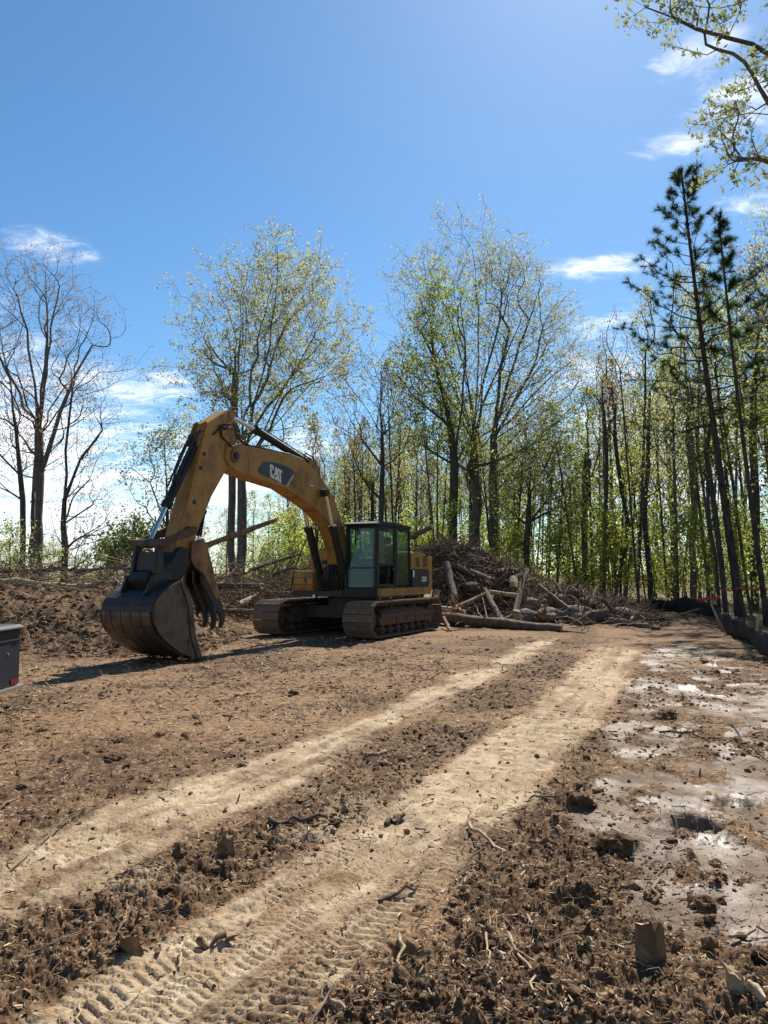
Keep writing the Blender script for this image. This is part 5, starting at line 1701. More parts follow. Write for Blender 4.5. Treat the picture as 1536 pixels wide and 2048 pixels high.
# ---- the wood: a few kinds, each tree its own object
def proto(kind, seed):
    rng = np.random.default_rng(seed)
    if kind == 'tall':
        H = rng.uniform(13, 17)
        f0, rad, r, n, nl, ls = rng.uniform(0.42, 0.58), rng.uniform(1.2, 2.1), rng.uniform(0.07, 0.125), 330, 1700, 0.13
    elif kind == 'leafy':
        H = rng.uniform(9, 13)
        f0, rad, r, n, nl, ls = 0.28, rng.uniform(1.5, 2.3), rng.uniform(0.07, 0.11), 330, 2600, 0.14
    elif kind == 'pole':
        H = rng.uniform(11, 15)
        f0, rad, r, n, nl, ls = 0.55, rng.uniform(0.8, 1.3), rng.uniform(0.05, 0.08), 130, 260, 0.12
    else:
        H = rng.uniform(3.5, 6.0)
        f0, rad, r, n, nl, ls = 0.14, rng.uniform(1.1, 1.7), 0.03, 150, 1500, 0.13
    lean = rng.normal(size=2) * 0.055 * H
    seeds, sp = [np.zeros(3)], [-1]
    topf = 0.8
    m = int(H * topf / 0.9)
    for j in range(1, m + 1):
        f = j / m * topf
        seeds.append(np.array([lean[0] * f + 0.06 * math.sin(5 * f + seed), lean[1] * f, H * f]))
        sp.append(j - 1)
    T = []
    while len(T) < n:
        f = f0 + (1 - f0) * rng.random()
        g = (f - f0) / (1 - f0)
        rr = rad * (math.sin(math.pi * min(1, 0.16 + 0.84 * g)) ** 0.7) * (1 + 0.3 * math.sin(7 * f + seed))
        a, q = rng.uniform(0, 2 * math.pi), math.sqrt(rng.random())
        T.append(np.array([lean[0] * f + rr * q * math.cos(a), lean[1] * f + rr * q * math.sin(a), H * f]))
    if kind in ('tall', 'pole'):
        for _ in range(26):
            f = rng.uniform(0.12, f0)
            a, q = rng.uniform(0, 2 * math.pi), rng.uniform(0.3, 1.0) * rad * 0.8
            T.append(np.array([q * math.cos(a), q * math.sin(a), H * f + 0.5]))
    P, par = grow(np.array(seeds), np.array(sp), T, 0.3, 1.0)
    V, F, anch, _ = tree_arrays(P, par, len(seeds), r, 0.007, 2.2, 2, 1, 0.4, rng, 0.8, (6, 4, 3))
    lk = {'tall': 'leaf_pale', 'leafy': 'leaf_green', 'pole': 'leaf_bud'}.get(kind, 'leaf_green')
    if kind == 'tall' and seed % 2:
        lk = 'leaf_oak'
    if kind == 'leafy' and seed % 3 == 0:
        lk = 'leaf_pale'
    LV, LF = leaves(anch, nl, 0.13, ls, rng)
    return mesh_np('trunk', V, F, [M['bark_dark' if seed % 3 else 'bark_oak']]), mesh_np('crown', LV, LF, [M[lk]], smooth=False), (V, F, LV, LF)


PROTO = {k: [proto(k, 100 * i + s) for s in range(1, c + 1)] for i, (k, c) in enumerate((('tall', 5), ('leafy', 4), ('pole', 3), ('sapling', 4)))}
NAMES = {'tall': 'forest_tree', 'leafy': 'leafy_tree', 'pole': 'young_tree', 'sapling': 'sapling'}
LOOK = {'tall': 'slender forest tree, leaves high up', 'leafy': 'leafy forest tree branching low',
        'pole': 'thin nearly bare young tree', 'sapling': 'low green sapling'}
_first = {}
_used = []


def plant(kind, x, y, rng, region, size=1.0):
    i = int(rng.integers(0, len(PROTO[kind])))
    z = float(big_height(np.array([x]), np.array([y]))[0]) - 0.08
    rz = rng.uniform(0, 6.28)
    s = (size * rng.uniform(0.85, 1.15), size * rng.uniform(0.85, 1.15))
    label = f"{LOOK[kind]}, {region}"
    grp = f"{NAMES[kind].replace('_', ' ')}s {region.split(',')[0]}"
    key = (kind, i)
    if key in _first:
        return copy_tree(_first[key], (x, y, z), rz, s, label, grp)
    wd, lf, _ = PROTO[kind][i]
    t = put_tree(NAMES[kind], (x, y, z), rz, wd, lf, None, label, grp, 'sapling' if kind == 'sapling' else 'tree')
    t.scale = (s[0], s[0], s[1])
    _first[key] = t
    return t


def front_edge(x):
    """where the standing wood begins"""
    return float(np.interp(x, [-70, -30, -14, -8, -3, 4, 9, 12.2, 14.5, 17, 40], [52, 52, 52, 44, 39, 37, 35.5, 33, 27, 20, 16]))


def sow():
    rng = np.random.default_rng(77)
    cnt = {}
    pts = []

    def free(x, y, dmin):
        for (a, b) in pts:
            if abs(a - x) < dmin and abs(b - y) < dmin:
                return False
        return True
    # kind, how many, depth beyond the edge, x range, spacing
    plan = [('tall', 58, (1.0, 44), (-7.5, 44), 1.3), ('leafy', 30, (3.0, 46), (-8.5, 44), 1.3), ('pole', 70, (0.3, 34), (-7, 36), 0.7), ('sapling', 76, (1.5, 32), (-9, 36), 0.7),
            ('leafy', 10, (6, 40), (-45, -10), 2.0), ('sapling', 16, (3, 26), (-45, -10), 1.5)]
    for kind, n, (d0, d1), (x0, x1), dmin in plan:
        k = tries = 0
        while k < n and tries < 6000:
            tries += 1
            u = rng.random() ** 1.35
            d = d0 + (d1 - d0) * u
            x = rng.uniform(x0, x1)
            y = front_edge(x) + d
            px = 768 + FPX * x / y
            if px < -60 or px > 1640 or not free(x, y, dmin):
                continue
            if any(abs(px - hp) < hw and y < hd for hp, hw, hd in ((478, 26, 47), (950, 30, 46.5), (988, 26, 46.5), (907, 16, 43), (763, 14, 41), (1056, 14, 41))):
                continue
            if px < 560 and kind in ('tall', 'pole'):
                continue
            size = 1.0
            if kind == 'leafy':
                size = float(np.interp(px, [0, 300, 480, 640, 760, 1150, 1500], [0.40, 0.42, 0.75, 0.80, 0.85, 0.95, 1.15])) * float(np.interp(y, [30, 70], [0.9, 1.1]))
            if kind in ('tall', 'pole'):
                size = float(np.interp(px, [560, 700, 850, 1100, 1300, 1500], [0.62, 0.72, 0.80, 0.86, 0.98, 1.06])) * float(np.interp(y, [25, 40, 80], [0.86, 0.95, 1.2]))
            if kind == 'sapling' and px < 540:
                size = 0.7
            pts.append((x, y))
            bins = ((300, 'left of the small airy tree'), (470, 'beyond the bucket'), (560, 'under the boom'), (640, 'above the tool box'), (720, 'left of the cab'), (830, 'behind the cab'),
                    (930, 'left of the twin oaks'), (1030, 'behind the twin oaks'), (1110, 'right of the twin oaks'), (1200, 'above the pile\'s right end'), (1290, 'above the sawn logs'),
                    (1380, 'behind the far silt fence'), (1460, 'left of the tall pine'), (9999, 'right of the tall pine'))
            reg = next(nm for lim, nm in bins if px < lim)
            reg += ', at the wood\'s edge' if d < 0.3 * (d1 - d0) else ', deeper in the wood'
            plant(kind, x, y, rng, reg, size)
            k += 1


sow()


def distant_wood():
    """the far wood that reads as one mass"""
    rng = np.random.default_rng(78)
    V, F, mi, off = [], [], [], 0
    for k in range(46):
        kind = ('tall', 'leafy', 'sapling', 'tall')[k % 4]
        wv, wf, lv, lf = PROTO[kind][k % len(PROTO[kind])][2]
        y = rng.uniform(84, 112)
        x = rng.uniform(-70, 85) if k % 3 else rng.uniform(-10, 60)
        s = rng.uniform(0.9, 1.25) * (0.42 if x / y < -0.13 else 1.0) * (1.15 if kind == 'leafy' else 1.0)
        a = rng.uniform(0, 6.28)
        z = float(big_height(np.array([x]), np.array([y]))[0])
        rot = np.array([[math.cos(a), -math.sin(a), 0], [math.sin(a), math.cos(a), 0], [0, 0, 1]])
        big = wv
        tr = lambda p: p @ rot.T * s + np.array([x, y, z])
        keep = lf[rng.random(len(lf)) < 0.6]
        lw = wf[:int(len(wf) * 0.35)]
        V += [tr(big), tr(lv)]
        F += [lw + off, keep + off + len(big)]
        mi += [np.zeros(len(lw)), np.full(len(keep), 1 + k % 2)]
        off += len(big) + len(lv)
    me = mesh_np('distant_woods', np.concatenate(V), np.concatenate(F), [M['bark_dark'], M['leaf_green'], M['leaf_pale']], False, np.concatenate(mi))
    tag(link('distant_woods', me), 'far wood reading as one green mass behind the nearer trees', 'woods', None, 'stuff')


distant_wood()


def clearing_edge():
    """the same wood closes the clearing behind the viewer and on both sides"""
    rng = np.random.default_rng(79)
    V, F, mi, off = [], [], [], 0
    spots = [(25 * math.sin(a) + rng.normal() * 2.5, -9 + 21 * math.cos(a) + rng.normal() * 2.5) for a in np.linspace(math.pi * 0.55, math.pi * 1.5, 40)]
    spots += [(rng.uniform(9.5, 17), rng.uniform(-12, 13)) for _ in range(16)]
    for k, (x, y) in enumerate(spots):
        kind = ('tall', 'leafy', 'leafy', 'sapling')[k % 4]
        wv, wf, lv, lf = PROTO[kind][k % len(PROTO[kind])][2]
        s, a = rng.uniform(0.9, 1.2), rng.uniform(0, 6.28)
        z = float(big_height(np.array([x]), np.array([y]))[0])
        rot = np.array([[math.cos(a), -math.sin(a), 0], [math.sin(a), math.cos(a), 0], [0, 0, 1]])
        tr = lambda p: p @ rot.T * s + np.array([x, y, z])
        V += [tr(wv), tr(lv)]
        lw = wf[:int(len(wf) * 0.5)]
        F += [lw + off, lf + off + len(wv)]
        mi += [np.zeros(len(lw)), np.full(len(lf), 1 + k % 2)]
        off += len(wv) + len(lv)
    me = mesh_np('surrounding_woods', np.concatenate(V), np.concatenate(F), [M['bark_dark'], M['leaf_green'], M['leaf_pale']], False, np.concatenate(mi))
    tag(link('surrounding_woods', me), 'edge of the same wood closing the clearing behind the viewer', 'woods', None, 'stuff')


clearing_edge()
# ------------------------------------------------------------------ twigs, sticks, logs
def twig_arrays(P0, D, L, Rd, bend, rng, nseg=4, ns=3, taper=0.35, jit=0.04):
    """many curved tapering sticks in one go"""
    n = len(P0)
    t = np.linspace(0, 1, nseg + 1)
    D = D / (np.linalg.norm(D, axis=1)[:, None] + 1e-9)
    B = np.cross(D, rng.normal(size=(n, 3)))
    B /= np.linalg.norm(B, axis=1)[:, None] + 1e-9
    C = P0[:, None, :] + D[:, None, :] * (L[:, None, None] * t[None, :, None]) + B[:, None, :] * (bend * L)[:, None, None] * (4 * t * (1 - t))[None, :, None]
    C = C + rng.normal(size=C.shape) * (jit * L)[:, None, None] * np.minimum(1, 2 * t)[None, :, None]
    U = np.cross(D, B)
    r = Rd[:, None] * (1 - (1 - taper) * t[None, :])
    ang = 2 * np.pi * np.arange(ns) / ns
    rings = C[:, :, None, :] + r[:, :, None, None] * (np.cos(ang)[None, None, :, None] * B[:, None, None, :] + np.sin(ang)[None, None, :, None] * U[:, None, None, :])
    V = rings.reshape(-1, 3)
    base = (np.arange(n) * (nseg + 1) * ns)[:, None, None] + (np.arange(nseg) * ns)[None, :, None]
    k = np.arange(ns)[None, None, :]
    k2 = (k + 1) % ns
    F = np.stack([base + k, base + k2, base + ns + k2, base + ns + k], axis=-1).reshape(-1, 4)
    return V, F


def gz_many(x, y):
    x, y = np.asarray(x), np.asarray(y)
    return np.array([ground_z(float(a), float(b)) for a, b in zip(x, y)])


def twig_stuff(name, label, P0, D, L, Rd, bend, mats, rng, nseg=4, jit=0.04, ns=3):
    V, F = twig_arrays(P0, D, L, Rd, bend, rng, nseg, ns, 0.35, jit)
    mi = np.repeat(rng.integers(0, len(mats), len(P0)), nseg * ns)
    me = mesh_np(name, V, F, [M[m] for m in mats], True, mi)
    return tag(link(name, me), label, 'brush', None, 'stuff')


def log(name, pts, r, mat_, label, group=None, cat='log', seed=0, cuts=(True, True), sides=10, cutmat='cut', knobs=0):
    """pts: centre line; r: radius at the first and the last point"""
    rng = np.random.default_rng(seed + 500)
    pts = [np.asarray(p, float) for p in pts]
    L = sum(np.linalg.norm(b - a) for a, b in zip(pts[:-1], pts[1:]))
    m = max(6, int(L / 0.3))
    t = np.linspace(0, 1, m + 1)
    seg = np.linspace(0, 1, len(pts))
    A = np.array(pts)
    C = np.stack([np.interp(t, seg, A[:, i]) for i in range(3)], 1)
    if len(pts) > 2:
        for _ in range(2):
            C[1:-1] = 0.5 * C[1:-1] + 0.25 * (C[:-2] + C[2:])
    C[1:-1] += rng.normal(size=(m - 1, 3)) * (min(0.8 * r[0] + 0.012 * L, 0.035) if name == 'stick' else 0.10 * r[0])
    o0 = C[0].copy()
    C = C - o0
    ang = 2 * np.pi * np.arange(sides) / sides
    d = C[-1] - C[0]
    d /= np.linalg.norm(d)
    u = np.cross(d, [0.2, 0.3, 0.93])
    u /= np.linalg.norm(u)
    b = np.cross(d, u)
    rad = (r[0] + (r[1] - r[0]) * t)[:, None] * (1 + 0.10 * rng.normal(size=(m + 1, sides)) * 0.6 + 0.07 * rng.normal(size=(1, sides)) + 0.05 * rng.normal(size=(m + 1, 1)))
    rings = C[:, None, :] + rad[:, :, None] * (np.cos(ang)[None, :, None] * u + np.sin(ang)[None, :, None] * b)
    V = rings.reshape(-1, 3)
    i = (np.arange(m) * sides)[:, None]
    k = np.arange(sides)[None, :]
    k2 = (k + 1) % sides
    F = np.stack([i + k, i + k2, i + sides + k2, i + sides + k], -1).reshape(-1, 4)[:, ::-1]
    Fs = [F]
    caps = []
    o = link(name, mesh_np(name, V, Fs, [M[mat_]]))
    o.location = tuple(o0)
    tag(o, label, cat, group)
    for e, flag, sg in ((0, cuts[0], -1), (m, cuts[1], 1)):
        ring = rings[e]
        c = ring.mean(0)
        off = d * sg * 0.004
        n = len(ring)
        if flag:
            inner = c + (ring - c) * 0.55 + off * 1.5
            vs = np.concatenate([ring + off, inner, [c + off * 1.2]])
            fs = [(j, (j + 1) % n, n + (j + 1) % n, n + j) for j in range(n)] + [(n + j, n + (j + 1) % n, 2 * n) for j in range(n)]
        else:      # a torn, splintered end
            tip = c + d * sg * r[0] * 1.3 + rng.normal(size=3) * 0.3 * r[0]
            jag = ring + d * sg * (rng.random((n, 1)) * r[0] * 1.3)
            vs = np.concatenate([ring, jag, [c + d * sg * 0.1 * r[0]]])
            fs = [(j, (j + 1) % n, n + (j + 1) % n, n + j) for j in range(n)] + [(n + j, n + (j + 1) % n, 2 * n) for j in range(n)]
        mb = MB()
        mb.add([tuple(v) for v in vs], fs)
        mb.build('cut_end' if flag else 'broken_end', M[cutmat], o)
    for q in range(knobs):
        f = rng.uniform(0.15, 0.85)
        p = C[int(f * m)]
        v = np.cross(d, rng.normal(size=3))
        v = v / np.linalg.norm(v) + 0.5 * d
        rr = r[0] * 0.35
        mb = MB()
        mb.tube([p, p + v * r[0] * 1.4, p + v * r[0] * rng.uniform(2.0, 3.5)], [rr, rr * 0.7, rr * 0.4], 6)
        mb.build('branch_stub', M[mat_], o, 0, True)
    return o


def root_ball(pos, r, label, seed, mat_='wood_brown', nroot=16, squash=0.75):
    rng = np.random.default_rng(seed + 900)
    bm = bmesh.new()
    bmesh.ops.create_icosphere(bm, subdivisions=3, radius=r)
    off = rng.normal(size=(9, 3))
    for v in bm.verts:
        p = np.array(v.co) / r
        k = 1 + 0.30 * sum(math.sin(2.3 * (i + 1) ** 0.5 * float(p @ off[i]) + i) for i in range(5)) / 3 + 0.06 * rng.normal()
        v.co = Vector((p * r * k * np.array([1, 1, squash])).tolist())
    me = bpy.data.meshes.new('root_ball')
    bm.to_mesh(me)
    bm.free()
    me.materials.append(M[mat_])
    me.polygons.foreach_set('use_smooth', [True] * len(me.polygons))
    o = link('root_ball', me)
    o.location = tuple(pos)
    tag(o, label, 'stump')
    for k in range(nroot):
        d = rng.normal(size=3)
        d[2] = abs(d[2]) * 0.7
        d /= np.linalg.norm(d)
        L = r * rng.uniform(0.6, 1.5)
        mb = MB()
        p = d * r * 0.7
        pts = [p, p + d * L * 0.5 + rng.normal(size=3) * 0.12 * L, p + d * L + rng.normal(size=3) * 0.3 * L]
        rr = r * rng.uniform(0.06, 0.14)
        mb.tube([tuple(q) for q in pts], [rr, rr * 0.7, rr * 0.25], 6)
        mb.build('root', M[('twig', mat_, 'twig_pale')[k % 3]], o, 0, True)
    return o


# ---- the log pile, each piece where it lies
LP = 'logs heaped beside the excavator'
log('log', [at(884, 1236, 23.8), at(985, 1247, 23.0), at(1123, 1260, 22.0)], (0.17, 0.13), 'wood_log', 'long thin brown log lying in front of the pile along its foot', LP, seed=1)
log('log', [at(1195, 1219, 27.2), at(1276, 1237, 25.2)], (0.22, 0.23), 'wood_log', 'thick sawn log at the pile\'s right end, its round cut face to the right', LP, seed=2)
log('log', [at(1190, 1238, 25.2), at(1250, 1250, 24.0), at(1297, 1255, 23.4)], (0.15, 0.13), 'wood_log', 'slimmer log lying just in front of the thick sawn log at the right end', LP, seed=3)
log('log', [at(1028, 1247, 24.2), at(1040, 1182, 25.2)], (0.105, 0.085), 'wood_pale', 'pale stripped pole standing upright against the middle of the pile', LP, seed=4)
log('log', [at(1040, 1184, 25.3), at(1054, 1140, 26.4)], (0.10, 0.085), 'wood_log', 'brown trunk length leaning on above the pale upright pole', LP, seed=5, knobs=1)
log('log', [at(968, 1180, 25.6), at(1003, 1245, 23.8)], (0.11, 0.13), 'wood_grey', 'dark grey log leaning down to the right in mid-pile', LP, seed=6)
log('log', [at(893, 1128, 26.4), at(899, 1160, 25.8), at(908, 1190, 25.0)], (0.14, 0.12), 'wood_grey', 'knotty upright grey trunk stub just right of the engine hood', LP, seed=7, cuts=(True, False), knobs=2)
log('log', [at(908, 1132, 27.2), at(977, 1157, 26.2)], (0.12, 0.10), 'wood_grey', 'grey log slanting right from the top of the pile', LP, seed=8, cuts=(False, False))
log('log', [at(873, 1182, 24.4), at(869, 1210, 24.0)], (0.10, 0.10), 'wood_brown', 'short upright sawn log with a pale cut top behind the right crawler', LP, seed=9, cutmat='wood_pale')
log('log', [at(857, 1185, 24.8), at(851, 1212, 24.2)], (0.13, 0.16), 'wood_pale', 'chunky pale split log leaning behind the counterweight', LP, seed=10, cuts=(False, True))
log('log', [at(846, 1212, 24.6), at(900, 1220, 24.2), at(930, 1226, 23.8)], (0.09, 0.09), 'wood_pale', 'pale barkless log lying level behind the right crawler track', LP, seed=11)
log('log', [at(980, 1184, 25.6), at(1034, 1191, 25.4)], (0.065, 0.065), 'wood_pale', 'bright thin pole lying level in mid-pile left of the upright pole', LP, seed=12, cuts=(False, False))
log('log', [at(1028, 1178, 25.9), at(1027, 1156, 26.3)], (0.14, 0.12), 'wood_pale', 'short hollow-looking pale stump end above the bright thin pole', LP, seed=13, cutmat='wood_brown')
log('log', [at(1036, 1238, 24.4), at(1100, 1234, 24.8), at(1150, 1226, 25.2)], (0.30, 0.24), 'wood_grey', 'thick dark log low in the pile right of the upright pole', LP, seed=14, cuts=(False, False))
log('log', [at(1150, 1238, 24.4), at(1213, 1229, 24.9)], (0.20, 0.18), 'wood_grey', 'thick grey log behind the two sawn logs at the right end', LP, seed=15)
log('log', [at(1180, 1226, 24.3), at(1141, 1250, 23.4)], (0.035, 0.03), 'wood_grey', 'thin grey stick propped across the right end of the pile', LP, seed=16, cuts=(False, False))
log('log', [at(1147, 1209, 26.0), at(1197, 1226, 25.0)], (0.06, 0.05), 'wood_grey', 'grey pole slanting towards the thick sawn log', LP, seed=17, cuts=(False, False))
log('log', [at(1078, 1172, 26.0), at(1136, 1216, 24.9)], (0.075, 0.055), 'wood_brown', 'splintered brown branch slanting right from the upright pole', LP, seed=18, cuts=(False, False))
log('log', [at(912, 1216, 24.2), at(968, 1189, 25.2)], (0.10, 0.07), 'wood_brown', 'split brown plank-like log rising right near the crawler', LP, seed=19, cuts=(False, False))
log('log', [at(1183, 1206, 25.8), at(1192, 1178, 26.2)], (0.05, 0.035), 'wood_pale', 'pale broken stick pointing up near the right end of the pile', LP, seed=20, cuts=(False, False))
log('log', [at(1106, 1160, 26.8), at(1130, 1196, 26.0)], (0.045, 0.04), 'wood_grey', 'grey stick leaning at the back right of the pile', LP, seed=21, cuts=(False, False))
log('log', [at(822, 1074, 27.6), at(864, 1053, 27.0)], (0.10, 0.09), 'wood_grey', 'sawn trunk poking out above the pile right of the cab', LP, seed=22)
log('log', [at(1216, 1238, 25.2), at(1252, 1242, 24.9)], (0.075, 0.07), 'wood_log', 'small log wedged between the two sawn logs at the right', LP, seed=23)
log('log', [at(930, 1128, 27.4), at(968, 1120, 27.6)], (0.09, 0.08), 'wood_log', 'brown log lying level along the top of the pile', LP, seed=24, cuts=(False, False))
log('log', [at(975, 1240, 23.9), at(965, 1195, 24.8)], (0.02, 0.012), 'wood_pale', 'pale splinter standing upright left of the leaning grey log', LP, seed=25, cuts=(False, False))
log('log', [at(1124, 1262, 21.9), at(1168, 1266, 21.5)], (0.04, 0.03), 'wood_brown', 'thin stick lying beyond the right tip of the long front log', LP, seed=26, cuts=(False, False))
log('log', [at(900, 1262, 21.9), at(888, 1236, 23.0)], (0.06, 0.05), 'wood_brown', 'short brown branch under the left tip of the long front log', LP, seed=27, cuts=(False, False))
root_ball(at(1056, 1212, 25.4), 0.42, 'big earthy root ball right of the upright pole in the pile', 1)
root_ball(at(950, 1112, 28.4), 0.40, 'uprooted stump on top of the pile, roots up', 2, 'wood_grey')
root_ball(at(1118, 1202, 26.2), 0.34, 'rooty stump in the right half of the pile', 3)
root_ball(at(985, 1128, 28.2), 0.34, 'jagged brown stump at the top right of the pile', 4)
root_ball(at(1172, 1208, 26.4), 0.27, 'small stump behind the thick logs at the right end', 5, 'wood_grey')
root_ball(at(916, 1228, 24.0), 0.28, 'muddy stump at the left end of the long front log', 6)
root_ball(at(1310, 1258, 22.5), 0.13, 'little root clump lying right of the sawn log ends', 7, 'wood_grey', 8)

root_ball(at(905, 1108, 28.6), 0.45, 'broad dark root plate on the pile just right of the engine hood', 11, 'twig_dark', 22, 0.6)
root_ball(at(1012, 1150, 27.2), 0.36, 'dark uprooted stump above mid-pile left of the leaning trunk', 12, 'twig_dark', 18)
root_ball(at(940, 1178, 26.0), 0.34, 'dark stump wedged between the two grey logs on the left of the pile', 13, 'twig_dark', 16)
root_ball(at(1090, 1232, 24.3), 0.26, 'low dark stump in front of the thick dark log', 14, 'wood_brown', 14)
root_ball(at(1146, 1190, 26.6), 0.28, 'dark rooty stump at the back of the pile\'s right half', 15, 'twig_dark', 16)

rngp = np.random.default_rng(61)
for k in range(72):
    x = rngp.uniform(1.2, 8.2)
    y = rngp.uniform(25.0, 29.0)
    h = float(big_height(np.array([x]), np.array([y]))[0])
    L = rngp.uniform(0.7, 2.0)
    a = rngp.uniform(0, math.pi)
    d = np.array([math.cos(a), 0.5 * math.sin(a), rngp.normal() * 0.42]) * L * 0.5
    p = np.array([x, y, h + 0.05])
    r = rngp.uniform(0.022, 0.085)
    bm_ = ('wood_grey', 'wood_brown', 'wood_log', 'wood_pale')[(0, 1, 2, 0, 1, 2, 0, 1, 3)[k % 9]]
    log('branch', [p - d, p + rngp.normal(size=3) * 0.14, p + d * 0.6 + rngp.normal(size=3) * 0.10, p + d], (r, r * 0.6), bm_,
        ('grey', 'brown', 'bark-covered', 'pale')[('wood_grey', 'wood_brown', 'wood_log', 'wood_pale').index(bm_)] + ' broken branch tangled in the ' + ('left part of the log pile beside the cab' if x < 3.2 else 'middle of the log pile' if x < 5.6 else 'right end of the log pile'), 'branches tangled in the log pile', 'branch', seed=100 + k, cuts=(False, k % 4 == 0), sides=7, knobs=k % 3)
n = 3600
x = rngp.uniform(0.2, 9.0, n)
y = 28.0 + rngp.normal(size=n) * 1.5 - 0.7
z = big_height(x, y) + rngp.random(n) * 0.16
D = np.stack([rngp.normal(size=n), rngp.normal(size=n) * 0.6, rngp.normal(size=n) * 0.38 + 0.10], 1)
twig_stuff('brush', 'tangle of dead twigs and roots over the log pile', np.stack([x, y, z], 1), D, rngp.uniform(0.25, 1.25, n), rngp.uniform(0.006, 0.030, n), rngp.normal(size=n) * 0.12, ['twig', 'wood_brown', 'twig_dark', 'twig_dark', 'wood_grey', 'twig_dark', 'wood_brown', 'twig_dark', 'twig_pale'], rngp)

# ---- brush berm on the left and under the boom
n = 4600
x = np.concatenate([rngp.uniform(-19, -5.0, 2600), rngp.uniform(-6.5, 0.8, 2000)])
y = np.concatenate([23.2 + rngp.normal(size=2600) * 1.3, 27.6 + rngp.normal(size=2000) * 1.3])
z = big_height(x, y) + np.abs(rngp.normal(size=n)) * np.where(x < -6, 0.34, 0.42)
D = np.stack([rngp.normal(size=n), rngp.normal(size=n) * 0.5, rngp.normal(size=n) * 0.30 + 0.10], 1)
twig_stuff('brush', 'low berm of dead branches and brush behind the excavator and bank', np.stack([x, y, z], 1), D, rngp.uniform(0.4, 2.2, n), rngp.uniform(0.005, 0.020, n), rngp.normal(size=n) * 0.10, ['twig', 'twig_dark', 'twig_dark', 'wood_brown', 'wood_grey', 'twig_pale'], rngp)
LB = 'felled trunks in the left brush'
log('log', [at(-40, 1163, 21.6), at(60, 1168, 21.4), at(140, 1176, 21.3), at(222, 1165, 21.8)], (0.15, 0.05), 'wood_pale', 'long pale stripped trunk lying along the left brush berm', LB, seed=40, cuts=(True, False))
log('log', [at(372, 1112, 26.6), at(395, 1096, 26.4), at(450, 1078, 26.2), at(520, 1052, 26.0), at(548, 1042, 26.0)], (0.13, 0.07), 'wood_brown', 'torn pale trunk jutting up from the brush behind the stick', LB, seed=41, cuts=(False, False))
log('log', [at(425, 1221, 23.6), at(508, 1223, 23.2)], (0.075, 0.07), 'wood_grey', 'grey pole lying on the soil between thumb and left crawler', LB, seed=42)
log('log', [at(480, 1209, 24.6), at(512, 1190, 25.4)], (0.12, 0.05), 'wood_pale', 'split pale wood chunk in the brush left of the crawler', LB, seed=43, cuts=(False, False))
log('log', [at(-30, 1142, 24.5), at(80, 1141, 24.5), at(190, 1139, 24.8)], (0.07, 0.04), 'twig_dark', 'dark branch lying level on top of the left brush berm', LB, seed=44, cuts=(False, False))
log('log', [at(150, 1145, 24.0), at(215, 1134, 24.2), at(300, 1140, 24.6)], (0.06, 0.03), 'twig_dark', 'dark forked branch on the brush just left of the bucket link', LB, seed=45, cuts=(False, False), knobs=3)
log('log', [at(72, 1182, 21.0), at(92, 1150, 21.6), at(104, 1132, 21.8)], (0.07, 0.05), 'wood_brown', 'short brown stub sticking up across the long pale trunk', LB, seed=46, cuts=(False, False))
log('log', [at(95, 1176, 20.6), at(142, 1196, 20.0)], (0.045, 0.035), 'wood_pale', 'pale branch slanting down in front of the long pale trunk', LB, seed=47, cuts=(False, False))
log('log', [at(228, 1157, 21.4), at(244, 1172, 21.0)], (0.035, 0.03), 'wood_pale', 'pale broken stick on the bank just left of the bucket', LB, seed=48, cuts=(False, False))
log('log', [at(500, 1140, 27.0), at(570, 1118, 27.6), at(600, 1108, 27.8)], (0.06, 0.03), 'wood_grey', 'grey branch slanting up through the brush left of the tool box', LB, seed=49, cuts=(False, False))
log('log', [at(420, 1170, 26.2), at(520, 1172, 26.0)], (0.10, 0.09), 'wood_grey', 'mossy grey log lying level in the brush under the boom', LB, seed=50, cuts=(False, False))
for k in range(26):
    if k < 12:
        x, y = rngp.uniform(-17, -6.5), rngp.uniform(22.5, 25.0)
    else:
        x, y = rngp.uniform(-6, 0.6), rngp.uniform(25.5, 28.5)
    h = float(big_height(np.array([x]), np.array([y]))[0])
    L = rngp.uniform(1.2, 3.2)
    a = rngp.normal() * 0.35
    d = np.array([math.cos(a), 0.5 * math.sin(a), rngp.normal() * 0.14]) * L * 0.5
    p = np.array([x, y, h + 0.12])
    r = rngp.uniform(0.02, 0.06)
    log('branch', [p - d, p + rngp.normal(size=3) * 0.10, p + d], (r, r * 0.5), ('wood_grey', 'twig_dark', 'twig_dark', 'wood_brown')[k % 4], 'dead branch lying in the left brush berm' if k < 12 else 'dead branch lying in the brush behind the excavator',
        'branches in the left brush berm' if k < 12 else 'branches in the brush behind the excavator', 'branch', seed=200 + k, cuts=(False, False), sides=6)

# bare tops of felled trees arching over the left berm
def felled_top(px, py, d, seed, label, w=2.6, h=1.5, n=90):
    rng = np.random.default_rng(seed)
    o = at(px, py, d)
    T = np.stack([rng.uniform(-0.2, 1, n) * w, rng.normal(size=n) * 0.5, rng.random(n) ** 1.3 * h], 1)
    seeds = [np.zeros(3), np.array([w * 0.25, 0, 0.15]), np.array([w * 0.5, 0.05, 0.25])]
    P, par = grow(np.array(seeds), np.array([-1, 0, 1]), T, 0.2, 0.3)
    V, F, anch, _ = tree_arrays(P, par, 3, 0.05, 0.006, 2.2, 2, 2, 0.35, rng, 0.9, (6, 4, 3))
    ob = link('felled_treetop', mesh_np('felled_treetop', V, F, [M['twig_dark']]))
    ob.location = tuple(o)
    tag(ob, label, 'branch')


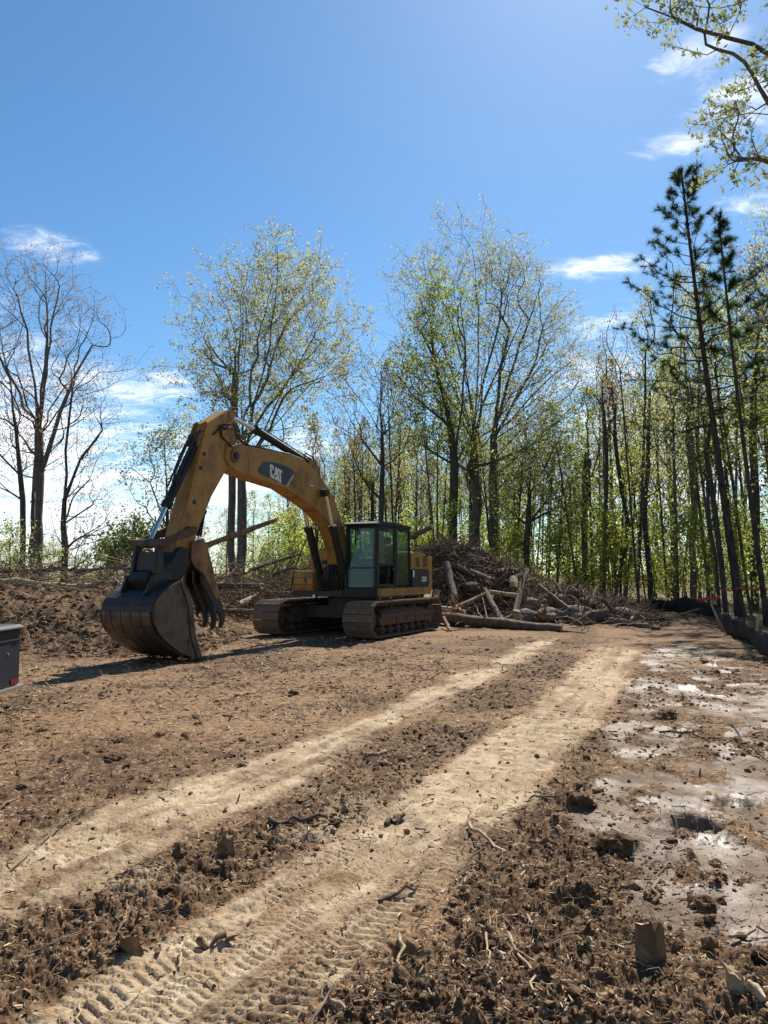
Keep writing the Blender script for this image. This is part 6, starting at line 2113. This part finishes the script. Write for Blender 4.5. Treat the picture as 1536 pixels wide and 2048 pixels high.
felled_top(150, 1148, 24.2, 301, 'bare felled treetop arching up left of the bucket link', 3.0, 1.7)
felled_top(40, 1150, 24.4, 302, 'bare twiggy treetop on the berm below the forked oak', 2.4, 0.9)
felled_top(545, 1150, 27.6, 303, 'bare treetop in the brush behind the tool box', 1.6, 0.9)
felled_top(430, 1160, 27.4, 304, 'bare treetop in the brush between stick and boom cylinders', 2.2, 0.9)

# ---- silt fence on the right
fence = empty('silt_fence', (9.5, 23.0, 0.0))
tag(fence, 'sagging black silt fence with leaning stakes along the wood on the right', 'fence')


def fabric(pts, seed, n=60):
    """pts: (x, y, height of the upper edge)"""
    rng = np.random.default_rng(seed)
    A = np.array(pts, float)
    L = np.concatenate([[0], np.cumsum(np.hypot(np.diff(A[:, 0]), np.diff(A[:, 1])))])
    s = np.linspace(0, L[-1], n)
    X, Y, H = (np.interp(s, L, A[:, i]) for i in range(3))
    nx, ny = np.gradient(Y), -np.gradient(X)
    ln = np.hypot(nx, ny)
    nx, ny = nx / ln, ny / ln
    rows = 6
    V = []
    for side in (0.0, 0.012):
        for j in range(rows):
            f = j / (rows - 1)
            wob = 0.05 * np.sin(s * 5.1 + 2 * f + seed) * f + 0.03 * rng.normal(size=n) * f + 0.18 * (1 - f) ** 2 * (0.5 + 0.5 * np.sin(s * 1.3))
            gx, gy = X + nx * (side - wob), Y + ny * (side - wob)
            gz = big_height(gx, gy) - 0.06
            top = H * (1 - 0.10 * np.sin(s * 2.6) ** 2)
            V.append(np.stack([gx, gy, gz + f * (top + 0.06)], 1))
    V = np.concatenate(V)
    F = []
    R_ = rows * n
    for j in range(rows - 1):
        for i in range(n - 1):
            a = j * n + i
            F.append((a, a + 1, a + n + 1, a + n))
            F.append((R_ + a, R_ + a + n, R_ + a + n + 1, R_ + a + 1))
    t = (rows - 1) * n
    for i in range(n - 1):
        F.append((t + i, t + i + 1, R_ + t + i + 1, R_ + t + i))
        F.append((i, R_ + i, R_ + i + 1, i + 1))
    V = V - np.array([9.5, 23.0, 0.0])
    return link('fabric', mesh_np('fabric', V, np.array(F), [M['fabric']]), fence)


fabric([(10.6, 33.2, 0.22), (11.4, 33.3, 0.48), (12.2, 33.2, 0.45), (12.75, 32.6, 0.66), (12.6, 31.0, 0.52), (12.3, 29.0, 0.52), (11.9, 27.6, 0.50), (11.2, 26.0, 0.34)], 2, 80)
fabric([(10.3, 24.0, 0.30), (9.5, 21.8, 0.50), (9.0, 20.2, 0.56), (8.5, 18.4, 0.50), (8.05, 17.0, 0.42), (7.55, 15.4, 0.44), (7.0, 13.0, 0.5), (6.6, 10.5, 0.5), (6.4, 8.0, 0.5)], 5, 90)


def stake(x, y, lean, h, seed):
    z = float(big_height(np.array([x]), np.array([y]))[0])
    b = Vector((x - 9.5, y - 23.0, z - 0.15))
    t = Vector((x - 9.5 + lean[0], y - 23.0 + lean[1], z + h))
    mb = MB()
    d = (t - b).normalized()
    u = d.cross(Vector((0, 1, 0.1))).normalized() * 0.02
    v = d.cross(u).normalized() * 0.02
    vs = [b + u + v, b - u + v, b - u - v, b + u - v, t + u + v, t - u + v, t - u - v, t + u - v]
    mb.add(vs, [(0, 3, 2, 1), (4, 5, 6, 7), (0, 1, 5, 4), (1, 2, 6, 5), (2, 3, 7, 6), (3, 0, 4, 7)])
    mb.build('stake', M['stake'], fence, 0.003)


for (x, y, lean, h) in ((11.75, 27.2, (-0.28, 0, ), 0.62), (9.45, 21.6, (-0.32, 0), 0.72), (9.3, 21.0, (-0.30, 0.1), 0.55), (8.1, 17.05, (0.12, 0), 0.62), (12.8, 32.4, (0.02, 0), 0.75), (11.3, 33.2, (0.03, 0), 0.55), (6.9, 12.6, (0.05, 0), 0.65)):
    stake(x, y, lean, h, 1)


def tape(pts, label, w=0.05):
    A = [np.asarray(p, float) for p in pts]
    mb = MB()
    vs, fs = [], []
    n = 24
    for i in range(n + 1):
        f = i / n * (len(A) - 1)
        k = min(int(f), len(A) - 2)
        p = A[k] + (A[k + 1] - A[k]) * (f - k)
        p = p - np.array([0, 0, 0.06 * math.sin(math.pi * (f - k))])
        tw = 0.6 * math.sin(i * 0.9)
        dz, dy = w * 0.5 * math.cos(tw), w * 0.5 * math.sin(tw)
        vs += [(p[0], p[1] - dy, p[2] - dz), (p[0], p[1] + dy, p[2] + dz), (p[0], p[1] + dy + 0.003, p[2] + dz), (p[0], p[1] - dy + 0.003, p[2] - dz)]
    for i in range(n):
        for k in range(4):
            fs.append((i * 4 + k, i * 4 + (k + 1) % 4, i * 4 + 4 + (k + 1) % 4, i * 4 + 4 + k))
    mb.add(vs, fs)
    o = mb.build('flagging_tape', M['tape'], None)
    return tag(o, label, 'tape')


tape([at(1441, 1179, 30.2), at(1478, 1176, 28.9), at(1530, 1173, 23.4)], 'thin red flagging tape tied from the slim trunk past the tall pine', 0.06)
tape([at(1530, 1174, 23.4), at(1560, 1182, 23.0), at(1620, 1178, 23.0)], 'red flagging tape running from the slender pine out of the frame', 0.06)
tape([at(1392, 1199, 31.5), at(1415, 1196, 30.8), at(1440, 1193, 30.3)], 'broad red tape stretched just above the far silt fence', 0.14)
tape([at(1276, 1208, 35.5), at(1288, 1207, 35.2)], 'small scrap of red tape at the left end of the far silt fence', 0.10)

# ---- the service trailer cut by the left frame edge
TRL = empty('service_trailer', (-5.3, 7.6, 0.0))
tag(TRL, 'dark navy trailer box with silver bottom trim and red reflector at the left frame edge', 'trailer')
X1, Y1 = 0.88, 1.86        # right side and far end, from the trailer's centre
b_ = MB()
b_.box(-0.9, X1, -1.9, Y1, 0.27, 0.93)
b_.build('body', M['navy'], TRL, 0.012)
lid = MB()
lid.prism([(-0.93, 0.934), (X1 + 0.035, 0.934), (X1 + 0.035, 0.955), (X1 - 0.03, 0.985), (-0.9, 0.985)], -1.93, Y1 + 0.035)
lid.build('lid', M['black'], TRL, 0.006)
MB().box(-0.93, X1 + 0.05, -1.93, Y1 + 0.04, 0.225, 0.266).build('bottom_trim', M['silver'], TRL, 0.006)
MB().box(X1 + 0.002, X1 + 0.02, -1.85, Y1 - 0.03, 0.80, 0.815).build('upper_rail', M['black'], TRL, 0.003)
for k, y0 in enumerate((0.55, 1.08)):
    dd = MB().box(X1 + 0.001, X1 + 0.012, y0, y0 + 0.50, 0.30, 0.775).build('door', M['navy'], TRL, 0.008)
    l_ = MB().tube([(X1 + 0.012, y0 + 0.44, 0.66), (X1 + 0.024, y0 + 0.44, 0.66)], 0.014, 12).build('latch', M['silver'], dd)
MB().box(X1 + 0.002, X1 + 0.014, Y1 - 0.235, Y1 - 0.07, 0.285, 0.345).build('reflector', M['red_lens'], TRL, 0.004)
for y0 in (-0.75, -0.05):
    for xs in (-0.86, 0.60):
        wh = MB()
        wh.tube([(xs, y0, 0.30), (xs + 0.20, y0, 0.30)], 0.30, 28)
        w_ = wh.build('wheel', M['rubber'], TRL, 0.03, True)
        MB().tube([(xs + 0.198, y0, 0.30), (xs + 0.206, y0, 0.30)], 0.17, 20).build('rim', M['silver'], w_, 0.004)
MB().prism([(-0.05, 0.12), (0.05, 0.12), (0.05, 0.225), (-0.05, 0.225)], -1.9, -1.8).build('jack_leg', M['steel_dark'], TRL)
MB().box(-0.05, 0.05, 1.5, 1.6, -0.02, 0.224).build('jack_leg', M['steel_dark'], TRL)

# ---- wood stubs in the foreground
def stub(px, py, w, h, mat_, label, lean=(0, 0), seed=1, sides=7):
    p = gp(px, py)
    z = ground_z(p[0], p[1])
    rng = np.random.default_rng(seed)
    mb = MB()
    n = 13
    vs = []
    ang0 = [2 * math.pi * (i + 0.35 * rng.normal() * 0.5) / n for i in range(n)]
    rad0 = [1 + 0.13 * math.sin(2 * a + seed) + 0.07 * rng.normal() for a in ang0]
    jag = [0.012 * rng.normal() + 0.018 * math.sin(a + seed) for a in ang0]
    lv_ = ((-0.08, 1.12), (0.0, 1.06), (h * 0.3, 1.0), (h * 0.65, 0.97), (h, 0.93))
    for lv, (zz, k) in enumerate(lv_):
        for i in range(n):
            r = w * 0.5 * k * rad0[i] * (1 + 0.025 * rng.normal())
            vs.append((r * math.cos(ang0[i]) + lean[0] * max(zz, 0), r * math.sin(ang0[i]) * 0.8 + lean[1] * max(zz, 0), zz + (jag[i] if lv == 4 else 0)))
    fs = [(l * n + i, l * n + (i + 1) % n, (l + 1) * n + (i + 1) % n, (l + 1) * n + i) for l in range(4) for i in range(n)]
    mb.add(vs, fs)
    o = mb.build('wood_stub', M[mat_], None, 0, True)
    o.location = (p[0], p[1], z)
    tag(o, label, 'wood stub')
    mt = MB()
    ring = vs[4 * n:]
    c = tuple(np.mean(np.array(ring), 0) + np.array([0, 0, 0.004]))
    ring = [(x, y, zz + 0.003) for x, y, zz in ring]
    mt.add(ring + [c], [(i, (i + 1) % n, n) for i in range(n)])
    mt.build('cut_end', M['cut'], o)
    return o


stub(1302, 1922, 0.112, 0.125, 'wood_brown', 'upright squarish stub of wood stuck in the soil at lower right', (-0.02, 0.05), 3)
stub(1474, 1986, 0.08, 0.08, 'wood_pale', 'small pale stub with a clean cut top near the bottom right corner', (-0.1, 0.1), 5)
stub(452, 1712, 0.085, 0.085, 'wood_brown', 'short dark stub with a pale top between the two tracks', (-0.1, 0.1), 8)
stub(262, 1895, 0.085, 0.05, 'wood_brown', 'squat chunk of dark wood on the near left soil', (-0.3, -0.2), 9)


# ---- sticks one can pick out on the ground
def stick(pts_px, r, mat_, label, seed, lift=None, knobs=0):
    pts = []
    for i, q in enumerate(pts_px):
        p = gp(q[0], q[1])
        z = ground_z(p[0], p[1]) + r * 0.8 + (q[2] if len(q) > 2 else 0)
        pts.append((p[0], p[1], z))
    return log('stick', pts, (r, r * 0.6), mat_, label, None, 'stick', seed, (False, False), 7, mat_, knobs)


stick([(938, 1654, .02), (973, 1680, .015), (1010, 1706)], 0.014, 'twig_pale', 'pale crooked stick at the right edge of the right track', 1, knobs=1)
stick([(1055, 1815, .01), (1078, 1862), (1113, 1906), (1158, 1956), (1228, 2042)], 0.006, 'twig_pale', 'long thin pale root running to the bottom edge in the lower right soil', 2)
stick([(1017, 1874, .02), (1040, 1911, .01), (1062, 1955), (1071, 1998)], 0.0085, 'twig_pale', 'pale bent stick just left of the long thin root', 3)
stick([(1124, 1980, .01), (1131, 2048)], 0.009, 'twig_pale', 'short pale stick pointing at the bottom edge', 4)
stick([(1308, 1793), (1320, 1737, .07)], 0.010, 'twig', 'stick standing up at the near edge of the mud', 5)
stick([(760, 1794), (800, 1780, .015), (834, 1768, .02)], 0.011, 'twig_dark', 'dark curved stick lying in the right track', 6)
stick([(972, 1688, .015), (940, 1718, .02), (898, 1772)], 0.007, 'twig_dark', 'thin dark stick just below the pale crooked stick', 7)
stick([(992, 1808, .02), (978, 1858)], 0.0035, 'twig_pale', 'fine pale rootlet upright in the dark soil by the track', 8)
stick([(972, 1868, .02), (978, 1935)], 0.006, 'twig_pale', 'short thin pale stick left of the bent stick', 9)
stick([(1408, 1870, .02), (1414, 1925)], 0.005, 'twig_pale', 'fine pale twig right of the squarish wood stub', 10)
stick([(1462, 1872, .02), (1500, 1860, .02), (1550, 1852, .02)], 0.009, 'twig_pale', 'pale stick entering from the right frame edge above the small stub', 11)
stick([(798, 1872, .01), (801, 1918)], 0.009, 'twig_pale', 'stubby pale stick at the foot of the right track', 12)
stick([(14, 1742), (100, 1662), (146, 1631, .01), (200, 1601), (262, 1584), (322, 1562)], 0.0055, 'twig', 'very long thin root curving across the left track', 13)
stick([(380, 1702), (430, 1690, .01), (476, 1680), (546, 1645, .01)], 0.007, 'twig', 'long brown root lying between the tracks', 14)
stick([(540, 1641, .01), (600, 1640, .02), (652, 1634, .01)], 0.018, 'twig_dark', 'thick dark branch lying between the two tracks', 15, knobs=1)
stick([(733, 1516), (770, 1509, .01)], 0.022, 'twig', 'short stout stick on the soil between the tracks farther off', 16)
stick([(-12, 1606), (35, 1586, .01)], 0.013, 'twig', 'stick cut by the left frame edge above the long root', 17)
stick([(622, 2050), (666, 1985, .03)], 0.008, 'twig', 'stick slanting up from the bottom edge in mid-frame', 18)
stick([(664, 2009), (710, 2013), (757, 2020)], 0.011, 'twig_pale', 'stout pale stick lying level near the bottom edge', 19)
stick([(358, 1928), (371, 1880, .02)], 0.006, 'twig_pale', 'thin pale stick standing beside the squat wood chunk', 20)
stick([(404, 1879, .01), (466, 1872, .01)], 0.020, 'wood_brown', 'thick short piece of barky wood right of the squat chunk', 21)
stick([(262, 1808, .02), (240, 1848, .01), (218, 1882)], 0.005, 'twig', 'thin leaning twig on the near left soil', 22)
stick([(235, 1815, .01), (239, 1850)], 0.007, 'twig_dark', 'short dark twig left of the thin leaning twig', 23)
stick([(773, 1641), (806, 1630, .01)], 0.022, 'twig_dark', 'dark stub of log lying on the right track', 24)
stick([(1064, 1672), (1120, 1682)], 0.016, 'wood_brown', 'flat brown slab of bark right of the right track', 25)
stick([(1060, 1592, .01), (1125, 1590)], 0.009, 'twig', 'stick lying level where dark soil meets the mud', 26)
stick([(1320, 1462, .01), (1380, 1472, .02), (1440, 1475)], 0.012, 'twig_dark', 'dark stick lying across the shining mud', 27)
stick([(1465, 1470, .12), (1500, 1500, .05), (1545, 1525)], 0.012, 'twig_dark', 'dark branch at the right frame edge over the mud', 28)
stick([(630, 1392, .01), (660, 1402), (684, 1412), (686, 1430)], 0.009, 'twig_pale', 'curled pale root on the soil left of the left track', 29)
stick([(1005, 1438), (1045, 1420, .01)], 0.008, 'twig_dark', 'dark stick at the edge of the left track farther off', 30)
stick([(1386, 1768, .01), (1380, 1785, .01), (1368, 1795)], 0.005, 'twig_dark', 'small dark forked twig on the near mud', 31)
stick([(1500, 1992), (1545, 2022)], 0.022, 'twig_pale', 'thick pale root in the bottom right corner beside the small stub', 32)
stick([(60, 1905), (160, 1862, .01), (215, 1820, .02)], 0.004, 'twig', 'fine long twig on the soil at the lower left', 33)
stick([(150, 2046), (160, 1990, .02)], 0.006, 'twig_pale', 'pale twig upright near the bottom left edge', 34)


# ---- clods, chips and rootlets nobody could count
def spread_points(n, rng, r0=2.3, r1=17.0, amax=33.0):
    r = r0 * np.exp(rng.random(n) * math.log(r1 / r0))
    a = np.radians(rng.uniform(-amax, amax, n))
    return r * np.sin(a), r * np.cos(a), r


ico = [(0, 0, 1)] + [(0.894 * math.cos(2 * math.pi * k / 5), 0.894 * math.sin(2 * math.pi * k / 5), 0.447) for k in range(5)] + [(0.894 * math.cos(2 * math.pi * (k + .5) / 5), 0.894 * math.sin(2 * math.pi * (k + .5) / 5), -0.447) for k in range(5)] + [(0, 0, -1)]
icof = [(0, 1 + k, 1 + (k + 1) % 5) for k in range(5)] + [(1 + k, 6 + k, 1 + (k + 1) % 5) for k in range(5)] + [(1 + (k + 1) % 5, 6 + k, 6 + (k + 1) % 5) for k in range(5)] + [(11, 6 + (k + 1) % 5, 6 + k) for k in range(5)]
ICO, ICOF = np.array(ico), np.array(icof)


def roughness_at(x, y):
    rt, lt, mud, wood, bank, pile = zones(x, y)
    tr = np.interp(y, _ya, TR_R)
    tl = np.interp(y, _ya, TR_L)
    ur = np.interp(y, _yb, TL_R)
    w_ = 0.45 + 0.5 * (x > tr) + 0.35 * ((x > ur) & (x < tl))
    w_ = w_ * (0.12 + 1.5 * sstep(fbm(x * 0.8, y * 0.8, 91, 4), 0.33, 0.62))
    return w_ * (1 - 0.90 * np.maximum(rt, lt)) * (1 - 0.70 * mud), np.maximum(rt, lt), mud


def clods():
    rng = np.random.default_rng(90)
    n = 42000
    x, y, r = spread_points(n, rng)
    w_, trk, mud = roughness_at(x, y)
    keep = rng.random(n) < w_ * 0.75 * (0.5 + 0.5 * (x > np.interp(y, _yb, TL_R)))
    x, y, r = x[keep], y[keep], r[keep]
    n = len(x)
    s = (0.0030 + 0.0085 * rng.random(n) ** 3.0) * (0.85 + 0.13 * r) * (1 + 1.4 * (rng.random(n) < 0.03))
    s = np.minimum(s, 0.06)
    z = gz_many(x, y)
    rad = s[:, None, None] * (1 + 0.34 * rng.normal(size=(n, 12, 1))).clip(0.45, 1.7)
    a = rng.uniform(0, 6.28, n)
    P = ICO[None] * rad * np.array([1.15, 0.95, 0.75])
    c, sn = np.cos(a)[:, None], np.sin(a)[:, None]
    P = np.stack([P[:, :, 0] * c - P[:, :, 1] * sn, P[:, :, 0] * sn + P[:, :, 1] * c, P[:, :, 2]], -1)
    P += np.stack([x, y, z + 0.25 * s], 1)[:, None, :]
    F = (ICOF[None] + (np.arange(n) * 12)[:, None, None]).reshape(-1, 3)
    me = mesh_np('soil_crumbs', P.reshape(-1, 3), F, [M['soil']], False)
    v = P.reshape(-1, 3)
    tone = np.repeat(np.clip(0.55 + 0.35 * rng.normal(size=n), 0, 1), 12)
    for an, arr in (('dry', np.repeat((rng.random(n) < 0.10) * 0.5, 12)), ('tone', tone), ('wet', np.zeros(n * 12)), ('litter', np.zeros(n * 12))):
        me.attributes.new(an, 'FLOAT', 'POINT').data.foreach_set('value', arr.astype(np.float32))
    tag(link('soil_crumbs', me), 'loose crumbs and small clods of soil over the ground', 'soil', None, 'stuff')


clods()


def big_clod_mesh(seed):
    rng = np.random.default_rng(seed)
    bm = bmesh.new()
    bmesh.ops.create_icosphere(bm, subdivisions=3, radius=1.0)
    off = rng.normal(size=(12, 3)) * 2.2
    for v in bm.verts:
        p = np.array(v.co)
        k = 1 + sum(0.16 / (1 + 0.5 * i) * math.sin(float(p @ off[i]) * (1 + 0.55 * i) + i * 1.7) for i in range(12)) + 0.13 * rng.normal()
        v.co = Vector((p * k * np.array([1.15, 0.95, 0.55])).tolist())
    me = bpy.data.meshes.new('soil_clod')
    bm.to_mesh(me)
    bm.free()
    me.materials.append(M['soil'])
    nv = len(me.vertices)
    for an, val in (('dry', 0.0), ('tone', 0.85), ('wet', 0.0), ('litter', 0.0)):
        me.attributes.new(an, 'FLOAT', 'POINT').data.foreach_set('value', np.full(nv, val, dtype=np.float32))
    return me


CL = [big_clod_mesh(s) for s in range(4)]
rngc = np.random.default_rng(95)


def clod(px, py, size, label, group=None, k=0):
    p = gp(px, py)
    o = link('soil_clod', CL[k % 4])
    o.location = (p[0], p[1], ground_z(p[0], p[1]) + 0.02 * size)
    o.scale = (size, size * rngc.uniform(0.8, 1.1), size * rngc.uniform(0.8, 1.1))
    o.rotation_euler = (rngc.normal() * 0.3, rngc.normal() * 0.3, rngc.uniform(0, 6.28))
    tag(o, label, 'soil clod', group)


clod(1163, 1606, 0.075, 'dark soil clod where the mud meets the right track', None, 0)
clod(1236, 1688, 0.095, 'big crumbly clod at the left tip of the near mud', None, 1)
clod(1403, 1806, 0.055, 'round dark clod on the near shore of the mud', None, 2)
clod(1330, 1432, 0.10, 'dark clod standing out in the far mud', None, 3)
clod(1155, 1790, 0.075, 'dark lump in the lower right soil near the orange patch', None, 3)
clod(232, 1512, 0.07, 'dark paired clod in the left field, larger one', None, 0)
clod(208, 1506, 0.05, 'dark paired clod in the left field, smaller one', None, 1)
clod(318, 1470, 0.065, 'upright dark clod in the left field', None, 2)
clod(590, 1388, 0.07, 'clod lying in front of the crawler tracks', None, 3)
for k in range(60):
    if k < 34:
        px, py, sz = rngc.uniform(820, 1536), rngc.uniform(1700, 2040), rngc.uniform(0.018, 0.036)
        lab, grp = 'soil clod in the dark soil ' + ('beside the right track\'s near edge' if px < 1000 else 'around the long thin root' if px < 1200 else 'around the squarish wood stub' if px < 1400 else 'in the bottom right corner'), 'clods in the lower right soil'
    elif k < 48:
        px, py, sz = rngc.uniform(0, 620), rngc.uniform(1380, 1560), rngc.uniform(0.025, 0.05)
        lab, grp = 'soil clod in the field left of the tracks', 'clods in the left field'
    else:
        px, py = rngc.uniform(200, 700), 0
        py = 1700 - 0.30 * (px - 450) + rngc.uniform(-25, 40)
        sz = rngc.uniform(0.025, 0.05)
        lab, grp = 'soil clod in the strip between the tracks', 'clods between the tracks'
    clod(px, py, sz, lab, grp, k)


def chips():
    rng = np.random.default_rng(97)
    n = 60000
    x, y, r = spread_points(n, rng, 2.3, 20.0)
    w_, trk, mud = roughness_at(x, y)
    left = sstep(-(x - np.interp(y, _yb, TL_L)), -0.2, 0.5)
    keep = rng.random(n) < (0.38 + 0.45 * left) * (0.25 + 1.6 * sstep(fbm(x * 0.7, y * 0.5, 281, 4), 0.35, 0.62)) * (1 - 0.62 * trk) * (1 - 0.58 * mud)
    x, y, r = x[keep], y[keep], r[keep]
    n = len(x)
    L = (0.010 + 0.026 * rng.random(n) ** 2) * (0.7 + 0.17 * r)
    z = gz_many(x, y) + 0.003
    D = np.stack([rng.normal(size=n), rng.normal(size=n), rng.normal(size=n) * 0.25], 1)
    V, F = twig_arrays(np.stack([x, y, z], 1), D, L, L * rng.uniform(0.05, 0.17, n), rng.normal(size=n) * 0.05, rng, 1, 3, 0.55, 0.0)
    mi = np.repeat(rng.choice(4, n, p=[0.43, 0.20, 0.31, 0.06]), 3)
    me = mesh_np('wood_chips', V, F, [M['chip_tan'], M['chip_pale'], M['chip_brown'], M['twig_dark']], False, mi)
    tag(link('wood_chips', me), 'shredded wood chips and splinters littering the soil', 'wood chips', None, 'stuff')
    n = 6500
    x, y, r = spread_points(n, rng, 2.3, 16.0)
    w_, trk, mud = roughness_at(x, y)
    keep = rng.random(n) < 0.75 * (1 - 0.72 * trk) * (1 - 0.7 * mud)
    x, y, r = x[keep], y[keep], r[keep]
    n = len(x)
    L = (0.05 + 0.17 * rng.random(n) ** 2.2) * (0.8 + 0.10 * r)
    z = gz_many(x, y) + 0.004
    D = np.stack([rng.normal(size=n), rng.normal(size=n), rng.normal(size=n) * 0.20 + 0.08], 1)
    V, F = twig_arrays(np.stack([x, y, z], 1), D, L, (0.0011 + 0.0016 * rng.random(n) ** 2) * (0.85 + 0.09 * r), rng.normal(size=n) * 0.16, rng, 5, 3, 0.5, 0.05)
    mi = np.repeat(rng.choice(3, n, p=[0.52, 0.33, 0.15]), 15)
    me = mesh_np('rootlets', V, F, [M['twig'], M['twig_pale'], M['twig_dark']], True, mi)
    tag(link('rootlets', me), 'fine roots and twiglets scattered through the soil', 'roots', None, 'stuff')
    # coarse crumbs over the bank
    n = 2600
    x = rng.uniform(-14, -3.6, n)
    y = rng.uniform(15.4, 21.5, n)
    s = 0.02 + 0.06 * rng.random(n) ** 2.5
    z = gz_many(x, y)
    rad = s[:, None, None] * (1 + 0.34 * rng.normal(size=(n, 12, 1))).clip(0.45, 1.7)
    P = ICO[None] * rad * np.array([1.15, 0.95, 0.75]) + np.stack([x, y, z + 0.2 * s], 1)[:, None, :]
    F = (ICOF[None] + (np.arange(n) * 12)[:, None, None]).reshape(-1, 3)
    me = mesh_np('soil_crumbs', P.reshape(-1, 3), F, [M['soil']], False)
    for an, arr in (('dry', np.zeros(n * 12)), ('tone', np.repeat(np.clip(0.6 + 0.3 * rng.normal(size=n), 0, 1), 12)), ('wet', np.zeros(n * 12)), ('litter', np.zeros(n * 12))):
        me.attributes.new(an, 'FLOAT', 'POINT').data.foreach_set('value', arr.astype(np.float32))
    tag(link('soil_crumbs', me), 'coarse crumbs of soil over the earth bank', 'soil', None, 'stuff')
    # the bank on the left is full of torn roots
    n = 5200
    x = rng.uniform(-15, -3.6, n)
    y = rng.uniform(15.2, 22.5, n)
    z = gz_many(x, y) + 0.01
    D = np.stack([rng.normal(size=n), rng.normal(size=n) - 0.3, rng.normal(size=n) * 0.5], 1)
    V, F = twig_arrays(np.stack([x, y, z], 1), D, 0.10 + 0.38 * rng.random(n) ** 2, 0.004 + 0.007 * rng.random(n) ** 2, rng.normal(size=n) * 0.15, rng, 3, 3, 0.5, 0.06)
    mi = np.repeat(rng.choice(4, n, p=[0.35, 0.12, 0.3, 0.23]), 9)
    me = mesh_np('torn_roots', V, F, [M['twig'], M['twig_pale'], M['chip_brown'], M['twig_dark']], True, mi)
    tag(link('torn_roots', me), 'torn roots sticking out of the reddish earth bank', 'roots', None, 'stuff')


chips()
